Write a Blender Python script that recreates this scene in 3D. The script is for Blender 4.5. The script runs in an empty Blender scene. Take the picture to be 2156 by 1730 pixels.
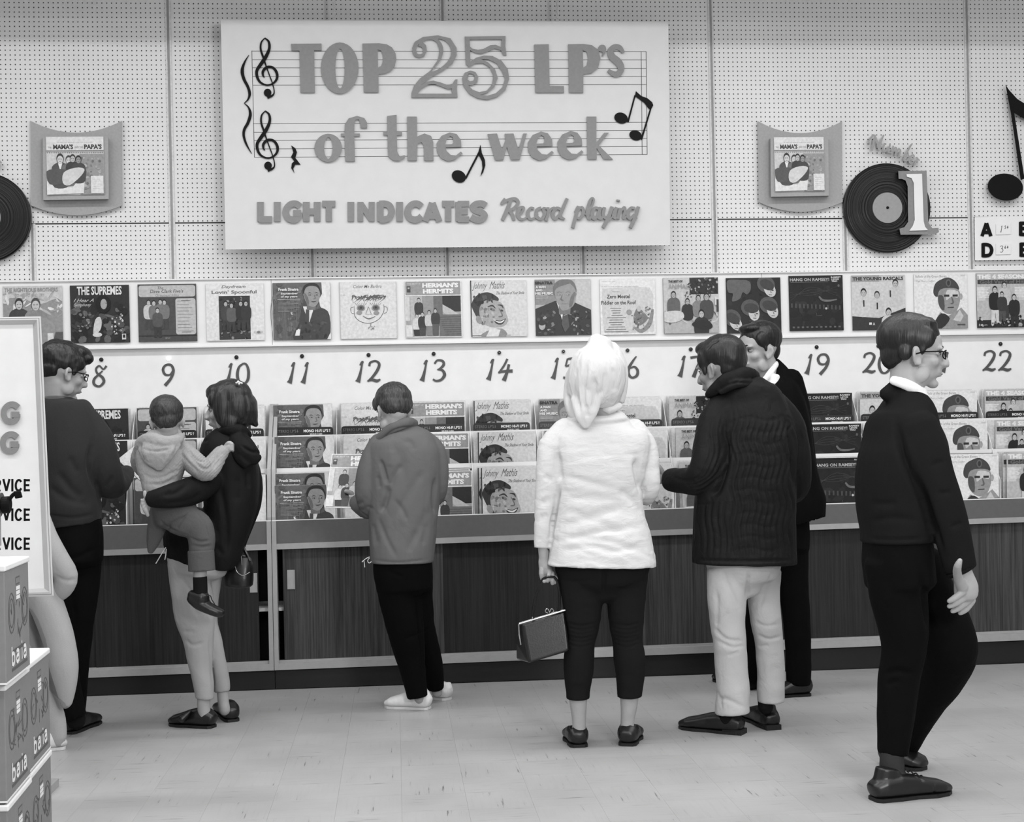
import bpy, bmesh, math, random
import numpy as np
from mathutils import Vector, Matrix
from mathutils.geometry import tessellate_polygon
PI = math.pi
random.seed(7); RNG = np.random.RandomState(11)

# ---------------------------------------------------------------- camera
F = 2900.0; ROLL = 0.0205; YAW = math.atan(F / 34000.0)
PX, PY = 1078.0, 934.0            # principal point in the 2156 x 1730 frame
CAM = Vector((0.0, -7.26, 1.257))
FW = Vector((math.sin(YAW), math.cos(YAW), 0)); RT = Vector((math.cos(YAW), -math.sin(YAW), 0)); UP = Vector((0, 0, 1))
cr, sr = math.cos(ROLL), math.sin(ROLL)
cam = bpy.data.cameras.new('camera'); co = bpy.data.objects.new('camera', cam)
bpy.context.scene.collection.objects.link(co); bpy.context.scene.camera = co
cam.sensor_fit = 'HORIZONTAL'; cam.sensor_width = 36.0; cam.lens = F / 2156.0 * 36.0
cam.shift_y = (PY - 865.0) / 2156.0; cam.clip_end = 100
r_ = RT * cr - UP * sr; u_ = RT * sr + UP * cr      # rolled axes
co.matrix_world = Matrix((( r_.x, u_.x, -FW.x, CAM.x), (r_.y, u_.y, -FW.y, CAM.y), (r_.z, u_.z, -FW.z, CAM.z), (0, 0, 0, 1)))

def ray(px, py):
    a, b = px - PX, -(py - PY)
    u = a * r_.dot(RT) + b * u_.dot(RT); v = a * r_.z + b * u_.z
    return FW + RT * (u / F) + UP * (v / F)
def at(px, py, Y=0.0):
    """the point of the plane y = Y that the camera sees at a pixel of the 2156 x 1730 frame"""
    d = ray(px, py); return CAM + d * ((Y - CAM.y) / d.y)
def floor_at(px, py, z=0.0):
    d = ray(px, py); return CAM + d * ((z - CAM.z) / d.z)
def depth_pt(px, py, t):
    return CAM + ray(px, py) * t
def mpp(Y, px=1078):
    """metres per pixel at a plane"""
    return ((Y - CAM.y) / ray(px, 900).y) / F

# ---------------------------------------------------------------- world, lights, exposure
sc = bpy.context.scene
sc.view_settings.view_transform = 'Standard'; sc.view_settings.look = 'None'
sc.view_settings.gamma = 1.0; sc.view_settings.use_curve_mapping = False
sc.view_settings.exposure = -0.42
w = bpy.data.worlds.new('world'); sc.world = w; w.use_nodes = True
w.node_tree.nodes['Background'].inputs[0].default_value = (1, 1, 1, 1)
w.node_tree.nodes['Background'].inputs[1].default_value = 0.25
def area(name, loc, sx, sy, power, rot=(0, 0, 0)):
    l = bpy.data.lights.new(name, 'AREA'); l.shape = 'RECTANGLE'; l.size = sx; l.size_y = sy; l.energy = power
    o = bpy.data.objects.new(name, l); sc.collection.objects.link(o); o.location = loc; o.rotation_euler = rot; return o
area('ceiling_lamp_row', (0.3, -1.9, 4.15), 9.0, 0.35, 210)
area('ceiling_lamp_row', (0.3, -4.2, 4.15), 9.0, 0.35, 170)
area('ceiling_lamp_row', (0.3, -6.6, 4.15), 9.0, 0.35, 170)
fl = area('flash_lamp', (1.9, -7.3, 2.5), 0.9, 0.9, 150, (math.radians(78), 0, math.radians(8)))

# ---------------------------------------------------------------- mesh helpers
def lin(s):
    s = s / 255.0
    return s / 12.92 if s <= 0.04045 else ((s + 0.055) / 1.055) ** 2.4
class MB:
    def __init__(s): s.v = []; s.f = []; s.c = []; s.smooth = False
    def add(s, verts, faces, col=None):
        n = len(s.v); s.v += [tuple(p) for p in verts]
        for f in faces: s.f.append(tuple(i + n for i in f)); s.c.append(col)
        return s
    def box(s, a, b, col=None, skew=None):
        (x0, y0, z0), (x1, y1, z1) = a, b
        v = [(x0,y0,z0),(x1,y0,z0),(x1,y1,z0),(x0,y1,z0),(x0,y0,z1),(x1,y0,z1),(x1,y1,z1),(x0,y1,z1)]
        return s.add(v, [(0,3,2,1),(4,5,6,7),(0,1,5,4),(1,2,6,5),(2,3,7,6),(3,0,4,7)], col)
    def hexa(s, v, col=None):
        return s.add(v, [(0,3,2,1),(4,5,6,7),(0,1,5,4),(1,2,6,5),(2,3,7,6),(3,0,4,7)], col)
    def prism(s, loops, h0, h1, xf, col=None):
        """loops: outer (and holes) as 2-D lists; xf(a, b, h) -> point"""
        loops = [list(l) for l in loops]
        flat = [p for l in loops for p in l]
        tri = tessellate_polygon([[Vector((p[0], p[1], 0)) for p in l] for l in loops])
        n = len(flat)
        v = [xf(p[0], p[1], h1) for p in flat]
        top = []
        for t in tri:
            a, b, c = (flat[i] for i in t)
            cr_ = (b[0]-a[0])*(c[1]-a[1]) - (b[1]-a[1])*(c[0]-a[0])
            top.append(tuple(t) if cr_ > 0 else tuple(reversed(t)))
        s.add(v, top, col)
        if h0 is None: return s
        v = [xf(p[0], p[1], h0) for p in flat] + v
        fs = []; k = 0
        for l in loops:
            m = len(l)
            for i in range(m):
                j = (i + 1) % m; fs.append((k+i, k+j, n+k+j, n+k+i))
            k += m
        s.add(v, fs, col)
        s.add([xf(p[0], p[1], h0) for p in flat], [tuple(reversed(t)) for t in top], col)
        return s
    def ribbon(s, pts, h0, h1, xf, col=None, sub=6, caps=True):
        """pts: (a, b, width); a smooth stroke of changing width"""
        P = smooth(pts, sub) if sub > 1 else pts
        L, R = [], []
        for i, p in enumerate(P):
            q0 = P[max(i-1, 0)]; q1 = P[min(i+1, len(P)-1)]
            dx, dy = q1[0]-q0[0], q1[1]-q0[1]; l = math.hypot(dx, dy) or 1
            nx, ny = -dy/l, dx/l; wd = p[2] / 2
            L.append((p[0]+nx*wd, p[1]+ny*wd)); R.append((p[0]-nx*wd, p[1]-ny*wd))
        n = len(P)
        v = [xf(*p, h1 + i*1.2e-5) for i, p in enumerate(L)] + [xf(*p, h1 + i*1.2e-5) for i, p in enumerate(R)]
        f = [(i, n+i, n+i+1, i+1) for i in range(n-1)]
        s.add(v, f, col)
        if h0 is not None:
            o = L + R[::-1]
            v = [xf(*p, h0) for p in o] + [xf(*p, h1 - 4e-5) for p in o]; m = len(o)
            s.add(v, [(i, (i+1) % m, m+(i+1) % m, m+i) for i in range(m)], col)
        return s
    def disc(s, cx, cy, rx, ry, h0, h1, xf, col=None, n=24, rot=0):
        c_, s_ = math.cos(rot), math.sin(rot)
        l = [(cx + rx*math.cos(t)*c_ - ry*math.sin(t)*s_, cy + rx*math.cos(t)*s_ + ry*math.sin(t)*c_) for t in [2*PI*i/n for i in range(n)]]
        return s.prism([l], h0, h1, xf, col)
    def tube(s, pts, r, n=8, col=None, closed=False):
        P = [Vector(p) for p in pts]; rr = r if isinstance(r, (list, tuple)) else [r]*len(P)
        v = []; f = []; ref = None
        for i, p in enumerate(P):
            if closed: t = (P[(i+1) % len(P)] - P[i-1]).normalized()
            else: t = (P[min(i+1, len(P)-1)] - P[max(i-1, 0)]).normalized()
            if ref is None: ref = t.orthogonal().normalized()
            a = (ref - t * ref.dot(t)).normalized(); ref = a; b = t.cross(a)
            for k in range(n):
                an = 2*PI*k/n; v.append(p + (a*math.cos(an) + b*math.sin(an)) * rr[i])
        m = len(P)
        for i in range(m if closed else m-1):
            for k in range(n):
                j = (i+1) % m
                f.append((i*n+k, i*n+(k+1) % n, j*n+(k+1) % n, j*n+k))
        if not closed:
            f.append(tuple(reversed(range(n)))); f.append(tuple(range((m-1)*n, m*n)))
        return s.add(v, f, col)
def smooth(pts, sub=6, closed=False):
    """Catmull-Rom through the points (any dimension)"""
    P = [np.array(p, float) for p in pts]; n = len(P); out = []
    for i in range(n if closed else n-1):
        p0 = P[i-1] if (closed or i > 0) else P[0]*2 - P[1]
        p1 = P[i]; p2 = P[(i+1) % n]; p3 = P[(i+2) % n] if (closed or i+2 < n) else p2*2 - p1
        for k in range(sub):
            t = k / sub
            out.append(tuple(0.5*((2*p1) + (-p0+p2)*t + (2*p0-5*p1+4*p2-p3)*t*t + (-p0+3*p1-3*p2+p3)*t**3)))
    if not closed: out.append(tuple(P[-1]))
    return out
def sm(l, sub=5): return smooth(l, sub, True)
def ell(cx, cy, rx, ry, n=32): return [(cx+rx*math.cos(2*PI*i/n), cy+ry*math.sin(2*PI*i/n)) for i in range(n)]

def link(o): sc.collection.objects.link(o); return o
def tag(o, label=None, cat=None, group=None, kind=None):
    if label: o['label'] = label
    if cat: o['category'] = cat
    if group: o['group'] = group
    if kind: o['kind'] = kind
    return o
def mesh_of(name, mb, mats, smooth_=False, org=(0, 0, 0)):
    me = bpy.data.meshes.new(name); o = Vector(org)
    me.from_pydata([tuple(Vector(p) - o) for p in mb.v], [], mb.f)
    mats = mats if isinstance(mats, (list, tuple)) else [mats]
    for m in mats: me.materials.append(m)
    if any(c is not None for c in mb.c):
        at_ = me.color_attributes.new('Col', 'FLOAT_COLOR', 'CORNER')
        buf = []
        for p, c in zip(me.polygons, mb.c):
            g = lin(c if c is not None else 200); buf += [g, g, g, 1.0] * p.loop_total
        at_.data.foreach_set('color', buf)
    if smooth_: me.polygons.foreach_set('use_smooth', [True]*len(me.polygons))
    me.update(); return me
def obj(name, mb, mats, parent=None, org=None, smooth_=False, **kw):
    base = parent.matrix_world.translation if parent is not None else Vector(org or (0, 0, 0))
    if parent is not None: base = Vector(parent['_o'])
    o = link(bpy.data.objects.new(name, mesh_of(name, mb, mats, smooth_, base)))
    o['_o'] = list(base)
    if parent is not None: o.parent = parent
    else: o.location = base
    tag(o, kw.get('label'), kw.get('cat'), kw.get('group'), kw.get('kind'))
    return o
def thing(name, loc, label, cat, group=None):
    o = link(bpy.data.objects.new(name, None)); o.location = loc; o['_o'] = list(loc); o.empty_display_size = 0.1
    return tag(o, label, cat, group)
def bevel(o, w=0.003, seg=2):
    m = o.modifiers.new('bevel', 'BEVEL'); m.width = w; m.segments = seg; m.limit_method = 'ANGLE'; return o

# ---------------------------------------------------------------- materials
def nt(name):
    m = bpy.data.materials.new(name); m.use_nodes = True
    t = m.node_tree; b = t.nodes['Principled BSDF']; return m, t, b
def N(t, typ, **kw):
    n = t.nodes.new(typ)
    for k, v in kw.items():
        if k.startswith('i_'): n.inputs[int(k[2:]) if k[2:].isdigit() else k[2:].replace('_', ' ')].default_value = v
        else: setattr(n, k, v)
    return n
def ramp(t, stops):
    n = t.nodes.new('ShaderNodeValToRGB'); e = n.color_ramp.elements
    while len(e) < len(stops): e.new(0.5)
    for k, (p, g) in zip(e, stops): k.position = p; k.color = (g, g, g, 1)
    return n
def mapping(t, scale, rot=(0, 0, 0), coord='Object'):
    c = t.nodes.new('ShaderNodeTexCoord'); m = t.nodes.new('ShaderNodeMapping')
    m.inputs['Scale'].default_value = scale; m.inputs['Rotation'].default_value = rot
    t.links.new(c.outputs[coord], m.inputs[0]); return m
def simple(name, g, rough=0.6, spec=0.4, var=0.08, vscale=12, bump=0.0, bscale=200, bsc3=None, bdist=0.002, metal=0.0, sheen=0.0, distort=0.0):
    """one grey with a little uneven tone and, if asked, fine relief"""
    m, t, b = nt(name); L = t.links.new
    b.inputs['Roughness'].default_value = rough; b.inputs['Specular IOR Level'].default_value = spec
    b.inputs['Metallic'].default_value = metal; b.inputs['Sheen Weight'].default_value = sheen
    v = lin(g)
    mp = mapping(t, (1, 1, 1)); n = N(t, 'ShaderNodeTexNoise', i_Scale=vscale, i_Detail=5.0); L(mp.outputs[0], n.inputs['Vector'])
    r = ramp(t, [(0.3, v*(1-var)), (0.7, min(1, v*(1+var)))]); L(n.outputs[0], r.inputs[0]); L(r.outputs[0], b.inputs['Base Color'])
    if bump:
        mp2 = mapping(t, bsc3 or (1, 1, 1)); n2 = N(t, 'ShaderNodeTexNoise', i_Scale=bscale, i_Detail=4.0, i_Distortion=distort); L(mp2.outputs[0], n2.inputs['Vector'])
        bp = N(t, 'ShaderNodeBump', i_Strength=bump, i_Distance=bdist); L(n2.outputs[0], bp.inputs['Height']); L(bp.outputs[0], b.inputs['Normal'])
    return m
M = {}
M['white'] = simple('white_paint', 226, 0.55, 0.3, 0.02)
M['signwhite'] = simple('white_sign_paint', 206, 0.6, 0.2, 0.02)
M['white2'] = simple('white_card', 228, 0.6, 0.3, 0.03)
M['letter'] = simple('grey_letter_paint', 133, 0.7, 0.2, 0.05, 60)
M['letter2'] = simple('pale_grey_letter_paint', 150, 0.7, 0.2, 0.05, 60)
M['black'] = simple('black_paint', 9, 0.6, 0.15, 0.1)
M['line'] = simple('thin_black_ink', 70, 0.7, 0.2)
M['metal'] = simple('brushed_aluminium', 165, 0.38, 0.5, 0.05, 30, metal=0.25)
M['metal_d'] = simple('dark_metal_gap', 60, 0.6)
M['panel'] = simple('grey_laminate', 92, 0.55, 0.3, 0.05, 40)
M['kick'] = simple('black_rubber_base', 26, 0.45, 0.4, 0.15, 6)
M['inside'] = simple('dark_cabinet_inside', 22, 0.8)
M['card'] = simple('black_divider_card', 34, 0.4, 0.4)
M['edge'] = simple('sleeve_edge', 205, 0.6, 0.3, 0.15, 90)
M['shield'] = simple('grey_felt_board', 160, 0.85, 0.1, 0.06, 80)
M['chrome'] = simple('chrome', 200, 0.2, 0.5, metal=0.9)
M['lamp_off'] = simple('dark_indicator_lamp', 35, 0.25, 0.5)
def print_mat():
    m, t, b = nt('printed_paper'); L = t.links.new
    a = N(t, 'ShaderNodeVertexColor', layer_name='Col')
    mp = mapping(t, (1, 1, 1)); n = N(t, 'ShaderNodeTexNoise', i_Scale=70.0, i_Detail=6.0); L(mp.outputs[0], n.inputs['Vector'])
    r = ramp(t, [(0.3, 0.72), (0.7, 1.0)]); L(n.outputs[0], r.inputs[0])
    mx = N(t, 'ShaderNodeMix', data_type='RGBA', blend_type='MULTIPLY'); mx.inputs[0].default_value = 0.8
    L(a.outputs[0], mx.inputs[6]); L(r.outputs[0], mx.inputs[7]); L(mx.outputs[2], b.inputs['Base Color'])
    b.inputs['Roughness'].default_value = 0.42; b.inputs['Specular IOR Level'].default_value = 0.3
    return m
M['print'] = print_mat()
def wood(name, g0, g1):
    m, t, b = nt(name); L = t.links.new
    mp = mapping(t, (1, 1, 0.02)); n = N(t, 'ShaderNodeTexNoise', i_Scale=95.0, i_Detail=6.0, i_Roughness=0.7, i_Distortion=0.25); L(mp.outputs[0], n.inputs['Vector'])
    mp2 = mapping(t, (1, 1, 0.09)); n2 = N(t, 'ShaderNodeTexNoise', i_Scale=14.0, i_Detail=3.0, i_Distortion=0.8); L(mp2.outputs[0], n2.inputs['Vector'])
    w_ = N(t, 'ShaderNodeMath', operation='MULTIPLY_ADD'); w_.inputs[1].default_value = 0.35; L(n2.outputs[0], w_.inputs[0]); L(n.outputs[0], w_.inputs[2])
    r = ramp(t, [(0.5, lin(g0)), (0.85, lin(g1))]); L(w_.outputs[0], r.inputs[0]); L(r.outputs[0], b.inputs['Base Color'])
    b.inputs['Roughness'].default_value = 0.5; b.inputs['Specular IOR Level'].default_value = 0.3
    bp = N(t, 'ShaderNodeBump', i_Strength=0.25, i_Distance=0.001); L(n.outputs[0], bp.inputs['Height']); L(bp.outputs[0], b.inputs['Normal'])
    return m
M['wood'] = wood('brown_grained_door', 34, 74); M['wood_d'] = wood('dark_grained_door', 18, 42)
def pegboard():
    m, t, b = nt('painted_pegboard'); L = t.links.new
    c = t.nodes.new('ShaderNodeTexCoord'); sp = t.nodes.new('ShaderNodeSeparateXYZ'); L(c.outputs['Object'], sp.inputs[0])
    def cell(out):
        a = N(t, 'ShaderNodeMath', operation='DIVIDE'); a.inputs[1].default_value = 0.0262; L(out, a.inputs[0])
        f = N(t, 'ShaderNodeMath', operation='FRACT'); L(a.outputs[0], f.inputs[0])
        s_ = N(t, 'ShaderNodeMath', operation='SUBTRACT'); s_.inputs[1].default_value = 0.5; L(f.outputs[0], s_.inputs[0])
        q = N(t, 'ShaderNodeMath', operation='POWER'); q.inputs[1].default_value = 2.0
        ab = N(t, 'ShaderNodeMath', operation='ABSOLUTE'); L(s_.outputs[0], ab.inputs[0]); L(ab.outputs[0], q.inputs[0]); return q
    x, z = cell(sp.outputs[0]), cell(sp.outputs[2])
    s_ = N(t, 'ShaderNodeMath', operation='ADD'); L(x.outputs[0], s_.inputs[0]); L(z.outputs[0], s_.inputs[1])
    r = N(t, 'ShaderNodeMapRange'); r.inputs[1].default_value = 0.010; r.inputs[2].default_value = 0.026; L(s_.outputs[0], r.inputs[0])
    n = N(t, 'ShaderNodeTexNoise', i_Scale=3.0, i_Detail=5.0); L(c.outputs['Object'], n.inputs['Vector'])
    v = ramp(t, [(0.3, lin(216)), (0.7, lin(224))]); L(n.outputs[0], v.inputs[0])
    mx = N(t, 'ShaderNodeMix', data_type='RGBA'); L(r.outputs[0], mx.inputs[0]); mx.inputs[6].default_value = (0.03, 0.03, 0.03, 1); L(v.outputs[0], mx.inputs[7])
    L(mx.outputs[2], b.inputs['Base Color']); b.inputs['Roughness'].default_value = 0.6; b.inputs['Specular IOR Level'].default_value = 0.25
    bp = N(t, 'ShaderNodeBump', i_Strength=0.5, i_Distance=0.003); L(r.outputs[0], bp.inputs['Height']); L(bp.outputs[0], b.inputs['Normal'])
    return m
M['peg'] = pegboard()
def tile_mat(name, rot):
    m, t, b = nt(name); L = t.links.new
    c = t.nodes.new('ShaderNodeTexCoord'); oi = t.nodes.new('ShaderNodeObjectInfo')
    geo = t.nodes.new('ShaderNodeNewGeometry')
    sx = (4.2, 75.0, 1.0) if not rot else (75.0, 4.2, 1.0)
    mp = t.nodes.new('ShaderNodeMapping'); mp.inputs['Scale'].default_value = sx; L(geo.outputs['Position'], mp.inputs[0])
    n = N(t, 'ShaderNodeTexNoise', i_Scale=1.0, i_Detail=4.0, i_Roughness=0.6); L(mp.outputs[0], n.inputs['Vector'])
    n2 = N(t, 'ShaderNodeTexNoise', i_Scale=2.6, i_Detail=5.0); L(geo.outputs['Position'], n2.inputs['Vector'])
    streak = ramp(t, [(0.0, 0.25), (0.31, 0.45), (0.355, 0.94), (0.48, 0.985), (1.0, 1.02)]); L(n.outputs[0], streak.inputs[0])
    base = ramp(t, [(0.3, lin(160)), (0.7, lin(172))]); L(n2.outputs[0], base.inputs[0])
    mx = N(t, 'ShaderNodeMix', data_type='RGBA', blend_type='MULTIPLY'); mx.inputs[0].default_value = 1.0
    L(base.outputs[0], mx.inputs[6]); L(streak.outputs[0], mx.inputs[7])
    hv = N(t, 'ShaderNodeMapRange'); hv.inputs[3].default_value = 0.975; hv.inputs[4].default_value = 1.02; L(oi.outputs['Random'], hv.inputs[0])
    mm = N(t, 'ShaderNodeMix', data_type='RGBA', blend_type='MULTIPLY'); mm.inputs[0].default_value = 1.0
    L(mx.outputs[2], mm.inputs[6]); L(hv.outputs[0], mm.inputs[7]); L(mm.outputs[2], b.inputs['Base Color'])
    b.inputs['Roughness'].default_value = 0.42; b.inputs['Specular IOR Level'].default_value = 0.35
    return m
M['tile_a'] = tile_mat('vinyl_tile_streaks_across', False); M['tile_b'] = tile_mat('vinyl_tile_streaks_along', True)
M['grout'] = simple('floor_joint', 150, 0.8)

# ================================================================ THE SETTING
def plane_xf(Y):
    """(pixel x, -pixel y, height above plane towards the viewer)"""
    return lambda a, b, h: at(a, -b, Y - h)
def pxq(l): return [(x, -y) for x, y in l]
WALL = 0.50
T = 0.2286
floor = MB().box((-7, -9.5, -0.06), (9, 0.6, -0.004), None)
floor_o = obj('floor', floor, M['grout'], kind='structure')
cells = []
for j in range(-46, 3):
    for i in range(-31, 40):
        cx, cy = (i + .5) * T, (j + .5) * T
        if cy > 0.05: continue
        d = Vector((cx, cy, 0)) - CAM; t = d.dot(FW)
        vis = False
        if t > 2.5:
            u = d.dot(RT) / t * F; v = -CAM.z / t * F
            sx = 1078 + u * cr - v * -sr * -1; sy = 934 - v + u * -sr
            vis = -70 < sx < 2230 and sy < 1775
        cells.append((not vis, t if t > 0 else 99, i, j))
cells.sort()
tile_me = {}
for k in (0, 1):
    g = 0.0002; h = T/2 - g
    mb = MB(); mb.box((-h, -h, -0.004), (h, h, 0.0))
    tile_me[k] = mesh_of('floor_tile', mb, M['tile_a' if k else 'tile_b'])
rest = {0: MB(), 1: MB()}
for n, (nv, t, i, j) in enumerate(cells):
    k = (i + j) & 1
    if n < 300 and not nv:
        o = link(bpy.data.objects.new('floor_tile', tile_me[k])); o.parent = floor_o; o.location = ((i+.5)*T, (j+.5)*T, 0)
    else:
        rest[k].box((i*T+.0004, j*T+.0004, -0.004), ((i+1)*T-.0004, (j+1)*T-.0004, 0))
for k in (0, 1): obj('far_floor_tiles', rest[k], M['tile_a' if k else 'tile_b'], floor_o, kind='stuff')

# pegboard wall: recessed backing, one object per board, metal strips in the seams
wall = obj('wall_back', MB().box((-6, WALL+.012, 0), (8, WALL+.1, 4.3)), M['metal_d'], kind='structure')
def peg(x0, x1, ztop, zbot, Xs=None):
    obj('pegboard_panel', MB().box((x0, WALL, zbot), (x1, WALL+.011, ztop)), M['peg'], wall)
def wx(px, py=400): return at(px, py, WALL).x
seamz = at(1600, 461, WALL).z
up = [-5.5, wx(361)-1.52*2, wx(361)-1.52, wx(361), wx(939), wx(1503), wx(2042), wx(2042)+1.5, 7.5]
for a_, b_ in zip(up, up[1:]): peg(a_+.006, b_-.006, 4.25, seamz+.004)
lo = [-5.5, wx(361)-1.52, wx(69, 520), wx(366, 520), wx(658, 560), wx(943, 560), wx(1228, 560), wx(1504, 520), wx(1780, 520), wx(2045, 520), wx(2045)+.75, 7.5]
for a_, b_ in zip(lo, lo[1:]): peg(a_+.006, b_-.006, seamz-.004, .02)
def strip(x, z0, z1, name='seam_strip'):
    m = MB()
    for s in (-1, 1): m.box((x+s*.0115-.005, WALL-.006, z0), (x+s*.0115+.005, WALL+.002, z1))
    obj(name, m, M['edge'], wall)
    obj('seam_groove', MB().box((x-.007, WALL-.002, z0), (x+.007, WALL+.004, z1)), M['metal_d2'], wall)
M['metal_d2'] = simple('seam_grey_gap', 146, 0.6)  # even mid-grey of the grooves between the seam strips and along the signboard frame
for x in up[3:-1]: strip(x, 1.5, 4.25)
for x in lo[2:-1]:
    if min(abs(x-y) for y in up) > .1: strip(x, 1.5, seamz)
obj('ceiling', MB().box((-6, -9.5, 4.25), (8, .6, 4.35)), M['white'], kind='structure')
obj('trim_1', MB().box((-6, -.34, 3.74), (8, -.28, 4.25)), M['white'], kind='structure')   # lamp cove fascia that shades the wall top
obj('wall_left', MB().box((-6.1, -9.5, 0), (-6, .6, 4.3)), M['white2'], kind='structure')
obj('wall_right', MB().box((8, -9.5, 0), (8.1, .6, 4.3)), M['white2'], kind='structure')
obj('wall_front', MB().box((-6, -9.6, 0), (8, -9.5, 4.3)), M['white2'], kind='structure')

# ================================================================ THE RECORD COUNTER
def slab(x0, x1, y0, y1, zc, zd, mb=None):
    """box whose bottom/top heights zc, zd are functions of x"""
    mb = mb or MB()
    return mb.hexa([(x0,y0,zc(x0)),(x1,y0,zc(x1)),(x1,y1,zc(x1)),(x0,y1,zc(x0)),(x0,y0,zd(x0)),(x1,y0,zd(x1)),(x1,y1,zd(x1)),(x0,y1,zd(x0))])
def zl(pa, pb, Y):
    A, B = at(*pa, Y), at(*pb, Y)
    return lambda x: A.z + (B.z - A.z) * (x - A.x) / (B.x - A.x)
z_pt = zl((230, 1107), (2150, 1049), 0)       # top of grey front panel
z_pb = zl((230, 1157), (2150, 1088), 0)       # its foot = top of rail
z_rb = zl((230, 1169), (2150, 1099), 0)       # foot of rail
z_bt = zl((230, 1410), (2150, 1332), 0)       # top of bottom rail
z_bb = zl((230, 1424), (2150, 1347), 0)
xs_ = [-4.6, at(573.5, 1200, 0).x, 6.6]
G_BIN = 'record bins'
counters = []
for ci, (xa, xb) in enumerate(zip(xs_, xs_[1:])):
    lab = ['low record counter with dark sliding doors, ending behind the dark-haired woman',
           'long record counter with brown sliding doors and a metal post at its near end'][ci]
    c = thing('record_counter', ((xa+xb)/2, .2, 0), lab, 'counter', 'store record counters'); counters.append(c)
    a0, b0 = xa+.0015, xb-.0015
    kick_t = lambda x: z_bb(x)
    obj('toe_kick', slab(a0, b0, .03, .05, lambda x: 0, kick_t), M['kick'], c)
    obj('front_panel', slab(a0, b0, 0, .018, z_pb, z_pt), M['panel'], c)
    obj('panel_edge', slab(a0, b0, -.001, .02, z_pt, lambda x: z_pt(x)+.004), M['white'], c)
    obj('top_rail', slab(a0, b0, -.012, .02, z_rb, z_pb), M['metal'], c)
    obj('bottom_rail', slab(a0, b0, -.012, .03, z_bb, z_bt), M['metal'], c)
    obj('door_track', slab(a0, b0, .012, .03, z_bt, lambda x: z_bt(x)+.012), M['metal'], c)
    obj('carcass_back', slab(a0, b0, .40, .42, lambda x: z_bb(x), z_pb), M['inside'], c)
    obj('cabinet_shelf', slab(a0, b0, .06, .38, lambda x: z_bb(x)+.30, lambda x: z_bb(x)+.318), M['edge'], c)
    obj('cabinet_floor', slab(a0, b0, .03, .40, lambda x: z_bb(x)-.01, lambda x: z_bb(x)), M['inside'], c)
    for s, px_ in ((1, xa), (-1, xb)):
        e = px_ + s*.0015
        lo_, hi_ = min(e, e+s*.023), max(e, e+s*.023)
        obj('end_post', slab(lo_, hi_, -.014, .05, z_bb, z_pt), M['metal'], c)
    # rack: white shell with three steps
    r0, r1 = (a0, b0-.021) if ci == 0 else (a0+.021, b0)
    def step(name, y0, y1, za, zb): obj(name, slab(r0, r1, y0, y1, za, zb), M['white'], c)
    o1, o2, o3 = .36, .17, .02
    step('bin_floor', .02, .12, lambda x: z_pt(x)-.075, lambda x: z_pt(x)-.065)
    step('bin_step', .118, .124, lambda x: z_pt(x)-.07, lambda x: z_pt(x)+.272)
    step('bin_floor', .124, .22, lambda x: z_pt(x)+.10, lambda x: z_pt(x)+.11)
    step('bin_step', .218, .224, lambda x: z_pt(x)+.10, lambda x: z_pt(x)+.445)
    step('bin_floor', .224, .34, lambda x: z_pt(x)+.27, lambda x: z_pt(x)+.28)
    step('back_board', .335, .36, lambda x: z_pt(x)+.10, lambda x: z_pt(x)+.62)
cL, cR = counters
# sloping ends of the rack beside the metal posts
for c, x0, s in ((cL, xs_[1]-.0015, -1), (cR, xs_[1]+.0015, 1)):
    za = z_pt(x0)
    prof = [(.0, za), (.0, za+.02), (.05, za+.27), (.30, za+.62), (.34, za+.62), (.34, za)]
    xa_, xb_ = (x0, x0+s*.02)
    m = MB(); m.prism([prof], min(xa_, xb_), max(xa_, xb_), lambda a, b, h: (h, a, b)); obj('rack_end', m, M['metal'], c)
# sliding doors
def door(c, pxa, pxb, y, mat, handle=None):
    xa, xb = at(pxa, 1270, y).x, at(pxb, 1270, y).x
    d = obj('sliding_door', slab(xa, xb, y, y+.012, lambda x: z_bt(x)+.004, lambda x: z_rb(x)+.01), mat, c)
    if handle:
        hx, hz0, hz1 = handle; A, B = at(hx-7.5, hz1, y), at(hx+7.5, hz0, y)
        m = MB(); m.box((A.x, y-.004, A.z), (B.x, y+.002, B.z)); m.box((B.x-.004, y-.008, A.z), (B.x, y-.003, B.z)); m.box((A.x, y-.006, A.z), (A.x+.003, y-.003, B.z))
        obj('recessed_handle', m, M['metal'], d, label='small silver finger pull')
door(cL, 200, 545, .018, M['wood_d'], (534, 1206, 1247)); door(cL, -140, 215, .034, M['wood_d']); door(cL, -480, -120, .018, M['wood'])
door(cR, 597, 934, .018, M['wood'], (613, 1199, 1240)); door(cR, 928, 1300, .034, M['wood_d']); door(cR, 1296, 1640, .018, M['wood']); door(cR, 1630, 1950, .034, M['wood_d']); door(cR, 1945, 2260, .018, M['wood']); door(cR, 2250, 2600, .034, M['wood_d']); door(cR, 2590, 3000, .018, M['wood'])

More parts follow.
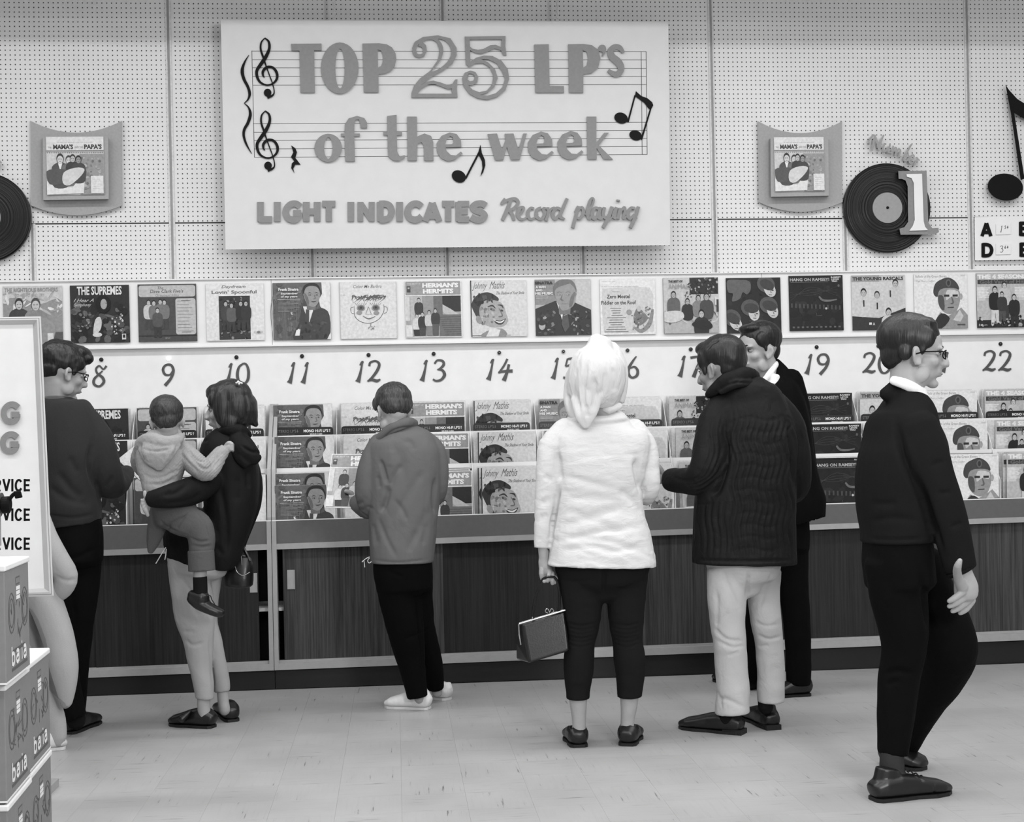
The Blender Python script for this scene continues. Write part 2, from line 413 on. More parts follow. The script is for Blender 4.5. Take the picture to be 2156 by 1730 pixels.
# ---------------------------------------------------------------- header board with the sixteen covers, number board
HY = 0.42
zh0 = zl((97, 737), (2150, 703), HY); zh1 = zl((0, 592), (2156, 566), HY)
hb = thing('cover_board', (.8, HY, 1.8), 'long white ledge board carrying a row of record covers above the painted numbers', 'display board')
for a_, b_ in ((-4.6, at(573, 700, HY).x), (at(573, 700, HY).x, 2.1), (2.1, 6.6)):
    obj('board_panel', slab(a_+.001, b_-.001, HY+.004, WALL-.008, zh0, zh1), M['white'], hb)
obj('bottom_lip', slab(-4.6, 6.6, HY-.012, HY+.004, zh0, lambda x: zh0(x)+.008), M['white'], hb)
obj('top_lip', slab(-4.6, 6.6, HY-.008, HY+.004, lambda x: zh1(x)-.006, zh1), M['white'], hb)
nb = thing('number_board', (.8, .45, 1.5), 'white board of hand-painted bin numbers with small indicator lamps', 'display board')
obj('board_panel', slab(-4.6, 6.6, .445, .46, lambda x: z_pt(x)+.55, lambda x: zh0(x)-.0005), M['white2'], nb)
NBY = .445
# number strokes, unit box: (x, y up, width) lists
DIG = {
 '1': [[(.30,.80,.05),(.42,.93,.13),(.46,1.0,.06)],[(.44,.97,.08),(.36,.55,.10),(.26,.15,.17),(.20,.0,.24)]],
 '2': [[(.10,.76,.10),(.16,.93,.10),(.42,1.0,.09),(.60,.86,.12),(.52,.58,.14),(.28,.25,.12),(.02,.02,.08)],[(.02,.05,.06),(.25,.10,.12),(.48,.05,.14),(.66,.12,.07)]],
 '3': [[(.16,.82,.09),(.30,.98,.09),(.56,.95,.11),(.62,.78,.13),(.46,.60,.10),(.30,.53,.06)],[(.32,.54,.06),(.56,.50,.11),(.66,.28,.15),(.50,.06,.12),(.24,.0,.10),(.08,.08,.08)]],
 '4': [[(.48,1.0,.10),(.30,.66,.10),(.06,.34,.09)],[(.02,.34,.08),(.30,.40,.12),(.74,.42,.15)],[(.56,.74,.12),(.46,.35,.13),(.30,-.04,.20)]],
 '5': [[(.62,.98,.10),(.40,.96,.10),(.26,.94,.08)],[(.26,.96,.08),(.16,.60,.08)],[(.16,.58,.06),(.40,.64,.11),(.58,.46,.15),(.52,.18,.13),(.30,.02,.11),(.04,.06,.10)]],
 '6': [[(.52,1.02,.06),(.36,.82,.10),(.14,.46,.14),(.12,.18,.14),(.30,.0,.10),(.54,.10,.13),(.58,.34,.12),(.42,.52,.09),(.18,.44,.06)]],
 '7': [[(.06,.90,.12),(.30,.94,.10),(.66,.98,.09)],[(.64,1.0,.08),(.44,.55,.12),(.22,-.02,.18)]],
 '8': [[(.72,.98,.10),(.56,.82,.08),(.36,.98,.08),(.20,.84,.10),(.26,.62,.10),(.52,.42,.13),(.58,.20,.13),(.36,.0,.10),(.10,.10,.12),(.10,.34,.12),(.32,.56,.09),(.52,.74,.06)]],
 '9': [[(.60,.70,.08),(.44,.50,.08),(.20,.52,.11),(.10,.76,.12),(.24,.96,.10),(.50,.96,.11),(.62,.70,.13),(.50,.34,.13),(.20,-.02,.15)]],
 '0': [[(.38,1.0,.08),(.14,.80,.11),(.06,.42,.14),(.16,.08,.12),(.36,.0,.09),(.58,.20,.13),(.62,.62,.13),(.52,.92,.10),(.38,1.0,.08)]]}
NUMX = {7:68, 8:210, 9:355, 10:501, 11:633, 12:777, 13:912, 14:1052, 15:1188, 16:1322, 17:1455, 18:1590, 19:1722, 20:1850, 21:1978, 22:2103, 23:2232}
DOTX = {7:71, 8:213.5, 9:355, 10:498, 11:636, 12:776, 13:913, 14:1051, 15:1186, 16:1321, 17:1454, 18:1588, 19:1719, 20:1849, 21:1979, 22:2106, 23:2232}
def num_y(x): return 791 - (x - 210) * .0165
M['num'] = simple('dark_grey_number_paint', 78, 0.5, 0.3, 0.1, 60)
M['bulb'] = bpy.data.materials.new('lit_bulb'); M['bulb'].use_nodes = True
_b = M['bulb'].node_tree.nodes['Principled BSDF']; _b.inputs['Emission Color'].default_value = (1,1,1,1); _b.inputs['Emission Strength'].default_value = 1.5
for n in range(7, 23):
    s_ = str(n); H_ = 44.0 if n < 19 else 42.0; W_ = 42.0; adv = 33.0 * (1.0 if s_[0] != '1' else .86); tot = adv * (len(s_) - 1)
    cx = NUMX[n] - (2 if len(s_) == 2 else 0); cy = num_y(cx)
    nm = MB()
    xf = plane_xf(NBY)
    for k, ch in enumerate(s_):
        ox = cx - tot/2 + k*adv - W_*.38; oy = -(cy + H_/2)
        for st in DIG[ch]:
            nm.ribbon([(ox + p[0]*W_, oy + p[1]*H_, p[2]*W_*1.1) for p in st], 0, .004+.0004*DIG[ch].index(st), xf)
    obj('painted_number', nm, M['num'], nb)
    lx, ly = DOTX[n], 757 - (DOTX[n]-213)*.0175
    p = at(lx, ly, NBY); L_ = MB()
    L_.tube([(p.x, p.y+.002, p.z), (p.x, p.y-.006, p.z)], .0115, 14)
    L_.tube([(p.x, p.y-.006, p.z), (p.x, p.y-.012, p.z), (p.x, p.y-.015, p.z)], [.0085, .0075, .003], 12)
    obj('indicator_lamp', L_, M['bulb'] if n == 9 else M['lamp_off'], nb, smooth_=False, **({'label': 'lit white indicator lamp'} if n == 9 else {}))

# ================================================================ THE BIG HANGING SIGN
SY = 0.30
def c2(x, y): return (460 + x/3.46, -(30 + y/3.46))
sign = thing('hanging_sign', tuple(at(940, 280, SY)), 'large white sign reading TOP 25 LPs of the week, hung on the pegboard wall', 'sign')
sxf = plane_xf(SY)
obj('sign_board', MB().prism([pxq([(475,525),(1411,516),(1407,46),(465,42)])], -.045, 0, sxf), M['signwhite'], sign)
obj('back_batten', MB().prism([pxq([(560,440),(1330,435),(1330,420),(560,425)])], -.19, -.046, sxf), M['white2'], sign)
def cl(l, dx=0, dy=0): return [c2(x+dx, y+dy) for x, y in l]
def letter(loops, mat='letter', h=.014, base=.0005, name='letter', par=sign):
    m = MB(); m.prism(loops, base, base+h, sxf); return obj(name, m, M[mat], par)
S_ = lambda l, sub=5: smooth(l, sub, True)
# staff lines
for i, y in enumerate((268, 329, 388, 451, 514)):
    a_, b_ = c2(243+i*2, y+ (2 if i else 0)), c2(1661+1455, (272,332,393,453,512)[i])
    obj('staff_line', MB().ribbon([(*a_, .9), (*b_, .9)], 0, .0012, sxf, sub=1), M['line'], sign)
for i, y in enumerate((797, 859, 919, 981, 1042)):
    a_, b_ = c2(252+i*2.5, y), c2(1661+1462, (786,845,903,962,1021)[i])
    obj('staff_line', MB().ribbon([(*a_, .9), (*b_, .9)], 0, .0012, sxf, sub=1), M['line'], sign)
for p in (((243,265),(262,1043)), ((1661+1418,270),(1661+1426,1022)), ((1661+1454,270),(1661+1462,1022))):
    obj('bar_line', MB().ribbon([(*c2(*p[0]), 1.1), (*c2(*p[1]), 1.1)], 0, .0014, sxf, sub=1), M['line'], sign)
X3 = 1661
letter([cl([(530,215),(750,213),(752,264),(697,262),(703,570),(598,570),(590,265),(534,266)])])
letter([cl(ell(884,392,137,187)), cl(ell(886,395,34,145))])
letter([cl([(1050,213),(1170,211),(1225,218),(1265,242),(1290,285),(1295,330),(1284,380),(1255,415),(1215,432),(1165,437),(1167,568),(1060,568)]), cl([(1160,255),(1185,266),(1197,295),(1200,325),(1195,355),(1184,378),(1162,387)])])
two_o = [(1415,285),(1412,245),(1430,200),(1490,165),(1600,153),(1690,175),(1735,245),(1735,300),(1705,360),(1640,408),(1550,458),(1478,514),(1520,490),(1565,483),(1620,497),(1670,515),(1705,505),(1725,475),(1741,473),(1737,540),(1742,604),(1406,606),(1408,570),(1425,520),(1470,465),(1545,410),(1600,330),(1612,262),(1592,205),(1560,185),(1520,185),(1487,202),(1512,225),(1518,265),(1500,305),(1465,318),(1430,308)]
letter([cl(two_o), cl(S_([(1600,180),(1645,190),(1682,225),(1697,280),(1672,340),(1610,395),(1552,418),(1590,370),(1625,320),(1638,260),(1625,212)],3)), cl([(1450,578),(1475,545),(1530,512),(1570,508),(1620,525),(1670,545),(1700,540),(1697,555),(1708,578)]), cl([(1440,262),(1446,285),(1465,292),(1487,285),(1493,262),(1480,238),(1455,232),(1462,215),(1448,230)])], name='outline_numeral')
five_o = [(1795,162),(2091,158),(2090,230),(2098,298),(2075,298),(2058,262),(2012,249),(1965,270),(1915,288),(1868,281),(1833,262),(1834,344),(1880,315),(1935,300),(1995,303),(2062,337),(2108,400),(2118,470),(2092,550),(2035,600),(1960,622),(1888,612),(1828,580),(1785,522),(1776,465),(1795,425),(1835,410),(1872,420),(1892,455),(1886,495),(1852,517),(1822,517),(1850,548),(1900,567),(1955,555),(1995,510),(2003,445),(1975,385),(1925,355),(1870,358),(1830,385),(1803,365)]
letter([cl(five_o), cl([(1830,185),(2063,183),(2060,240),(2020,222),(1980,225),(1930,252),(1890,258),(1850,250),(1832,235)]), cl([(1910,325),(1970,330),(2030,360),(2068,420),(2088,470),(2070,530),(2020,575),(1960,592),(1905,588),(1960,572),(2010,530),(2035,465),(2015,400),(1965,350)]), cl([(1812,455),(1822,440),(1815,475),(1832,487),(1855,484),(1868,465),(1862,442),(1840,432),(1820,432)])], name='outline_numeral')
letter([cl([(640,220),(745,218),(752,520),(855,522),(857,570),(648,570)], X3)])
letter([cl([(887,218),(1000,216),(1060,225),(1108,260),(1122,320),(1105,390),(1060,428),(997,437),(997,570),(893,570)], X3), cl([(993,260),(1022,275),(1033,325),(1022,372),(997,388)], X3)])
letter([cl(S_([(1105,250),(1120,225),(1150,225),(1163,250),(1155,285),(1133,308),(1137,275),(1115,270)],3), X3)], name='apostrophe')
def stroke(l, mat='letter', h=.014, name='letter', dx=0, dy=0, par=sign, sub=6, k=1/3.46, cv=None, xf=None):
    cv = cv or c2
    m = MB(); m.ribbon([(*cv(x+dx, y+dy), w_*k) for x, y, w_ in l], 0.0005, .0005+h, xf or sxf, sub=sub); return obj(name, m, M[mat], par)
stroke([(1290,280,22),(1262,244,38),(1225,238,40),(1195,268,44),(1208,310,52),(1248,345,56),(1272,385,48),(1262,425,42),(1225,436,40),(1178,408,24)], dx=X3)
# of the week
letter([cl(ell(800,973,100,103)), cl(ell(801,973,31,78))])
letter([cl([(925,1070),(995,1070),(990,888),(1030,888),(1030,868),(990,868),(990,800),(1000,768),(1020,764),(1033,790),(1035,828),(1083,828),(1083,790),(1062,755),(1010,740),(950,757),(922,800),(918,868),(893,868),(893,888),(918,888)])])
letter([cl([(1230,740),(1297,732),(1299,858),(1337,858),(1337,880),(1299,882),(1303,1000),(1320,1035),(1356,1025),(1358,1045),(1320,1068),(1275,1065),(1240,1040),(1235,1000),(1232,880),(1202,880),(1202,855),(1230,855)])])
letter([cl([(1375,745),(1445,745),(1447,890),(1500,868),(1548,885),(1565,930),(1567,1065),(1498,1065),(1497,960),(1478,930),(1450,945),(1447,1065),(1378,1065)])])
e_o = [(1770,965),(1766,915),(1735,872),(1685,860),(1625,885),(1590,940),(1592,1000),(1620,1048),(1670,1070),(1725,1058),(1778,1012),(1765,1000),(1730,1028),(1692,1024),(1662,995),(1655,970)]
e_h = [(1652,948),(1700,946),(1713,935),(1708,898),(1688,885),(1664,905)]
for dx, dy in ((0, 0), (664, -6), (880, -10)): letter([cl(e_o, dx, dy), cl(e_h, dx, dy)])
letter([cl([(300,872),(368,868),(405,985),(430,915),(425,870),(488,868),(525,985),(560,868),(585,868),(535,1058),(470,1060),(440,965),(415,1060),(355,1062)], X3)])
letter([cl([(1022,745),(1092,745),(1092,935),(1150,862),(1182,862),(1110,955),(1212,1055),(1145,1055),(1095,975),(1095,1055),(1027,1055)], X3)])
# block letters from straight and curved strokes in a unit box
BL = {'L': [[(0.12,1),(0.12,0)],[(0,.1),(1,.1)]], 'I': [[(.5,1),(.5,0)]], 'H': [[(.18,1),(.18,0)],[(.82,1),(.82,0)],[(.1,.5),(.9,.5)]],
 'T': [[(0,.9),(1,.9)],[(.5,1),(.5,0)]], 'N': [[(.14,1),(.14,0)],[(.86,1),(.86,0)],[(.16,.92),(.84,.08)]], 'E': [[(.16,1),(.16,0)],[(.1,.9),(1,.9)],[(.1,.5),(.9,.5)],[(.1,.1),(1,.1)]],
 'A': [[(.14,0),(.5,.95)],[(.86,0),(.5,.95)],[(.2,.28),(.8,.28)]], 'D': [[(.16,1),(.16,0)],'c',[(.1,.9),(.45,.9),(.72,.80),(.85,.5),(.72,.2),(.45,.1),(.1,.1)]],
 'C': ['c',[(.92,.76),(.70,.90),(.42,.88),(.2,.68),(.15,.42),(.26,.17),(.5,.09),(.74,.12),(.93,.26)]],
 'G': ['c',[(.92,.76),(.70,.90),(.42,.88),(.2,.68),(.15,.42),(.26,.17),(.5,.09),(.74,.12),(.86,.3),(.86,.44)],[(.55,.42),(.97,.42)]],
 'S': ['c',[(.92,.8),(.68,.91),(.34,.88),(.17,.72),(.32,.56),(.66,.46),(.84,.29),(.66,.11),(.34,.09),(.05,.22)]],
 'R': [[(.16,1),(.16,0)],'c',[(.1,.9),(.5,.9),(.8,.84),(.86,.7),(.78,.54),(.5,.47),(.1,.47)],[(.5,.48),(.86,0)]],
 'V': [[(.12,1),(.5,.05)],[(.88,1),(.5,.05)]], 'M': [[(.12,0),(.12,1)],[(.88,0),(.88,1)],[(.14,.95),(.5,.25)],[(.86,.95),(.5,.25)]],
 'O': ['c',[(.5,.91),(.25,.82),(.14,.5),(.25,.18),(.5,.09),(.75,.18),(.86,.5),(.75,.82),(.5,.91)]],
 'P': [[(.16,1),(.16,0)],'c',[(.1,.9),(.5,.9),(.8,.84),(.87,.68),(.78,.50),(.5,.42),(.1,.42)]],
 'B': [[(.16,1),(.16,0)],'c',[(.1,.9),(.5,.9),(.78,.84),(.8,.68),(.7,.54),(.1,.52)],'c',[(.1,.52),(.6,.52),(.86,.42),(.86,.2),(.7,.1),(.1,.1)]],
 'b': [[(.16,1),(.16,0)],'c',[(.16,.5),(.4,.62),(.72,.56),(.85,.32),(.72,.1),(.4,.04),(.16,.14)]],
 'a': ['c',[(.2,.56),(.45,.64),(.76,.58),(.82,.4),(.84,0)],'c',[(.8,.36),(.5,.38),(.2,.30),(.16,.14),(.36,.03),(.62,.06),(.82,.2)]],
 'i': [[(.5,.62),(.5,0)],[(.5,.86),(.5,.99)]]}
def block(ch, x0, y0, x1, y1, th, conv, h, xf, mb, col=None):
    """x0, y0 = upper corner, x1, y1 = lower corner in the caller's units; th = stroke width there"""
    curve = False
    for st in BL[ch]:
        if st == 'c': curve = True; continue
        P = [(x0 + p[0]*(x1-x0), y1 - p[1]*(y1-y0)) for p in st]
        k = abs(conv(1, 0)[0] - conv(0, 0)[0])
        q = .00015 * len(mb.v) / 40.0
        mb.ribbon([(*conv(*p), th*k) for p in P], None, (h or 0)+.0004+q, xf, col, sub=5 if curve else 1)
        if h: mb.ribbon([(*conv(*p), th*k) for p in P], .0004, h+.0003+q, xf, col, sub=5 if curve else 1)
        curve = False
for ch, xa, xb, dx in [('L',295,390,0),('I',403,455,0),('G',472,605,0),('H',618,742,0),('T',757,852,0),('I',940,990,0),('N',1018,1133,0),('D',1160,1280,0),('I',1295,1345,0),('C',1360,1490,0),('A',1488,1628,0),('T',1630,1718,0),('E',73,165,X3),('S',172,298,X3)]:
    m = MB(); block(ch, xa+dx, 1366, xb+dx, 1508, {'T': 46, 'E': 44, 'A': 46, 'N': 42}.get(ch, 48), c2, .012, sxf, m); obj('letter', m, M['letter'], sign)
# Record playing, script strokes
SCR = [
 [(425,1340,14),(400,1380,18),(440,1355,22),(500,1345,26),(522,1375,26),(490,1415,24),(455,1425,20)], [(470,1350,26),(440,1430,30),(408,1500,26)], [(455,1425,20),(480,1460,26),(492,1500,22)],
 [(518,1470,14),(552,1440,18),(562,1408,20),(535,1412,24),(518,1455,28),(540,1492,22),(575,1485,14),(598,1455,14)],
 [(638,1415,18),(612,1412,20),(592,1450,28),(608,1490,22),(640,1482,14),(665,1450,14)],
 [(690,1408,20),(660,1425,24),(655,1470,26),(690,1492,22),(715,1455,24),(705,1415,20),(735,1415,12)],
 [(740,1405,20),(738,1450,14),(728,1495,26),(728,1492,22),(755,1425,18),(790,1408,20)],
 [(835,1420,20),(800,1412,22),(775,1455,28),(790,1490,24),(822,1460,18)], [(880,1340,22),(850,1410,26),(828,1470,28),(862,1492,14)],
 [(935,1440,12),(962,1400,22),(940,1480,26),(920,1555,26)], [(955,1430,16),(985,1405,20),(998,1440,26),(975,1485,22),(948,1480,14)],
 [(1010,1460,12),(1062,1390,16),(1072,1345,16),(1050,1350,20),(1028,1430,26),(1038,1490,20),(1065,1460,14)],
 [(1112,1415,20),(1080,1412,22),(1062,1455,28),(1078,1490,24),(1105,1460,18)], [(1125,1405,22),(1105,1465,26),(1125,1490,18),(1145,1465,14)],
 [(1152,1405,22),(1142,1455,24),(1162,1485,20),(1190,1450,18)], [(1208,1400,24),(1180,1480,26),(1142,1552,26),(1165,1520,12),(1215,1470,12)],
 [(1240,1405,22),(1218,1465,26),(1238,1490,18)], [(1252,1350,26),(1250,1362,26)],
 [(1265,1410,20),(1250,1490,24),(1262,1450,16),(1295,1405,20),(1300,1440,22),(1290,1485,20),(1320,1465,12)],
 [(1372,1412,20),(1342,1412,22),(1322,1455,28),(1338,1488,22),(1370,1455,16)], [(1400,1400,24),(1375,1480,26),(1342,1550,28),(1352,1520,12),(1390,1480,10)]]
for i_, st in enumerate(SCR): stroke(st, dx=X3, sub=5, h=.011+.0004*i_, name='script_stroke')
# clefs, brace, notes
for k, (dx, dy) in enumerate(((0, 0), (3, 531))):
    m = MB()
    A = [(355,605,26),(395,590,14),(406,560,8),(392,500,8),(370,440,8),(345,370,10),(325,310,14),(308,255,14),(312,205,12),(338,172,6)]
    B = [(338,172,8),(366,200,16),(370,250,20),(345,310,26),(308,365,26),(280,410,22),(282,455,20),(305,495,16),(350,515,12),(395,505,14),(425,470,18),(424,425,20),(395,388,18),(352,386,20),(325,415,20),(325,445,14),(335,460,6)]
    for st in (A, B): m.ribbon([(*c2(x+dx, y+dy), w_/3.46) for x, y, w_ in st], 0.0005, .007, sxf)
    m.disc(*c2(358+dx, 571+dy), 8, 8.5, .0005, .007, sxf, n=20)
    obj('treble_clef', m, M['black'], sign)
stroke([(222,296,3),(190,350,14),(173,410,24),(185,470,22),(215,530,20),(227,580,20),(215,620,12),(188,647,5)], 'black', .006, 'brace')
stroke([(188,647,5),(220,680,12),(232,730,22),(215,790,22),(188,840,20),(185,890,18),(205,950,14),(242,1015,3)], 'black', .006, 'brace')
letter([cl([(530,955),(560,975),(572,1005),(560,1045),(598,1095),(560,1095),(545,1125),(553,1155),(530,1120),(535,1085),(552,1070),(528,1040),(545,1005)])], 'black', .006, name='rest_mark')
m = MB(); m.prism([cl([(1345,560-0),(1380,560),(1420,595),(1465,612),(1498,640),(1507,662),(1492,690),(1475,690),(1440,645),(1385,605),(1372,600)][1:], X3)], .0005, .007, sxf)
m.ribbon([(*c2(1374+X3,590), 3.2), (*c2(1322+X3,785), 3.6)], .0005, .007, sxf, sub=1); m.ribbon([(*c2(1490+X3,680), 3.2), (*c2(1420+X3,912), 3.8)], .0005, .007, sxf, sub=1)
m.disc(*c2(1272+X3,756), 14.5, 11.5, .0005, .007, sxf, rot=-.35); m.disc(*c2(1378+X3,882), 13.5, 10.5, .0005, .007, sxf, rot=-.35)
obj('joined_notes', m, M['black'], sign)
m = MB(); m.prism([cl([(248,950),(258,1010),(280,1060),(283,1100),(268,1150),(248,1178),(262,1120),(258,1070),(238,1030),(222,1035)], X3)], .0005, .007, sxf)
m.ribbon([(*c2(236+X3,1010), 4), (*c2(140+X3,1195), 4)], .0005, .007, sxf, sub=1); m.disc(*c2(90+X3,1181), 15.5, 12.5, .0005, .007, sxf, rot=-.5)
obj('eighth_note', m, M['black'], sign)
for x in (704, 1174):
    m = MB(); top = at(x, -40, SY+.02); bot = at(x, 45, SY+.02); n = 13
    for i in range(n):
        z = bot.z + (top.z-bot.z)*(i+.5)/n; r = .008
        m.tube([(bot.x + (r*math.cos(a) if i % 2 == 0 else 0), bot.y + (r*math.cos(a) if i % 2 else 0), z + .015*math.sin(a)) for a in [k*PI/4 for k in range(8)]], .0022, 5, closed=True)
    obj('chain', m, M['edge'], sign)

# ================================================================ SHIELD PLAQUES, WALL RECORDS, NUMERAL, NOTE, PRICE SIGN
DY = WALL - .03
dxf = plane_xf(DY)
def shield(x0, yt, x1, yb, label):
    cx = (x0+x1)/2; w2 = (x1-x0)/2
    t = thing('shield_plaque', tuple(at(cx, (yt+yb)/2, DY)), label, 'plaque', 'grey shield plaques on the pegboard')
    top = [(x0 + (x1-x0)*i/16, yt + 25*(1-((i-8)/8)**2)) for i in range(17)]
    bot = [(x1 + 1 - (x1-x0)*i/16, yb - 21*(((i-8)/8)**2) + 0) for i in range(17)]
    obj('shield_board', MB().prism([pxq((top + bot)[::-1])], -.03, 0, dxf), M['shield'], t)
    fx0, fy0, fx1, fy1 = x0+27, yt+36, x1-28, yb-32
    obj('picture_mount', MB().prism([pxq([(fx0,fy1),(fx1,fy1-2),(fx1-1,fy0),(fx0-1,fy0)])], .001, .05, dxf), M['shield'], t)
    return (fx0+9, fy0-2, fx1-11, fy1-11)
sh_spots = [shield(64, 254, 257, 453, 'grey shield-shaped plaque with a record cover, beside the partly seen big record'),
            shield(1596, 255, 1773, 446, 'grey shield-shaped plaque with a record cover, beside the whole big record and numeral one')]
M['vinyl'] = None
def vinyl_mat():
    m, t, b = nt('black_grooved_vinyl'); L = t.links.new
    c = t.nodes.new('ShaderNodeTexCoord'); ln = N(t, 'ShaderNodeVectorMath', operation='LENGTH'); L(c.outputs['Object'], ln.inputs[0])
    n = N(t, 'ShaderNodeTexNoise', noise_dimensions='1D', i_Scale=1.0, i_Detail=3.0)
    mu = N(t, 'ShaderNodeMath', operation='MULTIPLY'); mu.inputs[1].default_value = 110.0; L(ln.outputs['Value'], mu.inputs[0]); L(mu.outputs[0], n.inputs['W'])
    r = ramp(t, [(0.35, .002), (0.65, .016)]); L(n.outputs[0], r.inputs[0]); L(r.outputs[0], b.inputs['Base Color'])
    bp = N(t, 'ShaderNodeBump', i_Strength=0.6, i_Distance=0.004); L(n.outputs[0], bp.inputs['Height']); L(bp.outputs[0], b.inputs['Normal'])
    b.inputs['Roughness'].default_value = 0.3; b.inputs['Specular IOR Level'].default_value = .25; return m
M['vinyl'] = vinyl_mat()
def big_record(cx, cy, r_, label):
    p = at(cx, cy, DY)
    t = thing('wall_record', tuple(p), label, 'record', 'giant black records on the pegboard')
    R = r_ * mpp(DY, cx); loc = lambda a, b, h: (p.x+a, p.y-h, p.z+b)
    m = MB(); n = 72
    prof = [(.0, .006), (.30, .006), (.33, .010), (.97, .010), (1.0, .006), (1.0, -.012), (0.0, -.012)]
    v = []; f = []
    for (q, h) in prof:
        for i in range(n): an = 2*PI*i/n; v.append(loc(R*q*math.cos(an), R*q*math.sin(an), h))
    for j in range(len(prof)-1):
        for i in range(n): f.append((j*n+i, (j+1)*n+i, (j+1)*n+(i+1) % n, j*n+(i+1) % n))
    m.add(v, f); obj('grooved_disc', m, M['vinyl'], t)
    m = MB(); m.disc(0, 0, R*.34, R*.34, .008, .013, loc, n=48); lb = obj('centre_label', m, M['letter2'], t)
    m = MB(); m.disc(0, 0, .008, .008, .013, .017, loc, n=14); obj('spindle_hole', m, M['black'], lb)
    return t
big_record(1867, 438, 94, 'whole giant black record on the pegboard, under the script word and behind the numeral one')
big_record(-30, 458, 94, 'giant black record cut off at the frame edge, beside a shield plaque')
# numeral one
def q4(x, y): return (1500 + x*.3469, -(y*.3469))
no = thing('numeral_sign', tuple(at(1930, 430, DY)), 'grey and white cut-out numeral 1 in front of the giant record', 'sign')
one_o = [(1128,1038),(1300,1035),(1310,1350),(1335,1385),(1372,1382),(1375,1408),(1350,1422),(1142,1424),(1135,1388),(1165,1378),(1188,1345),(1185,1130),(1172,1095),(1150,1085),(1130,1085)]
one_i = [(1178,1056),(1272,1054),(1282,1340),(1290,1375),(1308,1396),(1195,1400),(1215,1372),(1228,1335),(1222,1110),(1208,1080),(1180,1072)]
obj('grey_numeral', MB().prism([[q4(*p) for p in one_o]], .018, .038, dxf), M['letter'], no)
obj('white_numeral', MB().prism([[q4(*p) for p in one_i]], .0385, .046, dxf), M['white'], no)
obj('standoff', MB().prism([[q4(*p) for p in [(1190,1320),(1260,1320),(1260,1120),(1190,1120)]]], -.03, .018, dxf), M['black'], no)
def word_number(dx, dy, label):
    t = thing('script_word', tuple(at(1880+dx, 310+dy, DY)), label, 'lettering')
    W = [[(955,878,9),(950,852,11),(985,820,12),(968,915,13)],[(985,820,12),(1003,870,13),(1012,908,12),(1024,855,12),(1040,818,10)],
         [(1046,868,11),(1036,902,11),(1050,918,10),(1068,890,9)],[(1078,878,11),(1067,918,10),(1084,928,8)],
         [(1098,884,11),(1088,932,11)],[(1090,918,8),(1108,896,9),(1118,904,11),(1110,942,11)],[(1112,928,8),(1130,906,9),(1141,914,11),(1134,948,10),(1148,950,7)],
         [(1208,876,11),(1180,925,11),(1163,962,11),(1176,976,10),(1194,956,10),(1184,936,9),(1174,944,7)],
         [(1196,972,7),(1222,956,9),(1220,940,9),(1204,948,10),(1194,975,11),(1204,990,10),(1222,984,7)],[(1232,956,9),(1246,962,9),(1238,976,10),(1226,1002,10)],[(1240,972,8),(1252,968,8),(1256,976,7)]]
    for l in W:
        m = MB(); m.ribbon([(q4(x, y)[0]+dx, q4(x, y)[1]-dy, w_*.3469) for x, y, w_ in l], .0, .012+.0006*W.index(l), dxf, sub=4); obj('letter_stroke', m, M['letter2'], t)
word_number(0, 0, 'pale grey script word Number above the whole giant record')
word_number(-1933, 5, 'pale grey script word cut off by the frame above the partly seen giant record')
nt_ = thing('music_note', tuple(at(2150, 300, DY)), 'big black wooden music note on the pegboard above the price sign', 'music note')
m = MB(); m.prism([[q4(*p) for p in [(1778,512),(1800,545),(1850,600),(1930,650),(2010,720),(2030,800),(1990,900),(2000,800),(1950,740),(1890,720),(1832,686),(1895,1085),(1870,1090),(1812,690)][::-1]]], .0, .022, dxf); m.disc(*q4(1778, 1135), 37.5, 28.5, 0, .022, dxf, rot=-.12, n=32)
obj('note_body', m, M['black'], nt_)
obj('hanging_peg', MB().prism([[q4(*p) for p in [(1770,1150),(1790,1150),(1790,1130),(1770,1130)]]], -.03, 0, dxf), M['black'], nt_)
ps = thing('price_sign', tuple(at(2130, 510, DY)), 'white price sign with black letters A B D E under the big music note', 'sign')
obj('sign_board', MB().prism([pxq([(2053,548),(2215,546),(2213,454),(2052,457)])], -.025, .004, dxf), M['white'], ps)
for ch, x, y in (('A', 2064, 468), ('B', 2145, 467), ('D', 2066, 512), ('E', 2146, 511)):
    m = MB(); block(ch, x, y, x+26, y+29, 7.5, lambda a, b: (a, -b), .004, plane_xf(DY-.004), m); obj('letter', m, M['black'], ps)
for x, y, tx in ((2097, 471, '1.54'), (2097, 513, '3.64')):
    c_ = obj('price_card', MB().prism([pxq([(x,y+23),(x+31,y+22),(x+31,y-1),(x,y)])], .0045, .010, dxf), M['white'], ps)
    m = MB(); xf2 = plane_xf(DY-.0105)
    for i, ch in enumerate(tx):
        if ch == '.': continue
        big = i == 0; h_ = 14 if big else 6; x_ = x+8 if big else x+13+(i-1)*5; y_ = y+18 if big else y+10
        for st in DIG[ch]: m.ribbon([(x_+p[0]*h_*.75, -(y_) + p[1]*h_, max(1.1, p[2]*h_*.6)) for p in st], None, 0, xf2, sub=3)
    obj('price_print', m, M['line'], c_)

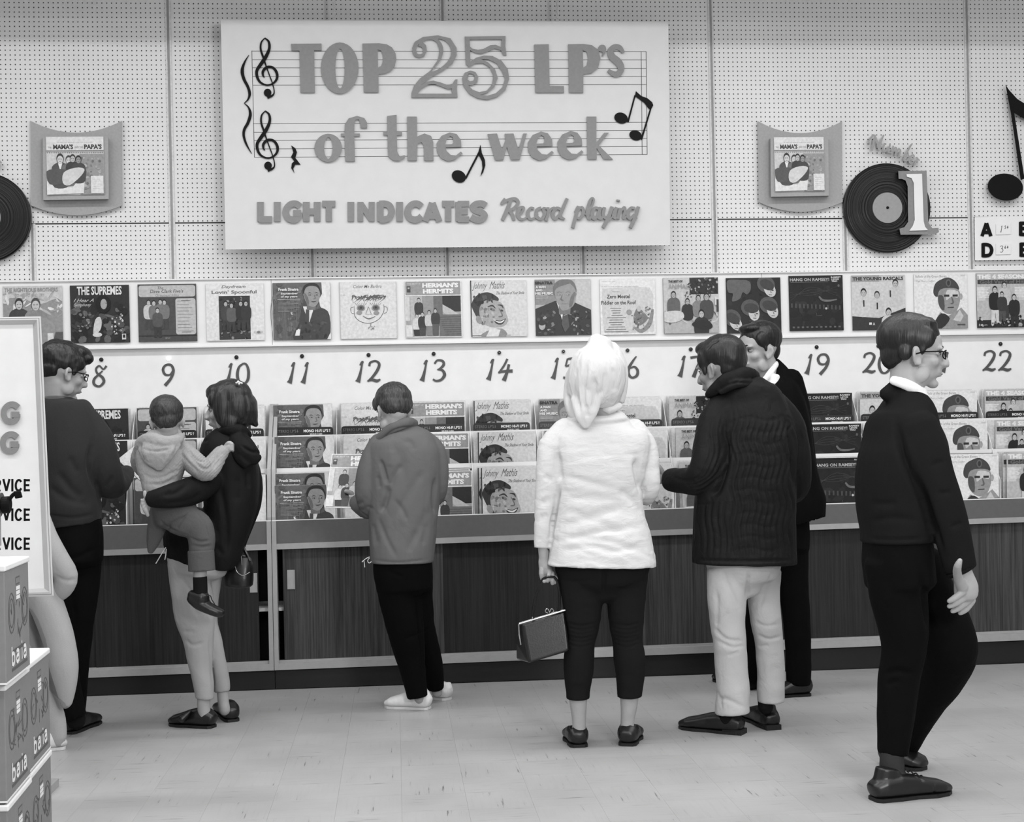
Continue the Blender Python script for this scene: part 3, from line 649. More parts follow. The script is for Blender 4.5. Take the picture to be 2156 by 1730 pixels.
# ================================================================ RECORD SLEEVES
_tx = {}
def text_geo(s, bold=0.0, shear=0.0):
    k = (s, bold, shear)
    if k not in _tx:
        cu = bpy.data.curves.new('lettering', 'FONT'); cu.body = s; cu.offset = bold; cu.shear = shear; cu.resolution_u = 2; cu.size = 1
        ob = bpy.data.objects.new('lettering', cu); me = bpy.data.meshes.new_from_object(ob)
        v = [(p.co.x, p.co.y) for p in me.vertices]; f = [tuple(p.vertices) for p in me.polygons]
        bpy.data.objects.remove(ob); bpy.data.curves.remove(cu); bpy.data.meshes.remove(me)
        xs = [p[0] for p in v]; ys = [p[1] for p in v]; x0, x1, y0, y1 = min(xs), max(xs), min(ys), max(ys)
        _tx[k] = ([((p[0]-x0)/(x1-x0), (p[1]-y0)/(y1-y0)) for p in v], f)
    return _tx[k]
LP = 0.314
class Art:
    """flat print on a sleeve; unit square, x to the right, y down"""
    def __init__(s, bg): s.m = MB(); s.h = 0; s.rect(0, 0, 1, 1, bg)
    def xf(s):
        s.h += 1; hh = s.h * 0.00006
        return lambda a, b, h: ((a-.5)*LP, -hh-.0022, (1-b)*LP)
    def _prism(s, l, col):
        l = [(p[0], p[1]) for p in l]
        ar = sum(l[i-1][0]*l[i][1]-l[i][0]*l[i-1][1] for i in range(len(l)))
        s.m.prism([[(max(0,min(1,x)), -max(0,min(1,y))) for x, y in l]], None, 0, (lambda f: (lambda a, b, h: f(a, -b, h)))(s.xf()), col)
        return s
    def rect(s, x0, y0, x1, y1, c): return s._prism([(x0,y0),(x1,y0),(x1,y1),(x0,y1)], c)
    def rrect(s, x0, y0, x1, y1, r, c):
        l = []
        for cx, cy, a0 in ((x1-r,y1-r,0),(x0+r,y1-r,90),(x0+r,y0+r,180),(x1-r,y0+r,270)):
            l += [(cx+r*math.cos(math.radians(a0+k*30)), cy+r*math.sin(math.radians(a0+k*30))) for k in range(4)]
        return s._prism(l, c)
    def ell(s, cx, cy, rx, ry, c, n=18, rot=0):
        return s._prism([(cx+rx*math.cos(t)*math.cos(rot)-ry*math.sin(t)*math.sin(rot), cy+rx*math.cos(t)*math.sin(rot)+ry*math.sin(t)*math.cos(rot)) for t in [2*PI*i/n for i in range(n)]], c)
    def poly(s, l, c, sub=0): return s._prism(smooth(l, sub, True) if sub else l, c)
    def line(s, l, w, c, sub=4):
        f = s.xf(); s.m.ribbon([(p[0], -p[1], p[2] if len(p) > 2 else w) for p in l], None, 0, lambda a, b, h: f(a, -b, h), c, sub=sub); return s
    def text(s, t, x0, y0, x1, y1, c, bold=0.0, shear=0.0):
        v, f = text_geo(t, bold, shear); g = s.xf()
        s.m.add([g(x0+(x1-x0)*a, y1-(y1-y0)*b, 0) for a, b in v], f, c); return s
    def lines(s, x0, y0, x1, y1, n, c, w=.008, rag=.3):
        for i in range(n):
            y = y0 + (y1-y0)*i/max(1, n-1); e = x1 - (x1-x0)*rag*RNG.rand(); s.rect(x0, y-w/2, e, y+w/2, c)
        return s
    def man(s, x, y, k, skin, hair, coat, shirt=None, legs=None, face=0):
        """small posed figure: (x, y) chin, k head height"""
        if legs is not None: s.poly([(x-k*.7,y+k*2.6),(x+k*.7,y+k*2.6),(x+k*.75,y+k*5),(x+k*.15,y+k*5),(x,y+k*3.2),(x-k*.2,y+k*5),(x-k*.75,y+k*5)], legs)
        s.poly([(x-k*.25,y-k*.1),(x+k*.25,y-k*.1),(x+k*.95,y+k*.4),(x+k*1.05,y+k*1.8),(x+k*.7,y+k*2.8),(x-k*.7,y+k*2.8),(x-k*1.05,y+k*1.8),(x-k*.95,y+k*.4)], coat, 3)
        if shirt is not None: s.poly([(x-k*.25,y),(x+k*.25,y),(x,y+k*.9)], shirt)
        s.ell(x, y-k*.55, k*.42, k*.60, hair); s.ell(x+k*.04*face, y-k*.42, k*.34, k*.45, skin)
        s.rect(x-k*.22, y-k*.52, x-k*.06, y-k*.46, hair); s.rect(x+k*.06, y-k*.52, x+k*.22, y-k*.46, hair); s.rect(x-k*.12, y-k*.2, x+k*.12, y-k*.16, hair)
        return s
def portrait(a, cx, cy, k, skin, dark, turn=1):
    """a large head, three-quarter view: k = head height"""
    a.poly([(cx-k*.22,cy+k*.30),(cx+k*.18,cy+k*.28),(cx+k*.14,cy+k*.62),(cx-k*.22,cy+k*.62)], skin-34, 0)
    a.poly([(cx-k*.35,cy-k*.02),(cx-k*.33,cy-k*.36),(cx-k*.08,cy-k*.50),(cx+k*.22,cy-k*.46),(cx+k*.35,cy-k*.25),(cx+k*.33,cy-k*.05),(cx,cy)], dark, 4)
    a.poly([(cx-k*.29,cy-k*.20),(cx-k*.15*turn,cy-k*.36),(cx+k*.16,cy-k*.36),(cx+k*.31,cy-k*.20),(cx+k*.34,cy+k*.05),(cx+k*.24,cy+k*.36),(cx+k*.06*turn,cy+k*.50),(cx-k*.18,cy+k*.40),(cx-k*.31,cy+k*.12)], skin, 4)
    a.poly([(cx-turn*k*.30,cy-k*.10),(cx-turn*k*.37,cy-k*.03),(cx-turn*k*.30,cy+k*.12)], skin-25)
    a.poly([(cx-turn*k*.31,cy-k*.1),(cx-turn*k*.16,cy+k*.1),(cx-turn*k*.12,cy+k*.40),(cx-turn*k*.24,cy+k*.30)], skin-38, 3)
    for s_ in (-1, 1):
        ex = cx + s_*k*.14 + turn*k*.05
        a.line([(ex-k*.08,cy-k*.07,k*.012),(ex,cy-k*.10,k*.03),(ex+k*.08,cy-k*.07,k*.014)], 0, dark+15)
        a.ell(ex, cy, k*.065, k*.028, dark+20); a.ell(ex-k*.02, cy-k*.005, k*.02, k*.016, skin+30)
    nx = cx + turn*k*.09
    a.line([(nx,cy-k*.02,k*.02),(nx+turn*k*.05,cy+k*.14,k*.04),(nx-turn*k*.03,cy+k*.17,k*.03)], 0, skin-45)
    a.line([(cx-k*.08+turn*k*.05,cy+k*.27,k*.015),(cx+turn*k*.06,cy+k*.285,k*.045),(cx+k*.14+turn*k*.05,cy+k*.26,k*.015)], 0, dark+25)
def blot(a, x0, y0, x1, y1, n, cols, s0=.01, s1=.04, asp=2.0):
    for _ in range(n):
        a.ell(x0+(x1-x0)*RNG.rand(), y0+(y1-y0)*RNG.rand(), (s0+(s1-s0)*RNG.rand())*asp, s0+(s1-s0)*RNG.rand(), int(cols[RNG.randint(len(cols))]), 7, RNG.rand()*3)
COV = {}
def cov7():
    a = Art(200); a.poly([(0,.3),(.3,.2),(.6,.32),(1,.25),(1,1),(0,1)], 150, 4); blot(a, 0, .12, 1, .5, 40, (225,180,210,160), .01, .03, 4); a.rect(0,.8,1,1,90)
    a.text("THE RIGHTEOUS BROTHERS", .03,.03,.93,.10,150,.02); a.text("GO AHEAD AND CRY", .2,.13,.7,.18,170)
    a.man(.27,.40,.17,190,60,70); a.man(.55,.42,.19,195,80,140); a.poly([(.5,.6),(.7,.55),(.88,.7),(.8,1),(.6,1)], 150, 3); a.rect(.74,.82,.84,1,215); return a
def cov8():
    a = Art(48); blot(a, .02,.25,.98,.98,70,(40,60,80,36,100),.02,.07,1.5); a.text("THE SUPREMES", .12,.02,.88,.17,225,.03); a.text("I Hear A", .06,.23,.40,.29,210,0,.5); a.text("Symphony", .06,.31,.36,.38,210,0,.5)
    a.ell(.56,.33,.13,.16,26); a.ell(.57,.33,.055,.09,165); a.rect(.60,.31,.63,.32,60); a.poly([(.42,.6),(.5,.55),(.53,.65),(.5,.78),(.42,.85),(.38,.82)],205,3); a.ell(.45,.86,.08,.04,210); blot(a,.7,.5,.9,.85,26,(190,150,215,110),.008,.022,1); blot(a,.1,.5,.35,.8,20,(110,140,90),.01,.03,1); a.rect(.87,.85,.94,.95,200); a.rect(.885,.865,.925,.92,40); return a
def cov9():
    a = Art(78); a.rrect(.015,.02,.985,.22,.04,188); a.text("The", .34,.04,.44,.09,70,0,.3); a.text("Dave Clark Five's", .21,.09,.78,.15,80,.01,.2); a.text("Greatest Hits", .30,.17,.70,.215,130,0,.2)
    a.rrect(.64,.25,.985,.88,.04,190); a.lines(.67,.30,.95,.82,10,125,.008); a.line([(.74,.29,.008),(.9,.29,.008)],0,70,1); a.line([(.74,.84,.008),(.9,.84,.008)],0,70,1)
    for x, y in ((.18,.36),(.27,.37),(.38,.35),(.45,.36)): a.man(x,y,.085,190,50,200 if x < .2 else 120,None,70)
    a.man(.33,.50,.085,190,45,85,None,60); a.rect(0,.885,1,.9,60); a.text("EPIC", .46,.93,.54,.955,170); return a
def cov10():
    a = Art(226); a.text("Daydream", .27,.03,.69,.10,120,.02,.3); a.text("Lovin' Spoonful", .10,.12,.88,.20,110,.03); a.text("The", .14,.09,.22,.12,205,.0)
    a.rect(.22,.22,.76,.985,62); blot(a,.24,.25,.74,.97,90,(40,80,110,30,140,52),.006,.026,1.2)
    for x, y, c in ((.34,.40,70),(.44,.43,95),(.60,.40,50),(.69,.40,56)): a.man(x,y,.085,180,40,c,None,60)
    a.ell(.9,.86,.03,.018,120); a.text("STEREO", .82,.85,.98,.875,140); return a
def cov11():
    a = Art(104); blot(a,0,0,.6,1,60,(90,115,120,84),.02,.06,1.0)
    for i in range(20): x = .02+.05*i*.8; a.line([(x,.05+.3*RNG.rand(),.004),(x-.06,.5,.010),(x-.03,1,.004)],0,int(84+50*RNG.rand()))
    a.poly([(.85,0),(1,0),(1,.5),(1,1),(.93,1),(.97,.62),(.82,.42),(.80,.3),(.86,.2)], 228)
    a.poly([(.52,.42),(.68,.5),(.85,.45),(.98,.58),(.93,1),(.35,1),(.45,.7)], 70, 3); a.poly([(.52,.42),(.72,.42),(.62,.72)], 225); a.poly([(.57,.47),(.63,.47),(.62,.74),(.55,.72)], 76)
    portrait(a, .68, .22, .42, 150, 52, 1); a.poly([(.40,.82),(.47,.80),(.45,.93),(.37,.93)], 228); blot(a,.4,.7,.95,.98,20,(60,86,50),.01,.03,2)
    a.text("Frank Sinatra", .10,.09,.45,.14,226,.04); a.text("September", .14,.17,.44,.215,216,.04); a.text("of my years", .14,.225,.43,.27,216,.04); a.rect(.08,.29,.48,.295,200); a.lines(.09,.32,.47,.5,9,160,.005); a.poly([(.30,.52),(.34,.52),(.31,.56),(.35,.56)],215); return a
def cov12():
    a = Art(222); a.text("Color Me Barbra", .24,.05,.74,.11,120,.01,.25); a.rect(0,0,.012,1,195); a.rect(.985,0,1,1,200)
    a.line([(.25,.42,.008),(.26,.60,.012),(.36,.70,.012),(.52,.73,.012),(.68,.66,.012),(.77,.52,.012),(.77,.40,.008)],0,105)
    for s_, x in ((-1,.22),(1,.80)): a.line([(x-s_*.02,.44,.01),(x+s_*.03,.46,.01),(x+s_*.02,.54,.01),(x-s_*.03,.56,.01)],0,105)
    for i in range(26): t = i/25; x = .2+.55*t; a.line([(.30+.3*t,.30+.03*math.sin(i*9),.006),(.25+.55*t+.05*math.sin(i*5),.25-.02*math.cos(i*7),.014),(x+.1*math.sin(i*3),.33+.04*math.sin(i*2),.004)],0,95)
    for x in (.37,.63): a.ell(x,.46,.075,.055,150); a.ell(x,.46,.055,.04,100); a.ell(x,.455,.02,.02,60); [a.line([(x-.06+.024*j,.42,.005),(x-.10+.04*j,.37,.005)],0,100,1) for j in range(6)]
    a.line([(.50,.44,.008),(.45,.57,.009),(.55,.575,.009),(.505,.44,.006)],0,110,1); a.ell(.34,.54,.05,.035,150); a.ell(.64,.55,.05,.035,150); a.line([(.40,.60,.008),(.50,.65,.014),(.62,.61,.008)],0,105); a.line([(.54,.73,.01),(.53,.79,.01)],0,110,1); blot(a,.48,.78,.6,.84,9,(120,160),.008,.014,1); a.text("CL 2478", .02,.22,.10,.235,160); return a
def cov13():
    a = Art(230); a.rrect(.01,.01,.985,.25,.02,152); a.text("THE BEST OF", .04,.035,.28,.06,215); a.text("HERMAN'S", .31,.035,.95,.12,236,.055); a.text("HERMITS", .32,.14,.86,.225,236,.055); a.rect(.035,.09,.10,.20,70); a.rect(.05,.11,.085,.14,180)
    a.rect(.01,.265,.985,.985,165); a.rect(.01,.27,.08,.7,210); a.rect(.09,.27,.30,.8,185); a.rect(.30,.27,.50,.7,150); a.rect(.50,.27,.66,.8,110); a.rect(.66,.27,.985,.55,46)
    a.poly([(.66,.42),(.8,.5),(.95,.6),(.985,.7),(.985,.74),(.9,.72),(.66,.55)],190,0); a.rect(.6,.60,.985,.985,110)
    for i in range(9): a.rect(.60+.012*i,.64+.038*i,.985,.648+.038*i,75)
    a.man(.24,.38,.075,190,60,60,None,220)
    for x,y,c,l in ((.20,.66,210,50),(.30,.63,55,70),(.42,.60,200,130),(.53,.57,60,90)): a.man(x,y,.075,190,55,c,None,None); a.poly([(x-.06,y+.2),(x+.06,y+.2),(x+.05,.97),(x-.05,.97)],l)
    a.rect(.01,.78,.12,.985,222); return a
def cov14():
    a = Art(214); a.rect(0,0,.018,1,50); a.rect(0,.975,.7,.985,80)
    a.text("Johnny", .03,.03,.30,.185,90,.0,.6); a.text("Mathis", .34,.02,.62,.15,90,.0,.6)
    a.text("The Shadow of Your Smile", .46,.20,.96,.255,120,.02,.5)
    a.poly([(.18,1),(.28,.9),(.55,.86),(.62,1)],140,3); a.poly([(.26,1),(.34,.85),(.52,.88),(.48,1)],222)
    a.poly([(.05,.55),(.02,.40),(.12,.26),(.30,.21),(.44,.27),(.50,.36),(.30,.5),(.20,.78)], 58, 4); a.poly([(.16,.48),(.26,.36),(.45,.36),(.58,.44),(.63,.60),(.66,.72),(.58,.82),(.40,.84),(.24,.78),(.16,.64)],168,4)
    a.ell(.14,.70,.05,.08,150,14,-.4); a.line([(.28,.48,.01),(.38,.45,.03),(.44,.50,.012)],0,60); a.line([(.48,.44,.01),(.55,.45,.03),(.58,.50,.012)],0,60); a.ell(.38,.52,.04,.018,64,12,.3); a.ell(.55,.54,.03,.018,64,12,.3)
    a.line([(.50,.50,.012),(.56,.63,.024),(.49,.65,.02)],0,115); a.poly([(.40,.70),(.52,.72),(.62,.68),(.56,.78),(.46,.78)],60,3); a.poly([(.43,.72),(.52,.735),(.60,.70),(.55,.755),(.48,.755)],225,3); blot(a,.18,.45,.42,.80,26,(140,188,120),.008,.025,1.4); blot(a,.06,.26,.42,.42,16,(36,84,50),.01,.03,1.6); return a
def cov15():
    a = Art(180); a.rect(0,0,.36,.45,140); a.rect(.72,0,1,.6,196); a.poly([(0,.52),(.36,.38),(.72,.42),(1,.55),(1,1),(0,1)],44,0); blot(a,.02,.55,.36,.98,34,(120,80,160,60,30),.01,.035,1.2); blot(a,.62,.55,.98,.98,34,(120,80,160,60,30),.01,.035,1.2)
    a.poly([(.38,.40),(.66,.42),(.50,.82)],222); a.poly([(.50,.55),(.57,.55),(.60,.85),(.52,.95),(.46,.8)],80,0); a.line([(.5,.65,.01),(.58,.62,.01)],0,160,1)
    portrait(a,.54,.28,.56,150,110,-1); a.text("SINATRA", 0,.03,.32,.085,50,.05); a.text("A MAN", .01,.11,.19,.155,226,.05); a.text("AND", .01,.17,.13,.21,226,.05); a.text("HIS MUSIC", 0,.225,.32,.27,226,.05); a.lines(.01,.29,.28,.33,3,210,.006); a.ell(.11,.82,.06,.08,170); a.ell(.11,.77,.065,.05,40); return a
def cov16():
    a = Art(228); a.poly([(.04,.17),(.3,.16),(.55,.14),(.9,.16),(.97,.3),(.95,.6),(.97,.95),(.5,.98),(.06,.95),(.03,.6)],206,0)
    a.text("STEREO  LSO 1093", .04,.04,.28,.055,120); a.text("AN RCA VICTOR ORIGINAL CAST RECORDING", .02,.13,.7,.145,120)
    a.text("Zero Mostel", .12,.28,.54,.35,70,.03); a.text("Fiddler on the Roof", .02,.39,.65,.46,66,.03); a.text("HAROLD PRINCE", .22,.22,.36,.235,90)
    for i, (x0, x1) in enumerate(((.18,.38),(.2,.37),(.22,.36),(.2,.4),(.12,.46),(.16,.40),(.15,.42),(.18,.38),(.14,.44),(.1,.46),(.07,.5))): a.rect(x0,.52+.042*i,x1,.532+.042*i,110)
    a.ell(.52,.60,.05,.05,150); a.line([(.62,.88,.05),(.74,.94,.07),(.88,.82,.08),(.93,.66,.06),(.95,.55,.04)],0,140); a.poly([(.6,.66),(.68,.52),(.78,.6),(.86,.72),(.72,.84),(.62,.8)],120,3); a.ell(.70,.54,.04,.05,190); blot(a,.55,.6,.9,.92,30,(70,200,100,150),.006,.02,1.2); blot(a,.82,.5,.95,.6,10,(110,140),.008,.02,1); return a
def cov17():
    a = Art(196); a.rect(.48,0,1,.30,40); blot(a,.45,0,1,.32,60,(30,90,160,50,20),.01,.03,.8); blot(a,.4,.25,.9,.35,20,(50,110),.01,.02,.6); a.rect(0,.62,1,1,178); blot(a,0,.62,1,.8,40,(120,200,90,150),.01,.03,3)
    a.text("THE BEST OF", .09,.045,.35,.085,40,.05); a.text("ANIMALS", .09,.11,.50,.20,150,.0)
    for x,y,k,c in ((.18,.36,.11,95),(.43,.48,.10,40),(.63,.42,.10,130),(.78,.41,.12,70)): a.man(x,y,k,170,40,c,None,None)
    a.poly([(.0,.62),(.3,.60),(.36,.72),(.2,.8),(0,.78)],205,3); a.man(.68,.72,.13,185,30,40,None,None); a.poly([(.5,.85),(.6,.78),(.8,.78),(.88,.9),(.7,.95)],30,3); a.rect(.93,.35,1,.5,210); a.rect(.96,.4,1,.62,60); return a
def cov18():
    a = Art(34); blot(a,0,0,1,1,50,(28,44,24,52),.02,.05,1.2)
    a.poly([(.02,.05),(.2,.03),(.42,.06),(.45,.2),(.38,.3),(.3,.26),(.24,.38),(.1,.42),(.12,.28),(.03,.25)],96,4)
    for x,y,r in ((.78,.20,.5),(.48,.62,.15),(.82,.58,.35),(.14,.80,.6)):
        a.ell(x-.05,y-.08,.17,.15,84,18,r); a.ell(x+.02,y+.02,.10,.14,196,18,-r); a.ell(x-.03,y-.07,.14,.09,62,16,r); a.rect(x-.03,y+.0,x+.01,y+.02,50); a.rect(x+.05,y+.02,x+.09,y+.04,50); a.line([(x+.03,y+.03,.01),(x+.045,y+.08,.02)],0,120); a.line([(x,y+.11,.012),(x+.06,y+.115,.012)],0,70)
    return a
def cov19():
    a = Art(30); blot(a,0,.15,1,1,30,(26,38,44),.02,.06,2); a.text("HANG ON RAMSEY!", .02,.045,.75,.10,180,.03); a.text("RAMSEY", .78,.02,.97,.05,215,.04); a.text("LEWIS", .79,.06,.93,.085,215,.04); a.text("TRIO", .79,.095,.9,.12,215,.04); a.rect(.03,.115,.73,.122,120)
    for i in range(4): a.line([(.02,.30+.05*i,.006),(.4,.36-.05*i,.008),(.9,.2+.06*i,.005)],0,64)
    for i in range(13): a.rect(.03+.074*i,.50+.004*i,.06+.074*i,.58+.004*i,74)
    a.line([(.55,.38,.03),(.62,.45,.04),(.75,.46,.035),(.88,.44,.02)],0,108); a.ell(.92,.19,.02,.025,90); a.ell(.68,.60,.02,.02,190); a.line([(.5,.68,.006),(.5,.73,.006),(.6,.72,.006)],0,100,1)
    for i in range(11): a.rect(.05+.085*i,.92,.09+.085*i,.95,100)
    return a
def cov20():
    a = Art(206); a.rect(.0,.0,.52,.12,160); a.rect(.52,.0,1,.12,196); a.text("THE YOUNG RASCALS", .02,.03,.97,.095,60,.05)
    a.poly([(0,.74),(.5,.78),(1,.6),(1,1),(0,1)],56,0)
    a.man(.82,.22,.13,185,45,200,None,None); a.man(.22,.38,.13,185,40,205,None,None); a.man(.47,.42,.12,185,60,200,None,None); a.man(.68,.74,.13,190,45,208,None,None)
    for x,y in ((.72,.28),(.22,.45),(.47,.5),(.68,.82)): a.rect(x-.012,y,x+.012,y+.12,45)
    a.rect(.31,.86,.36,.90,215); a.text("A", .38,.86,.42,.91,215,.03); return a
def cov21():
    a = Art(230); a.text("Ballads of the Green Berets", .03,.02,.62,.065,165,.02); a.text("SSgt. Barry Sadler", .03,.11,.40,.155,180,.02)
    a.poly([(.42,.42),(.36,.34),(.40,.18),(.52,.10),(.66,.07),(.80,.16),(.84,.30),(.62,.30),(.55,.36)],70,4); a.ell(.65,.17,.05,.07,100); a.ell(.65,.17,.03,.045,60)
    a.poly([(.44,.46),(.48,.30),(.64,.26),(.84,.30),(.86,.50),(.78,.70),(.66,.74),(.55,.70),(.47,.60)],150,4); a.poly([(.62,.30),(.82,.32),(.82,.44),(.7,.42),(.6,.48)],205,3); a.rect(.56,.38,.66,.42,52); a.rect(.72,.38,.82,.42,52); a.line([(.70,.42,.02),(.73,.53,.03),(.68,.55,.02)],0,100); a.line([(.62,.62,.015),(.74,.615,.02)],0,60); a.ell(.88,.42,.03,.06,165); a.poly([(.45,.4),(.55,.42),(.56,.66),(.47,.6)],84,3)
    a.poly([(.48,.70),(.62,.78),(.80,.68),(.88,.62),(1,.76),(1,1),(.3,1),(.34,.92)],150,0); a.poly([(.34,.92),(.5,.72),(.66,.82),(.50,1),(.28,1)],52,3); a.poly([(.72,.85),(.85,.66),(.92,.78),(.86,.88)],196,0); a.rect(.80,.92,.95,.95,84); a.text("LPM 3547", .88,.02,.97,.05,200); return a
def cov22():
    a = Art(186); a.text("THE 4 SEASONS'", .02,.02,.98,.105,232,.06); a.rect(.02,.12,.98,.20,64); a.text("Gold Vault of Hits", .06,.125,.95,.195,110,.03)
    a.rect(0,.25,.16,.5,210); a.rect(.80,.25,1,.5,206); a.lines(.02,.27,.26,.44,7,226,.02,.4); a.lines(.72,.27,.98,.44,7,226,.02,.3); a.rect(0,.86,1,1,46); blot(a,0,.8,1,.97,60,(160,60,200,90,40),.008,.03,1.3)
    a.man(.34,.36,.11,190,40,40,None,210); a.man(.52,.28,.11,195,50,195,None,60); a.man(.47,.44,.09,190,40,60,None,80); a.man(.70,.50,.10,190,40,44,None,50); a.text("PHILIPS", .03,.94,.18,.965,190); return a
for n in range(7, 23): COV[n] = globals()['cov%d' % n]()
NICK = {7:('two men before a pale sky','two men'), 8:('white block title over a dark scene','dark'), 9:('rounded pale title box over five standing men','grey'), 10:('dark upright photo centred on white','white'),
 11:('painted man in a dark suit with folded arms','grey'), 12:('child-like drawing of a smiling face on white','pale'), 13:('grey title bar over five men on steps','pale'), 14:('painted head of a smiling man on pale grey','pale'),
 15:('large pale head above a dark jacket','grey'), 16:('pale cartoon dancer and thin lettering','pale'), 17:('five seated men under dark foliage','grey'), 18:('four tilted faces on black','dark'),
 19:('black ground with thin pale lines','dark'), 20:('four young men in ties','pale'), 21:('soldier in a dark beret on white','white'), 22:('four men on a rocky bank under white title','grey')}
PRINT = {n: mesh_of('printed_cover', a.m, M['print']) for n, a in COV.items()}
def sleeve_mesh(mat, th=.0038):
    m = MB(); m.box((-LP/2-.0005, -.002, 0), (LP/2+.0005, -.002+th, LP+.0005)); return mesh_of('record_sleeve', m, M[mat])
M['sleeve_dark'] = simple('dark_sleeve_edge', 70, 0.5)
SLV = {'light': sleeve_mesh('edge'), 'dark': sleeve_mesh('sleeve_dark')}
def sleeve(n, p, lean=0.0, roll=0.0, yaw=0.0, tone='light', prt=True, label=None, group=None):
    o = link(bpy.data.objects.new('record_sleeve', SLV[tone])); o.location = p; o.rotation_euler = (-lean, roll, yaw)
    tag(o, label, 'record sleeve', group)
    if prt:
        c = link(bpy.data.objects.new('printed_cover', PRINT[n])); c.parent = o
    return o
# the header row
HC = {7:(70,663), 8:(211,661), 9:(353,658.5), 10:(495.5,656.5), 11:(636,655), 12:(776,653), 13:(913,650.5), 14:(1050.5,649), 15:(1186,647), 16:(1322,645.5), 17:(1455,643), 18:(1587,643), 19:(1718.5,638), 20:(1850,637), 21:(1981,634), 22:(2112,632)}
for n, (x, y) in HC.items():
    p = at(x, y, HY-.004); sleeve(n, (p.x, p.y, p.z-LP/2), 0, -.004, 0, 'dark' if NICK[n][1] in ('dark','grey') else 'light',
        label='record cover on the upper ledge: ' + NICK[n][0], group='record covers on the upper ledge')
for n, (x, y) in ((7, (161, 355)), (7, (1684, 349))):
    pass
def mama():
    a = Art(222); a.rect(0,.25,1,1,205); a.text("IF YOU CAN BELIEVE YOUR EYES AND EARS", .2,.09,.8,.105,120); a.text("THE", .03,.17,.09,.2,130,.02); a.text("MAMA'S", .12,.13,.47,.215,60,.05); a.text("AND THE", .49,.16,.64,.2,130,.02); a.text("PAPA'S", .66,.13,.97,.215,60,.05); a.rect(0,.235,1,.25,110)
    for i in range(26): a.poly([(i/26,.26),((i+1)/26,.26),((i+.5)/26,.29)],140)
    a.rect(.58,.3,1,1,150); blot(a,.58,.3,1,.98,50,(130,165,110,180),.01,.03,1.3); a.poly([(0,.72),(.2,.86),(.45,.88),(.62,.6),(.68,.62),(.64,.98),(0,1)],224,0)
    a.man(.24,.46,.15,205,50,80,230,None); a.man(.39,.47,.13,205,60,110,None,None); a.man(.46,.44,.12,190,50,60,None,None); a.man(.56,.46,.12,150,40,70,None,None); a.poly([(0,.6),(.2,.56),(.4,.6),(.3,.8),(.05,.82)],86,3); a.poly([(.3,.62),(.5,.54),(.66,.56),(.6,.68),(.4,.84),(.28,.8)],212,3)
    a.rect(.77,.68,.99,.985,222); a.lines(.8,.75,.96,.9,5,190,.006); return a
COV[99] = mama(); PRINT[99] = mesh_of('printed_cover', COV[99].m, M['print'])
for i, (x0, y0, x1, y1) in enumerate(sh_spots):
    A, B = at(x0, y1, DY-.055), at(x1, y0, DY-.055); k = (B.x-A.x)/LP
    o = sleeve(99, ((A.x+B.x)/2, DY-.055, A.z), 0, -.004, 0, 'light', label='record cover of four people in a tub, on the plaque ' + ('beside the cut-off record' if i == 0 else 'beside the whole giant record'))
    o.scale = (k, 1, (B.z-A.z)/LP)
# the bins
card_m = MB(); _w = .155; card_m.prism([[(-_w,0),(_w,0),(_w,.036),(_w-.004,.046),(_w-.014,.050),(-_w+.014,.050),(-_w+.004,.046),(-_w,.036)]], 0, .002, lambda a, b, h: (a, -h, b))
card_me = mesh_of('divider_card', card_m, M['card'])
ct = MB()
def ctext(s, x0, y0, x1, y1, col, bold):
    v, f = text_geo(s, bold); ct.add([((x0+(x1-x0)*a)*.31-.155, -.0024, .05*(1-(y1-(y1-y0)*b))) for a, b in v], f, col)
ctext("STEREO LP'S", .03,.24,.36,.56,120,.0); ctext("IN FRONT OF CARD", .06,.68,.34,.84,96,.0); ctext("MONO HI-FI LP'S", .49,.24,.915,.56,236,.03); ctext("BEHIND CARD", .60,.68,.81,.84,225,.02)
for x, s_, c_ in ((.385, 1, 120), (.94, -1, 236)):
    y0_, y1_ = (.24, .56)
    X_ = x*.31-.155; Z = lambda q: .05*(1-q)
    ct.add([(X_-.0012,-.0024,Z(y1_)),(X_+.0012,-.0024,Z(y1_)),(X_+.0012,-.0024,Z(y0_)),(X_-.0012,-.0024,Z(y0_))], [(0,1,2,3)], c_)
    zt, zb = (Z(y1_), Z(y1_)+.006) if s_ > 0 else (Z(y0_), Z(y0_)-.006)
    ct.add([(X_,-.0024,zt),(X_+.005,-.0024,zb),(X_-.005,-.0024,zb)], [(0,1,2)], c_)
ct_me = mesh_of('card_lettering', ct, M['print'])
WN = {6:'six',7:'seven',8:'eight',9:'nine',10:'ten',11:'eleven',12:'twelve',13:'thirteen',14:'fourteen',15:'fifteen',16:'sixteen',17:'seventeen',18:'eighteen',19:'nineteen',20:'twenty',21:'twenty-one',22:'twenty-two',23:'twenty-three'}
BX = lambda n: -1.577 + .3607*(n-8) + .005
def row_z(pxa, pxb, Y): return zl(pxa, pxb, Y)
t1 = zl((587, 853), (2100, 820), .262); t2 = zl((587, 920), (2156, 883), .168); t3 = zl((1016, 985), (2128, 953), .045)
dz = {7:(0,0,0), 11:(0,0,-.062), 12:(0,0,-.05), 13:(0,0,-.01), 16:(0,0,-.02), 17:(0,0,-.05), 19:(.0,.0,-.015), 20:(0,0,-.03)}
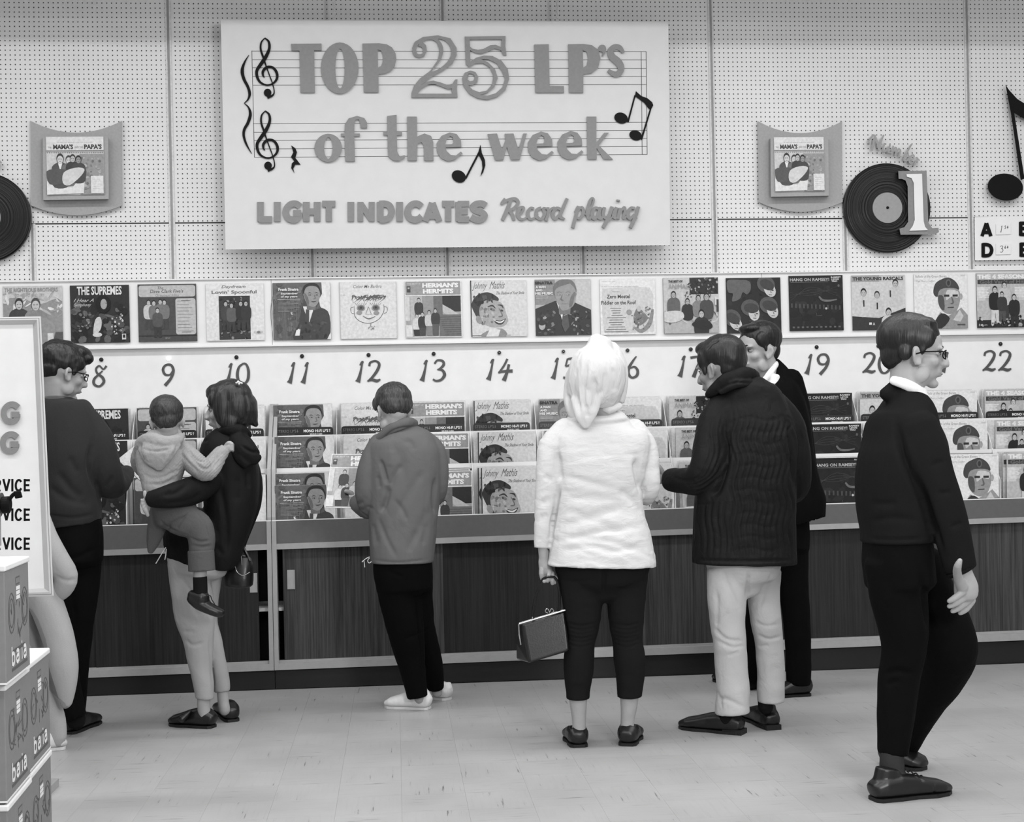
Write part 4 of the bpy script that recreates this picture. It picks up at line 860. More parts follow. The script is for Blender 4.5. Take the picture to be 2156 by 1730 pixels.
for n in range(6, 24):
    src = min(max(n, 7), 22) if n != 6 else 12
    if n == 23: src = 9
    x = BX(n); tone = 'dark' if NICK[src][1] in ('dark',) else 'light'; nm = 'of bin ' + WN[n]
    if n in (6,): continue
    what = NICK[src][0]
    d = dz.get(n, (0, 0, 0))
    # rear tier: three behind, one front, black card
    for k in range(3):
        y = .262 + .010*(k+1); sleeve(src, (x + .004*RNG.randn(), y+.02, t1(x)-LP+.001*k + (.004 if k == 2 else 0)), -.03, .004*RNG.randn(), 0, 'light', prt=False,
            label='plain sleeve edges behind the top-tier record %s' % nm, group='sleeves behind the top-tier record %s' % nm)
    o = sleeve(src, (x, .262, t1(x)-LP), -.04, -.002, 0, tone, label='top-tier record %s: %s' % (nm, what) if n != 23 else 'top-tier record just right of bin twenty-two', group='front records of the top tier')
    cd = link(bpy.data.objects.new('divider_card', card_me)); cd.location = (x+.004*RNG.randn(), .236, t1(x)-.172+.0); tag(cd, 'black divider card with white lettering %s' % nm, 'divider card', 'black divider cards')
    tl = link(bpy.data.objects.new('card_lettering', ct_me)); tl.parent = cd
    for k in range(3):
        sleeve(src, (x + .006*RNG.randn()-.006, .168+.012*(k+1), t2(x)-LP+.001*k-.002), -.03, .003*RNG.randn(), 0, 'light', prt=False,
            label='plain sleeve edge behind the middle-tier record %s' % nm, group='sleeves behind the middle-tier record %s' % nm)
    sleeve(src, (x+.012, .160, t2(x)-LP), -.05, 0, 0, tone, label='middle-tier record %s: %s' % (nm, what) if n != 23 else 'middle-tier record just right of bin twenty-two', group='front records of the middle tier')
    for k in range(6):
        sleeve(src, (x + .006*RNG.randn()+.008, .052+.010*(k+1), t3(x)-LP+.003*RNG.rand()-.002+.0012*k), -.02, .004*RNG.randn(), 0, 'light' if RNG.rand() < .8 else 'dark', prt=(k == 0),
            label='sleeve edge behind the bottom-tier record %s' % nm, group='sleeves behind the bottom-tier record %s' % nm)
    rl = {14: -.0, 21: .0}.get(n, 0)
    sleeve(src, (x+.018, .036, t3(x)-LP+d[2]), -.035, rl, 0, tone, label='bottom-tier record %s: %s' % (nm, what) if n != 23 else 'bottom-tier record just right of bin twenty-two', group='front records of the bottom tier')
    # thin white dividers between bins
for n in range(7, 24):
    x = BX(n) - .3607/2
    if abs(x - xs_[1]) < .08: continue
    m = MB(); za = z_pt(x)
    m.prism([[(.022, za-.06), (.022, za+.10), (.115, za+.28), (.115, za-.06)]], x-.0015, x+.0015, lambda a, b, h: (h, a, b))
    m.prism([[(.126, za+.12), (.126, za+.30), (.215, za+.44), (.215, za+.12)]], x-.0015, x+.0015, lambda a, b, h: (h, a, b))
    m.prism([[(.226, za+.29), (.226, za+.46), (.33, za+.60), (.33, za+.29)]], x-.0015, x+.0015, lambda a, b, h: (h, a, b))
    obj('bin_divider', m, M['white'], cR if x > xs_[1] else cL)

# ================================================================ PEOPLE: tools
def vnoise(P, seed=0):
    """smooth value noise on an N x 3 array, about -1 .. 1"""
    P = np.asarray(P); i = np.floor(P).astype(np.int64); f = P - i; f = f*f*(3-2*f)
    def h(a, b, c):
        n = (a*73856093) ^ (b*19349663) ^ (c*83492791) ^ (seed*2654435)
        n = (n ^ (n >> 13)) * 1274126177; n = n & 0x7fffffff
        return (n % 10007) / 5003.5 - 1
    r = 0
    for a in (0, 1):
        for b in (0, 1):
            for c in (0, 1):
                w = (f[:,0] if a else 1-f[:,0]) * (f[:,1] if b else 1-f[:,1]) * (f[:,2] if c else 1-f[:,2])
                r = r + w * h(i[:,0]+a, i[:,1]+b, i[:,2]+c)
    return r
def project(P):
    d = P - np.array(CAM); t = d @ np.array(FW); u = d @ np.array(RT)/t*F; v = d @ np.array(UP)/t*F
    a = u*cr - v*sr; b = u*sr + v*cr
    return PX + a, PY - b
class Vol:
    """overlapping rounded limbs that are grown together into one skin"""
    def __init__(s, Y0): s.Y = Y0; s.v = []; s.f = []
    def ringtube(s, C, AX, RX, RY, n=22, e=2.0, cap=(1, 1)):
        C = [np.array(c, float) for c in C]; base = len(s.v); m = len(C); rows = []
        T = []
        for i in range(m):
            t = C[min(i+1, m-1)] - C[max(i-1, 0)]; T.append(t/np.linalg.norm(t))
        seq = []
        if cap[0]:
            for k in (80, 60, 35): seq.append((C[0] - T[0]*min(RX[0], RY[0])*math.sin(math.radians(k))*cap[0], T[0], AX[0], RX[0]*math.cos(math.radians(k)), RY[0]*math.cos(math.radians(k))))
        for i in range(m): seq.append((C[i], T[i], AX[i], RX[i], RY[i]))
        if cap[1]:
            for k in (35, 60, 80): seq.append((C[-1] + T[-1]*min(RX[-1], RY[-1])*math.sin(math.radians(k))*cap[1], T[-1], AX[-1], RX[-1]*math.cos(math.radians(k)), RY[-1]*math.cos(math.radians(k))))
        for c, t, ax, rx, ry in seq:
            ax = ax - t*np.dot(ax, t); ax /= np.linalg.norm(ax); ay = np.cross(t, ax)
            for k in range(n):
                an = 2*PI*k/n; ca, sa = math.cos(an), math.sin(an)
                s.v.append(tuple(c + ax*rx*math.copysign(abs(ca)**(2/e), ca) + ay*ry*math.copysign(abs(sa)**(2/e), sa)))
        q = len(seq)
        for i in range(q-1):
            for k in range(n): s.f.append((base+i*n+k, base+i*n+(k+1) % n, base+(i+1)*n+(k+1) % n, base+(i+1)*n+k))
        s.f.append(tuple(base+k for k in reversed(range(n)))); s.f.append(tuple(base+(q-1)*n+k for k in range(n)))
        return s
    def limb(s, pts, ratio=1.0, e=2.0, cap=(1, 1), sub=3, n=20):
        """pts: (pixel x, pixel y, metres behind the figure's plane, half width in pixels[, depth ratio])"""
        P = [tuple(p[:4]) + ((p[4],) if len(p) > 4 else (ratio,)) for p in pts]
        P = smooth(P, sub) if sub > 1 else P
        C = [np.array(at(p[0], p[1], s.Y + p[2])) for p in P]
        k = [((s.Y+p[2]) - CAM.y) / ray(p[0], p[1]).y / F for p in P]
        vd = np.array(FW); AX = []
        m = len(C); last = np.array(RT)
        for i in range(m):
            t = C[min(i+1, m-1)] - C[max(i-1, 0)]; a = np.cross(t/np.linalg.norm(t), vd)
            l = np.linalg.norm(a)
            if l > 0.25: last = a / l
            AX.append(last)
        for i in range(1, m):
            if np.dot(AX[i], AX[i-1]) < 0: AX[i] = -AX[i]
        RX = [max(.002, p[3]*kk) for p, kk in zip(P, k)]; RY = [r*p[4] for r, p in zip(RX, P)]
        return s.ringtube(C, AX, RX, RY, n, e, cap)
    def rows(s, rows, e=2.3, cap=(.3, 0), dy=0.0, sub=3):
        """horizontal slices of a trunk: (pixel y, left x, right x, half depth in metres[, dy])"""
        R = smooth([(r[0], (r[1]+r[2])/2, (r[2]-r[1])/2, r[3], r[4] if len(r) > 4 else dy) for r in rows], sub)
        C, RX, RY = [], [], []
        for y, cx, hw, dp, d_ in R:
            k = ((s.Y+d_) - CAM.y) / ray(cx, y).y / F
            C.append(np.array(at(cx, y, s.Y+d_))); RX.append(hw*k); RY.append(dp)
        return s.ringtube(C, [np.array(RT)]*len(C), RX, RY, 30, e, cap)
    def ball(s, c, r, R=None, n=14):
        """ellipsoid at a world point; r = three radii, R = 3 x 3 rotation"""
        base = len(s.v); c = np.array(c); R = np.eye(3) if R is None else R
        v = [(0, 0, 1)]
        for i in range(1, n):
            th = PI*i/n
            for k in range(2*n): ph = PI*k/n; v.append((math.sin(th)*math.cos(ph), math.sin(th)*math.sin(ph), math.cos(th)))
        v.append((0, 0, -1)); m = 2*n
        s.v += [tuple(c + R @ (np.array(p)*np.array(r))) for p in v]
        for k in range(m): s.f.append((base, base+1+k, base+1+(k+1) % m)); s.f.append((base+len(v)-1, base+1+(n-2)*m+(k+1) % m, base+1+(n-2)*m+k))
        for i in range(n-2):
            for k in range(m): a = base+1+i*m; s.f.append((a+k, a+m+k, a+m+(k+1) % m, a+(k+1) % m))
        return s
    def grow(s, voxel=.006, iters=4, fac=.5):
        me = bpy.data.meshes.new('t'); me.from_pydata(s.v, [], s.f); me.validate(); me.update()
        bm = bmesh.new(); bm.from_mesh(me); bmesh.ops.recalc_face_normals(bm, faces=bm.faces[:]); bm.to_mesh(me); bm.free()
        ob = bpy.data.objects.new('t', me); link(ob)
        r = ob.modifiers.new('r', 'REMESH'); r.mode = 'VOXEL'; r.voxel_size = voxel; r.use_smooth_shade = True
        if iters: q = ob.modifiers.new('s', 'SMOOTH'); q.iterations = iters; q.factor = fac
        dg = bpy.context.evaluated_depsgraph_get(); ev = ob.evaluated_get(dg); m2 = bpy.data.meshes.new_from_object(ev)
        bpy.data.objects.remove(ob); bpy.data.meshes.remove(me)
        return m2
def arr(me):
    n = len(me.vertices); co_ = np.empty(n*3); me.vertices.foreach_get('co', co_); no_ = np.empty(n*3); me.vertices.foreach_get('normal', no_)
    return co_.reshape(-1, 3), no_.reshape(-1, 3)
def setco(me, co_): me.vertices.foreach_set('co', co_.reshape(-1)); me.update()
def disp_noise(me, amp, scale, seed=0, ridge=False):
    c, n = arr(me); P = c * np.array(scale)
    d = vnoise(P, seed) + .5*vnoise(P*2.03, seed+1)
    if ridge: d = 1 - np.abs(d)*2
    setco(me, c + n * (d*amp)[:, None])
def crease(me, lines, back=False):
    """folds: ([(px, py), ...], half width px, depth m); negative depth raises a ridge"""
    c, n = arr(me); x, y = project(c); fac = np.clip(-(n @ np.array(FW)) * 1.6, 0, 1)
    if back: fac = np.ones_like(fac)
    d = np.zeros(len(c))
    for pts, w, dep in lines:
        P = smooth(pts, 4) if len(pts) > 2 else pts
        best = np.full(len(c), 1e9); end = np.ones(len(c)); L = len(P) - 1
        for k in range(L):
            ax_, ay_ = P[k][0], P[k][1]; bx_, by_ = P[k+1][0], P[k+1][1]
            dx, dy = bx_-ax_, by_-ay_; l2 = dx*dx+dy*dy + 1e-9
            t = np.clip(((x-ax_)*dx + (y-ay_)*dy)/l2, 0, 1); q = (x-ax_-t*dx)**2 + (y-ay_-t*dy)**2
            g = (k + t)/L; m = q < best; best = np.where(m, q, best); end = np.where(m, g, end)
        taper = np.clip(np.minimum(end, 1-end)*5, 0.15, 1)
        d -= dep * taper * np.exp(-best/(w*w))
    setco(me, c + n * (d*fac)[:, None])
def put(name, me, mat, parent, **kw):
    base = Vector(parent['_o']); me.transform(Matrix.Translation(-base)); me.name = name
    me.materials.clear(); me.materials.append(mat)
    me.polygons.foreach_set('use_smooth', [True]*len(me.polygons))
    o = link(bpy.data.objects.new(name, me)); o.parent = parent; o['_o'] = list(base)
    return tag(o, kw.get('label'), None, None, kw.get('kind'))
def join_me(ms):
    bm = bmesh.new()
    for m in ms: bm.from_mesh(m)
    r = bpy.data.meshes.new('j'); bm.to_mesh(r); bm.free()
    for m in ms: bpy.data.meshes.remove(m)
    return r
def cut(me, fn):
    """drop the vertices for which fn(pixel x, pixel y, co) holds"""
    c, n = arr(me); x, y = project(c); k = fn(x, y, c)
    bm = bmesh.new(); bm.from_mesh(me); bm.verts.ensure_lookup_table()
    bmesh.ops.delete(bm, geom=[bm.verts[i] for i in np.nonzero(k)[0]], context='VERTS'); bm.to_mesh(me); bm.free(); me.update()

# ---- cloth and skin
def cloth(name, g, sheen=0.15, rough=.85, bump=.25, weave=420, fold=.5, fsc=(9, 9, 5), var=.06):
    m, t, b = nt(name); L = t.links.new; v = lin(g)
    mp = mapping(t, fsc); n = N(t, 'ShaderNodeTexNoise', i_Scale=1.0, i_Detail=3.0, i_Distortion=.6); L(mp.outputs[0], n.inputs['Vector'])
    mp2 = mapping(t, (1, 1, 1)); n2 = N(t, 'ShaderNodeTexNoise', i_Scale=float(weave), i_Detail=2.0); L(mp2.outputs[0], n2.inputs['Vector'])
    r = ramp(t, [(.3, v*(1-var)), (.7, min(1, v*(1+var)))]); L(n2.outputs[0], r.inputs[0]); L(r.outputs[0], b.inputs['Base Color'])
    b1 = N(t, 'ShaderNodeBump', i_Strength=fold, i_Distance=.02); L(n.outputs[0], b1.inputs['Height'])
    b2 = N(t, 'ShaderNodeBump', i_Strength=bump, i_Distance=.0015); L(n2.outputs[0], b2.inputs['Height']); L(b1.outputs[0], b2.inputs['Normal']); L(b2.outputs[0], b.inputs['Normal'])
    b.inputs['Roughness'].default_value = rough; b.inputs['Specular IOR Level'].default_value = .2 if g > 60 else .08; b.inputs['Sheen Weight'].default_value = sheen
    return m
M['skin'] = simple('skin', 160, .5, .35, .05, 30, bump=.15, bscale=300, bdist=.0006)
M['skin'].node_tree.nodes['Principled BSDF'].inputs['Subsurface Weight'].default_value = .12
M['skin'].node_tree.nodes['Principled BSDF'].inputs['Subsurface Radius'].default_value = (.006, .006, .006)
M['skin2'] = simple('tanned_skin', 138, .5, .35, .05, 30, bump=.15, bscale=300, bdist=.0006)
M['lip'] = simple('lips', 120, .5); M['eye'] = simple('eye_white', 165, .25, .5); M['iris'] = simple('iris', 28, .2, .5)
M['hair'] = None
def hair_mat(name, g0, g1, sc_=(160, 160, 10)):
    m, t, b = nt(name); L = t.links.new
    mp = mapping(t, sc_); n = N(t, 'ShaderNodeTexNoise', i_Scale=1.0, i_Detail=4.0, i_Distortion=.3); L(mp.outputs[0], n.inputs['Vector'])
    r = ramp(t, [(.35, lin(g0)), (.75, lin(g1))]); L(n.outputs[0], r.inputs[0]); L(r.outputs[0], b.inputs['Base Color'])
    bp = N(t, 'ShaderNodeBump', i_Strength=.7, i_Distance=.003); L(n.outputs[0], bp.inputs['Height']); L(bp.outputs[0], b.inputs['Normal'])
    b.inputs['Roughness'].default_value = .42; b.inputs['Specular IOR Level'].default_value = .45; return m
M['hair'] = hair_mat('dark_hair', 6, 28); M['hair_b'] = hair_mat('brown_hair', 22, 74, (190, 190, 14)); M['hair_c'] = hair_mat('short_brown_hair', 24, 66, (260, 260, 60))
M['shoe'] = simple('black_shoe_leather', 18, .35, .5, .1, 30); M['sole'] = simple('dark_shoe_sole', 22, .6)
M['canvas'] = simple('white_canvas', 222, .8, .2, .05, 60); M['rubber'] = simple('white_rubber', 205, .6); M['strap'] = simple('black_leather', 14, .3, .5, .1, 40, bump=.2, bscale=180)
M['sock'] = simple('black_sock', 24, .9, .1)

# ---- head in its own frame: chin z = 0, crown z = 1, face to +y; rx = turn it
def rotm(yaw, pitch=0, roll=0):
    """yaw 0 = facing away from the camera, +90 = facing the left of the picture, 180 = towards us; pitch > 0 = looking down"""
    a, p, r = (math.radians(q) for q in (yaw, -pitch, roll))
    base = math.atan2(-FW.x, FW.y)           # local +y on the camera's forward axis
    Rz = lambda q: np.array([[math.cos(q), -math.sin(q), 0], [math.sin(q), math.cos(q), 0], [0, 0, 1]])
    Rx = lambda q: np.array([[1, 0, 0], [0, math.cos(q), -math.sin(q)], [0, math.sin(q), math.cos(q)]])
    Ry = lambda q: np.array([[math.cos(q), 0, math.sin(q)], [0, 1, 0], [-math.sin(q), 0, math.cos(q)]])
    return Rz(base) @ Ry(r) @ Rz(a) @ Rx(p)
class Head:
    def __init__(s, px, py, Y, h, yaw, pitch=0, roll=0, wide=1.0):
        """(px, py): pixel of the head's centre (0, 0, .55); h: chin to crown in metres"""
        s.R = rotm(yaw, pitch, roll); s.h = h; s.w = wide; s.c = np.array(at(px, py, Y)) - s.R @ np.array([0, 0, .55])*h
    def p(s, x, y, z): return s.c + s.R @ (np.array([x*s.w, y, z]) * s.h)
    def ball(s, V, c, r, rot=None): V.ball(s.p(*c), np.array([r[0]*s.w, r[1], r[2]])*s.h, s.R if rot is None else s.R @ rot)
    def tube(s, V, pts, n=12):
        C = [s.p(*p[:3]) for p in pts]; AX = [s.R @ np.array([1, .02, .01])]*len(C)
        V.ringtube(C, AX, [p[3]*s.h for p in pts], [(p[4] if len(p) > 4 else p[3])*s.h for p in pts], n)
    def face(s, V, female=False, child=False):
        b = s.ball
        b(V, (0,-.06,.62), (.335,.42,.38)); b(V, (0,.10,.44), (.265,.25,.34)); b(V, (0,.08,.22), (.225 if not female else .20,.235,.19))
        b(V, (0,.255,.075), (.095,.085,.075)); b(V, (0,-.22,.42), (.22,.18,.26))
        for q in (-1, 1):
            b(V, (q*.17,.215,.38), (.10,.09,.09)); b(V, (q*.235,.05,.19), (.055,.12,.12))
            b(V, (q*.325,-.03,.43), (.035,.085,.135), np.array([[math.cos(q*.35), -math.sin(q*.35), 0],[math.sin(q*.35), math.cos(q*.35), 0],[0,0,1]]))
            b(V, (q*.36,-.06,.46), (.022,.065,.10), np.array([[math.cos(q*.6), -math.sin(q*.6), 0],[math.sin(q*.6), math.cos(q*.6), 0],[0,0,1]])); b(V, (q*.335,.0,.34), (.025,.04,.05))
            b(V, (q*.13,.315,.565), (.12,.045,.035 if not female else .022))
            b(V, (q*.045,.40,.345), (.04,.045,.032))
        s.tube(V, [(0,.335,.56,.030),(0,.385,.48,.034),(0,.435,.39,.042),(0,.445,.355,.048),(0,.39,.33,.04)])
        b(V, (0,.305,.235), (.115,.065,.065)); b(V, (0,.350,.235), (.085,.034,.022)); b(V, (0,.346,.195), (.075,.034,.024))
    def sockets(s, me):
        c, n = arr(me); L = (c - s.c) @ s.R / s.h; L[:, 0] /= s.w; d = np.zeros(len(c))
        for q in (-1, 1):
            g = ((L[:,0]-q*.135)/.085)**2 + ((L[:,2]-.495)/.055)**2; d -= .045*np.exp(-g)*(L[:,1] > .15)
            g = ((L[:,1]+.035)/.035)**2 + ((L[:,2]-.45)/.07)**2; d -= .022*np.exp(-g)*(q*L[:,0] > .30)
        d -= .016*np.exp(-((L[:,2]-.214)/.012)**2 - (L[:,0]/.10)**4)*(L[:,1] > .25)
        d -= .016*np.exp(-((L[:,2]-.135)/.03)**2 - (L[:,0]/.12)**2)*(L[:,1] > .2)
        setco(me, c + n*(d*s.h)[:, None])
    def neck(s, V, to, r0=.225, r1=.26):
        """down to a world point"""
        a = s.p(0, -.10, .30); b_ = np.array(to); C = [a, (a+b_)/2, b_]
        V.ringtube(C, [s.R @ np.array([1, .02, .02])]*3, [r0*s.h, (r0+r1)/2*s.h*.97, r1*s.h], [r0*s.h*1.05, (r0+r1)/2*s.h*.97, r1*s.h], 20)
    def extras(s, parent, brow='hair', eyes=True):
        for q in (-1, 1):
            V = MB(); V.tube([tuple(s.p(q*(.055+.14*i/6), .352 - .012*i/6 - .055*(i/6)**2, .575 + .022*math.sin(PI*min(1, i/5))) ) for i in range(7)], [.010*s.h, .018*s.h, .020*s.h, .019*s.h, .016*s.h, .011*s.h, .005*s.h], 7)
            obj('eyebrow', V, M[brow], parent, smooth_=True)
            if eyes:
                V = Vol(0); s.ball(V, (q*.135, .262, .497), (.052, .055, .036)); me = bpy.data.meshes.new('eye'); me.from_pydata(V.v, [], V.f); e_ = put('eye', me, M['eye'], parent)
                V = Vol(0); s.ball(V, (q*.132, .308, .497), (.024, .016, .024)); me = bpy.data.meshes.new('iris'); me.from_pydata(V.v, [], V.f); put('iris', me, M['iris'], e_)
                L_ = MB(); L_.tube([tuple(s.p(q*(.135+.062*(i-2)/2), .322-.012*abs(i-2)**1.5, .512+.010-.006*abs(i-2)**1.5)) for i in range(5)], [.004*s.h, .009*s.h, .010*s.h, .009*s.h, .004*s.h], 6)
                obj('eyelid', L_, M['iris'], parent, smooth_=True)
        V = MB(); V.tube([tuple(s.p(x, 0.380-.9*x*x*4, .216)) for x in (-.075, -.04, 0, .04, .075)], [.003*s.h, .009*s.h, .010*s.h, .009*s.h, .003*s.h], 7); obj('mouth', V, M['lip'], parent, smooth_=True)
    def glasses(s, parent):
        g = thing_part('glasses', parent)
        for q in (-1, 1):
            V = MB(); P = [tuple(s.p(q*.145 + .088*math.cos(a), .395-.03*abs(math.cos(a)), .485 + .062*math.sin(a))) for a in [2*PI*k/14 for k in range(14)]]
            V.tube(P, .009*s.h, 6, closed=True)
            V.tube([tuple(s.p(*p)) for p in ((q*.235,.375,.515),(q*.345,.30,.515),(q*.375,.05,.50),(q*.36,-.08,.46))], .010*s.h, 6)
            obj('glasses_frame', V, M['black'], g)
        V = MB(); V.tube([tuple(s.p(x, .40, .51)) for x in (-.06, 0, .06)], .010*s.h, 6); obj('glasses_bridge', V, M['black'], g)
def thing_part(name, parent):
    o = link(bpy.data.objects.new(name, None)); o.parent = parent; o['_o'] = list(parent['_o']); o.empty_display_size = .05; return o
def hand(V, wrist, palm, Y, fingers, thumb, pr=11, k=1.0):
    """wrist, palm end: (px, py, dy); fingers: lists of (px, py, dy, r px)"""
    V.limb([(wrist[0], wrist[1], wrist[2], pr*.72, .8), ((wrist[0]+palm[0])/2, (wrist[1]+palm[1])/2, (wrist[2]+palm[2])/2, pr, .6), (palm[0], palm[1], palm[2], pr*.95, .55)], sub=2)
    for f in list(fingers) + [thumb]: V.limb(f, sub=2, n=10)
def shoe(V, S, heel, toe, Y, dyh=0, dyt=0, wid=.045, h=.075, low=False):
    """heel and toe: pixels of the sole's ends on the floor; S collects the sole"""
    a = np.array(floor_at(*heel)); b = np.array(floor_at(*toe)); d = b-a; L = np.linalg.norm(d); d /= L; s_ = np.array([-d[1], d[0], 0]); z = np.array([0, 0, 1])
    C, AX, RX, RY = [], [], [], []
    prof = [(.02,.036,.030),(.12,.044,.040),(.3,.046,.042),(.5,.043,.036),(.68,.048,.028),(.85,.046,.022),(.96,.030,.014)]
    for t, w_, hh in prof: C.append(a + d*L*t + z*(hh*.92 + .010)); AX.append(s_); RX.append(w_*wid/.045); RY.append(hh)
    V.ringtube(C, AX, RX, RY, 18, 2.4, (.5, .7))
    if not low: V.ringtube([a+d*L*.16+z*.05, a+d*L*.20+z*(h+.02)], [s_, s_], [.036, .036], [.048, .044], 18, 2.2, (1, .2))
    out = [(a + d*L*(-.005), .024), (a+d*L*.05, .037), (a+d*L*.3, .041), (a+d*L*.5, .037), (a+d*L*.72, .047), (a+d*L*.9, .038), (a+d*L*.985, .018)]
    lf = [tuple(p + s_*w_*wid/.045) for p, w_ in out]; rt = [tuple(p - s_*w_*wid/.045) for p, w_ in out]; o = lf + rt[::-1]; n = len(o)
    v = [(p[0], p[1], .001) for p in o] + [(p[0], p[1], .013) for p in o]
    S.add(v, [tuple(reversed(range(n))), tuple(range(n, 2*n))] + [(i, (i+1) % n, n+(i+1) % n, n+i) for i in range(n)])
    return a, b, d, s_

# ================================================================ PEOPLE
PC = 'person'
def under(V, L, tail, k=.74):
    """a leg inside its trouser leg: the same path, thinner, then the bare ankle"""
    V.limb([(p[0], p[1], p[2], p[3]*k) for p in L if p[1] < tail[0][1]] + list(tail))
def person(px, py, label, name='person', Y=None, z=0):
    p = floor_at(px, py)
    return thing(name, (p.x, p.y if Y is None else Y, z), label, PC), p.y

# ---------------------------------------------------------------- woman in headscarf and white coat
def woman_scarf():
    Y = -1.60; t, _ = person(1270, 1560, 'person in white coat, white headscarf and dark cropped trousers, holding a black handbag')
    V = Vol(Y); h = Head(1262, 800, Y-.02, .235, -8, 8, 0, .95); h.face(V, True); h.neck(V, at(1283, 905, Y))
    V.limb([(1200,930,0,22),(1165,950,0,20),(1154,1000,-.01,17),(1150,1050,-.01,15),(1145,1100,-.01,13),(1142,1140,-.01,11),(1144,1175,0,9.5),(1145,1196,0,10)])
    V.limb([(1320,940,0,22),(1352,955,.0,18),(1362,1000,-.01,15),(1360,1025,.03,13),(1350,1030,.15,11),(1338,1022,.28,9)])
    V.rows([(900,1215,1320,.07),(1000,1190,1345,.10),(1100,1195,1340,.09),(1200,1185,1350,.11)], cap=(.5,.5))
    TA = [(1220,1200,0,48,.95),(1226,1262,0,43.5,.95),(1226,1320,0,36,.95),(1222,1352,0,31,1),(1219,1385,0,33,1),(1218,1420,0,31,1),(1217,1455,0,26,1),(1217,1471,0,25,1)]
    TB = [(1318,1200,0,48,.95),(1318,1262,0,41.5,.95),(1319,1320,0,36,.95),(1322,1352,0,32,1),(1325,1385,0,34,1),(1327,1420,0,31,1),(1326,1455,0,27,1),(1326,1468,0,26.5,1)]
    under(V, TA, [(1217,1462,0,20.5),(1218,1490,0,17.5),(1219,1520,0,14.5),(1219,1545,0,16)]); under(V, TB, [(1325,1462,0,20.5),(1324,1490,0,17.5),(1321,1518,0,14.5),(1321,1543,0,16)])
    V.limb([(1219,1548,-.01,15),(1215,1555,.10,16),(1207,1552,.19,14)], .7); V.limb([(1321,1546,-.01,15),(1326,1553,.10,16),(1334,1550,.19,14)], .7)
    body = V.grow(.0065, 3); h.sockets(body)
    H = Vol(Y)
    H.limb([(1146,1160,0,9.5,.8),(1144,1182,0,10.5,.8),(1148,1196,0,13,.7),(1152,1206,0,14,.6)], sub=2)
    H.limb([(1142,1196,-.005,7),(1141,1208,-.012,6.5),(1142,1219,-.01,4.5)], sub=2, n=10)
    for f in ([(1148,1214,0,5),(1149,1220,-.018,5),(1146,1223,-.03,4.6)], [(1158,1203,-.012,5.2),(1156,1212,-.034,5.2),(1153,1222,-.030,4.8)], [(1163,1207,-.012,5),(1163,1216,-.034,5),(1163,1227,-.026,4.7)], [(1168,1214,-.004,4.2),(1171,1218,-.024,4.2),(1168,1226,-.022,4)]): H.limb(f, sub=2, n=10)
    body = join_me([body, H.grow(.0022, 2)]); put('body', body, M['skin'], t)
    # coat
    V = Vol(Y)
    V.rows([(868,1240,1300,.06),(880,1218,1325,.085),(897,1185,1352,.105),(925,1165,1370,.125),(980,1162,1362,.14),(1040,1166,1352,.135),(1090,1164,1358,.14),(1140,1158,1372,.155),(1178,1153,1380,.165),(1190,1151,1382,.168)], 2.5, (.2, 0))
    V.limb([(1190,905,0,26),(1163,940,0,30),(1154,990,-.01,26),(1150,1040,-.01,24),(1146,1090,-.01,21),(1141,1135,-.01,17),(1139,1154,-.01,15)], .95, cap=(1,0))
    V.limb([(1335,905,0,26),(1356,940,0,27),(1364,985,-.01,25),(1366,1025,-.01,23),(1360,1045,.05,20),(1348,1035,.20,17),(1335,1020,.32,14)], .95)
    me = V.grow(.006, 3)
    crease(me, [([(1174,950),(1176,985),(1179,1015)],6,.016),([(1178,1025),(1170,1070),(1158,1130)],4,.016),([(1340,960),(1343,1000),(1356,1045)],7,.022),([(1185,1000),(1230,1012),(1300,1028)],7,.006),([(1300,1030),(1330,1050),(1360,1090)],7,.009),([(1180,1050),(1240,1048),(1320,1052)],8,.005),([(1185,1110),(1250,1085),(1340,1060)],9,.006),([(1170,1140),(1260,1120),(1340,1110)],7,.006),([(1165,1165),(1240,1150),(1300,1160),(1370,1140)],7,.005),([(1190,1130),(1280,1140),(1365,1165)],7,.005),([(1200,1078),(1260,1100),(1330,1135)],8,.004),
        ([(1145,1000),(1165,1012)],6,.007),([(1138,1060),(1160,1050)],6,.006),([(1135,1090),(1155,1085)],6,.006),([(1187,882),(1225,890),(1262,893),(1305,888),(1341,884)],3,.010),([(1190,878),(1260,886),(1338,878)],6,-.008)])
    c, n = arr(me); w_ = np.clip((1.10 - c[:, 2])*3, 0, 1); P = c*np.array([10, 10, 34]); d = .0020*vnoise(P, 4) + .0010*vnoise(P*2, 5) + .0006*vnoise(c*60, 8)
    a = math.radians(24); P2 = c @ np.array([[math.cos(a),0,-math.sin(a)],[0,1,0],[math.sin(a),0,math.cos(a)]]).T * np.array([14,14,60]); d += .0016*vnoise(P2, 9)*w_ ; setco(me, c + n*d[:, None])
    put('coat', me, cloth('white_crinkled_cotton', 206, 0, .8, .2, 300, .25, (14,14,30), .02), t)
    # a tape ring stuck on the coat back
    # headscarf
    V = Vol(Y)
    V.limb([(1262,735,-.02,30,1.2),(1258,760,-.03,54,1.2),(1256,790,-.035,61,1.18),(1252,818,-.035,60,1.1),(1246,842,-.03,54,.95)], cap=(1.0,.3))
    V.limb([(1254,724,0,20,1.3),(1262,718,0,18,1.3)], cap=(.6,.6)); V.limb([(1285,740,0,22),(1300,775,0,22),(1305,815,0,17),(1300,846,.0,15)], cap=(1,.2))
    V.limb([(1212,790,-.01,22),(1204,830,-.01,18),(1208,862,-.03,16),(1220,884,-.05,14)], .9); V.limb([(1245,790,-.12,30),(1243,840,-.13,24),(1240,872,-.13,16),(1234,902,-.12,5)], .5, cap=(1,.4)); V.limb([(1225,840,-.08,24),(1226,875,-.11,16),(1230,898,-.115,6)], .6)
    me = V.grow(.006, 3)
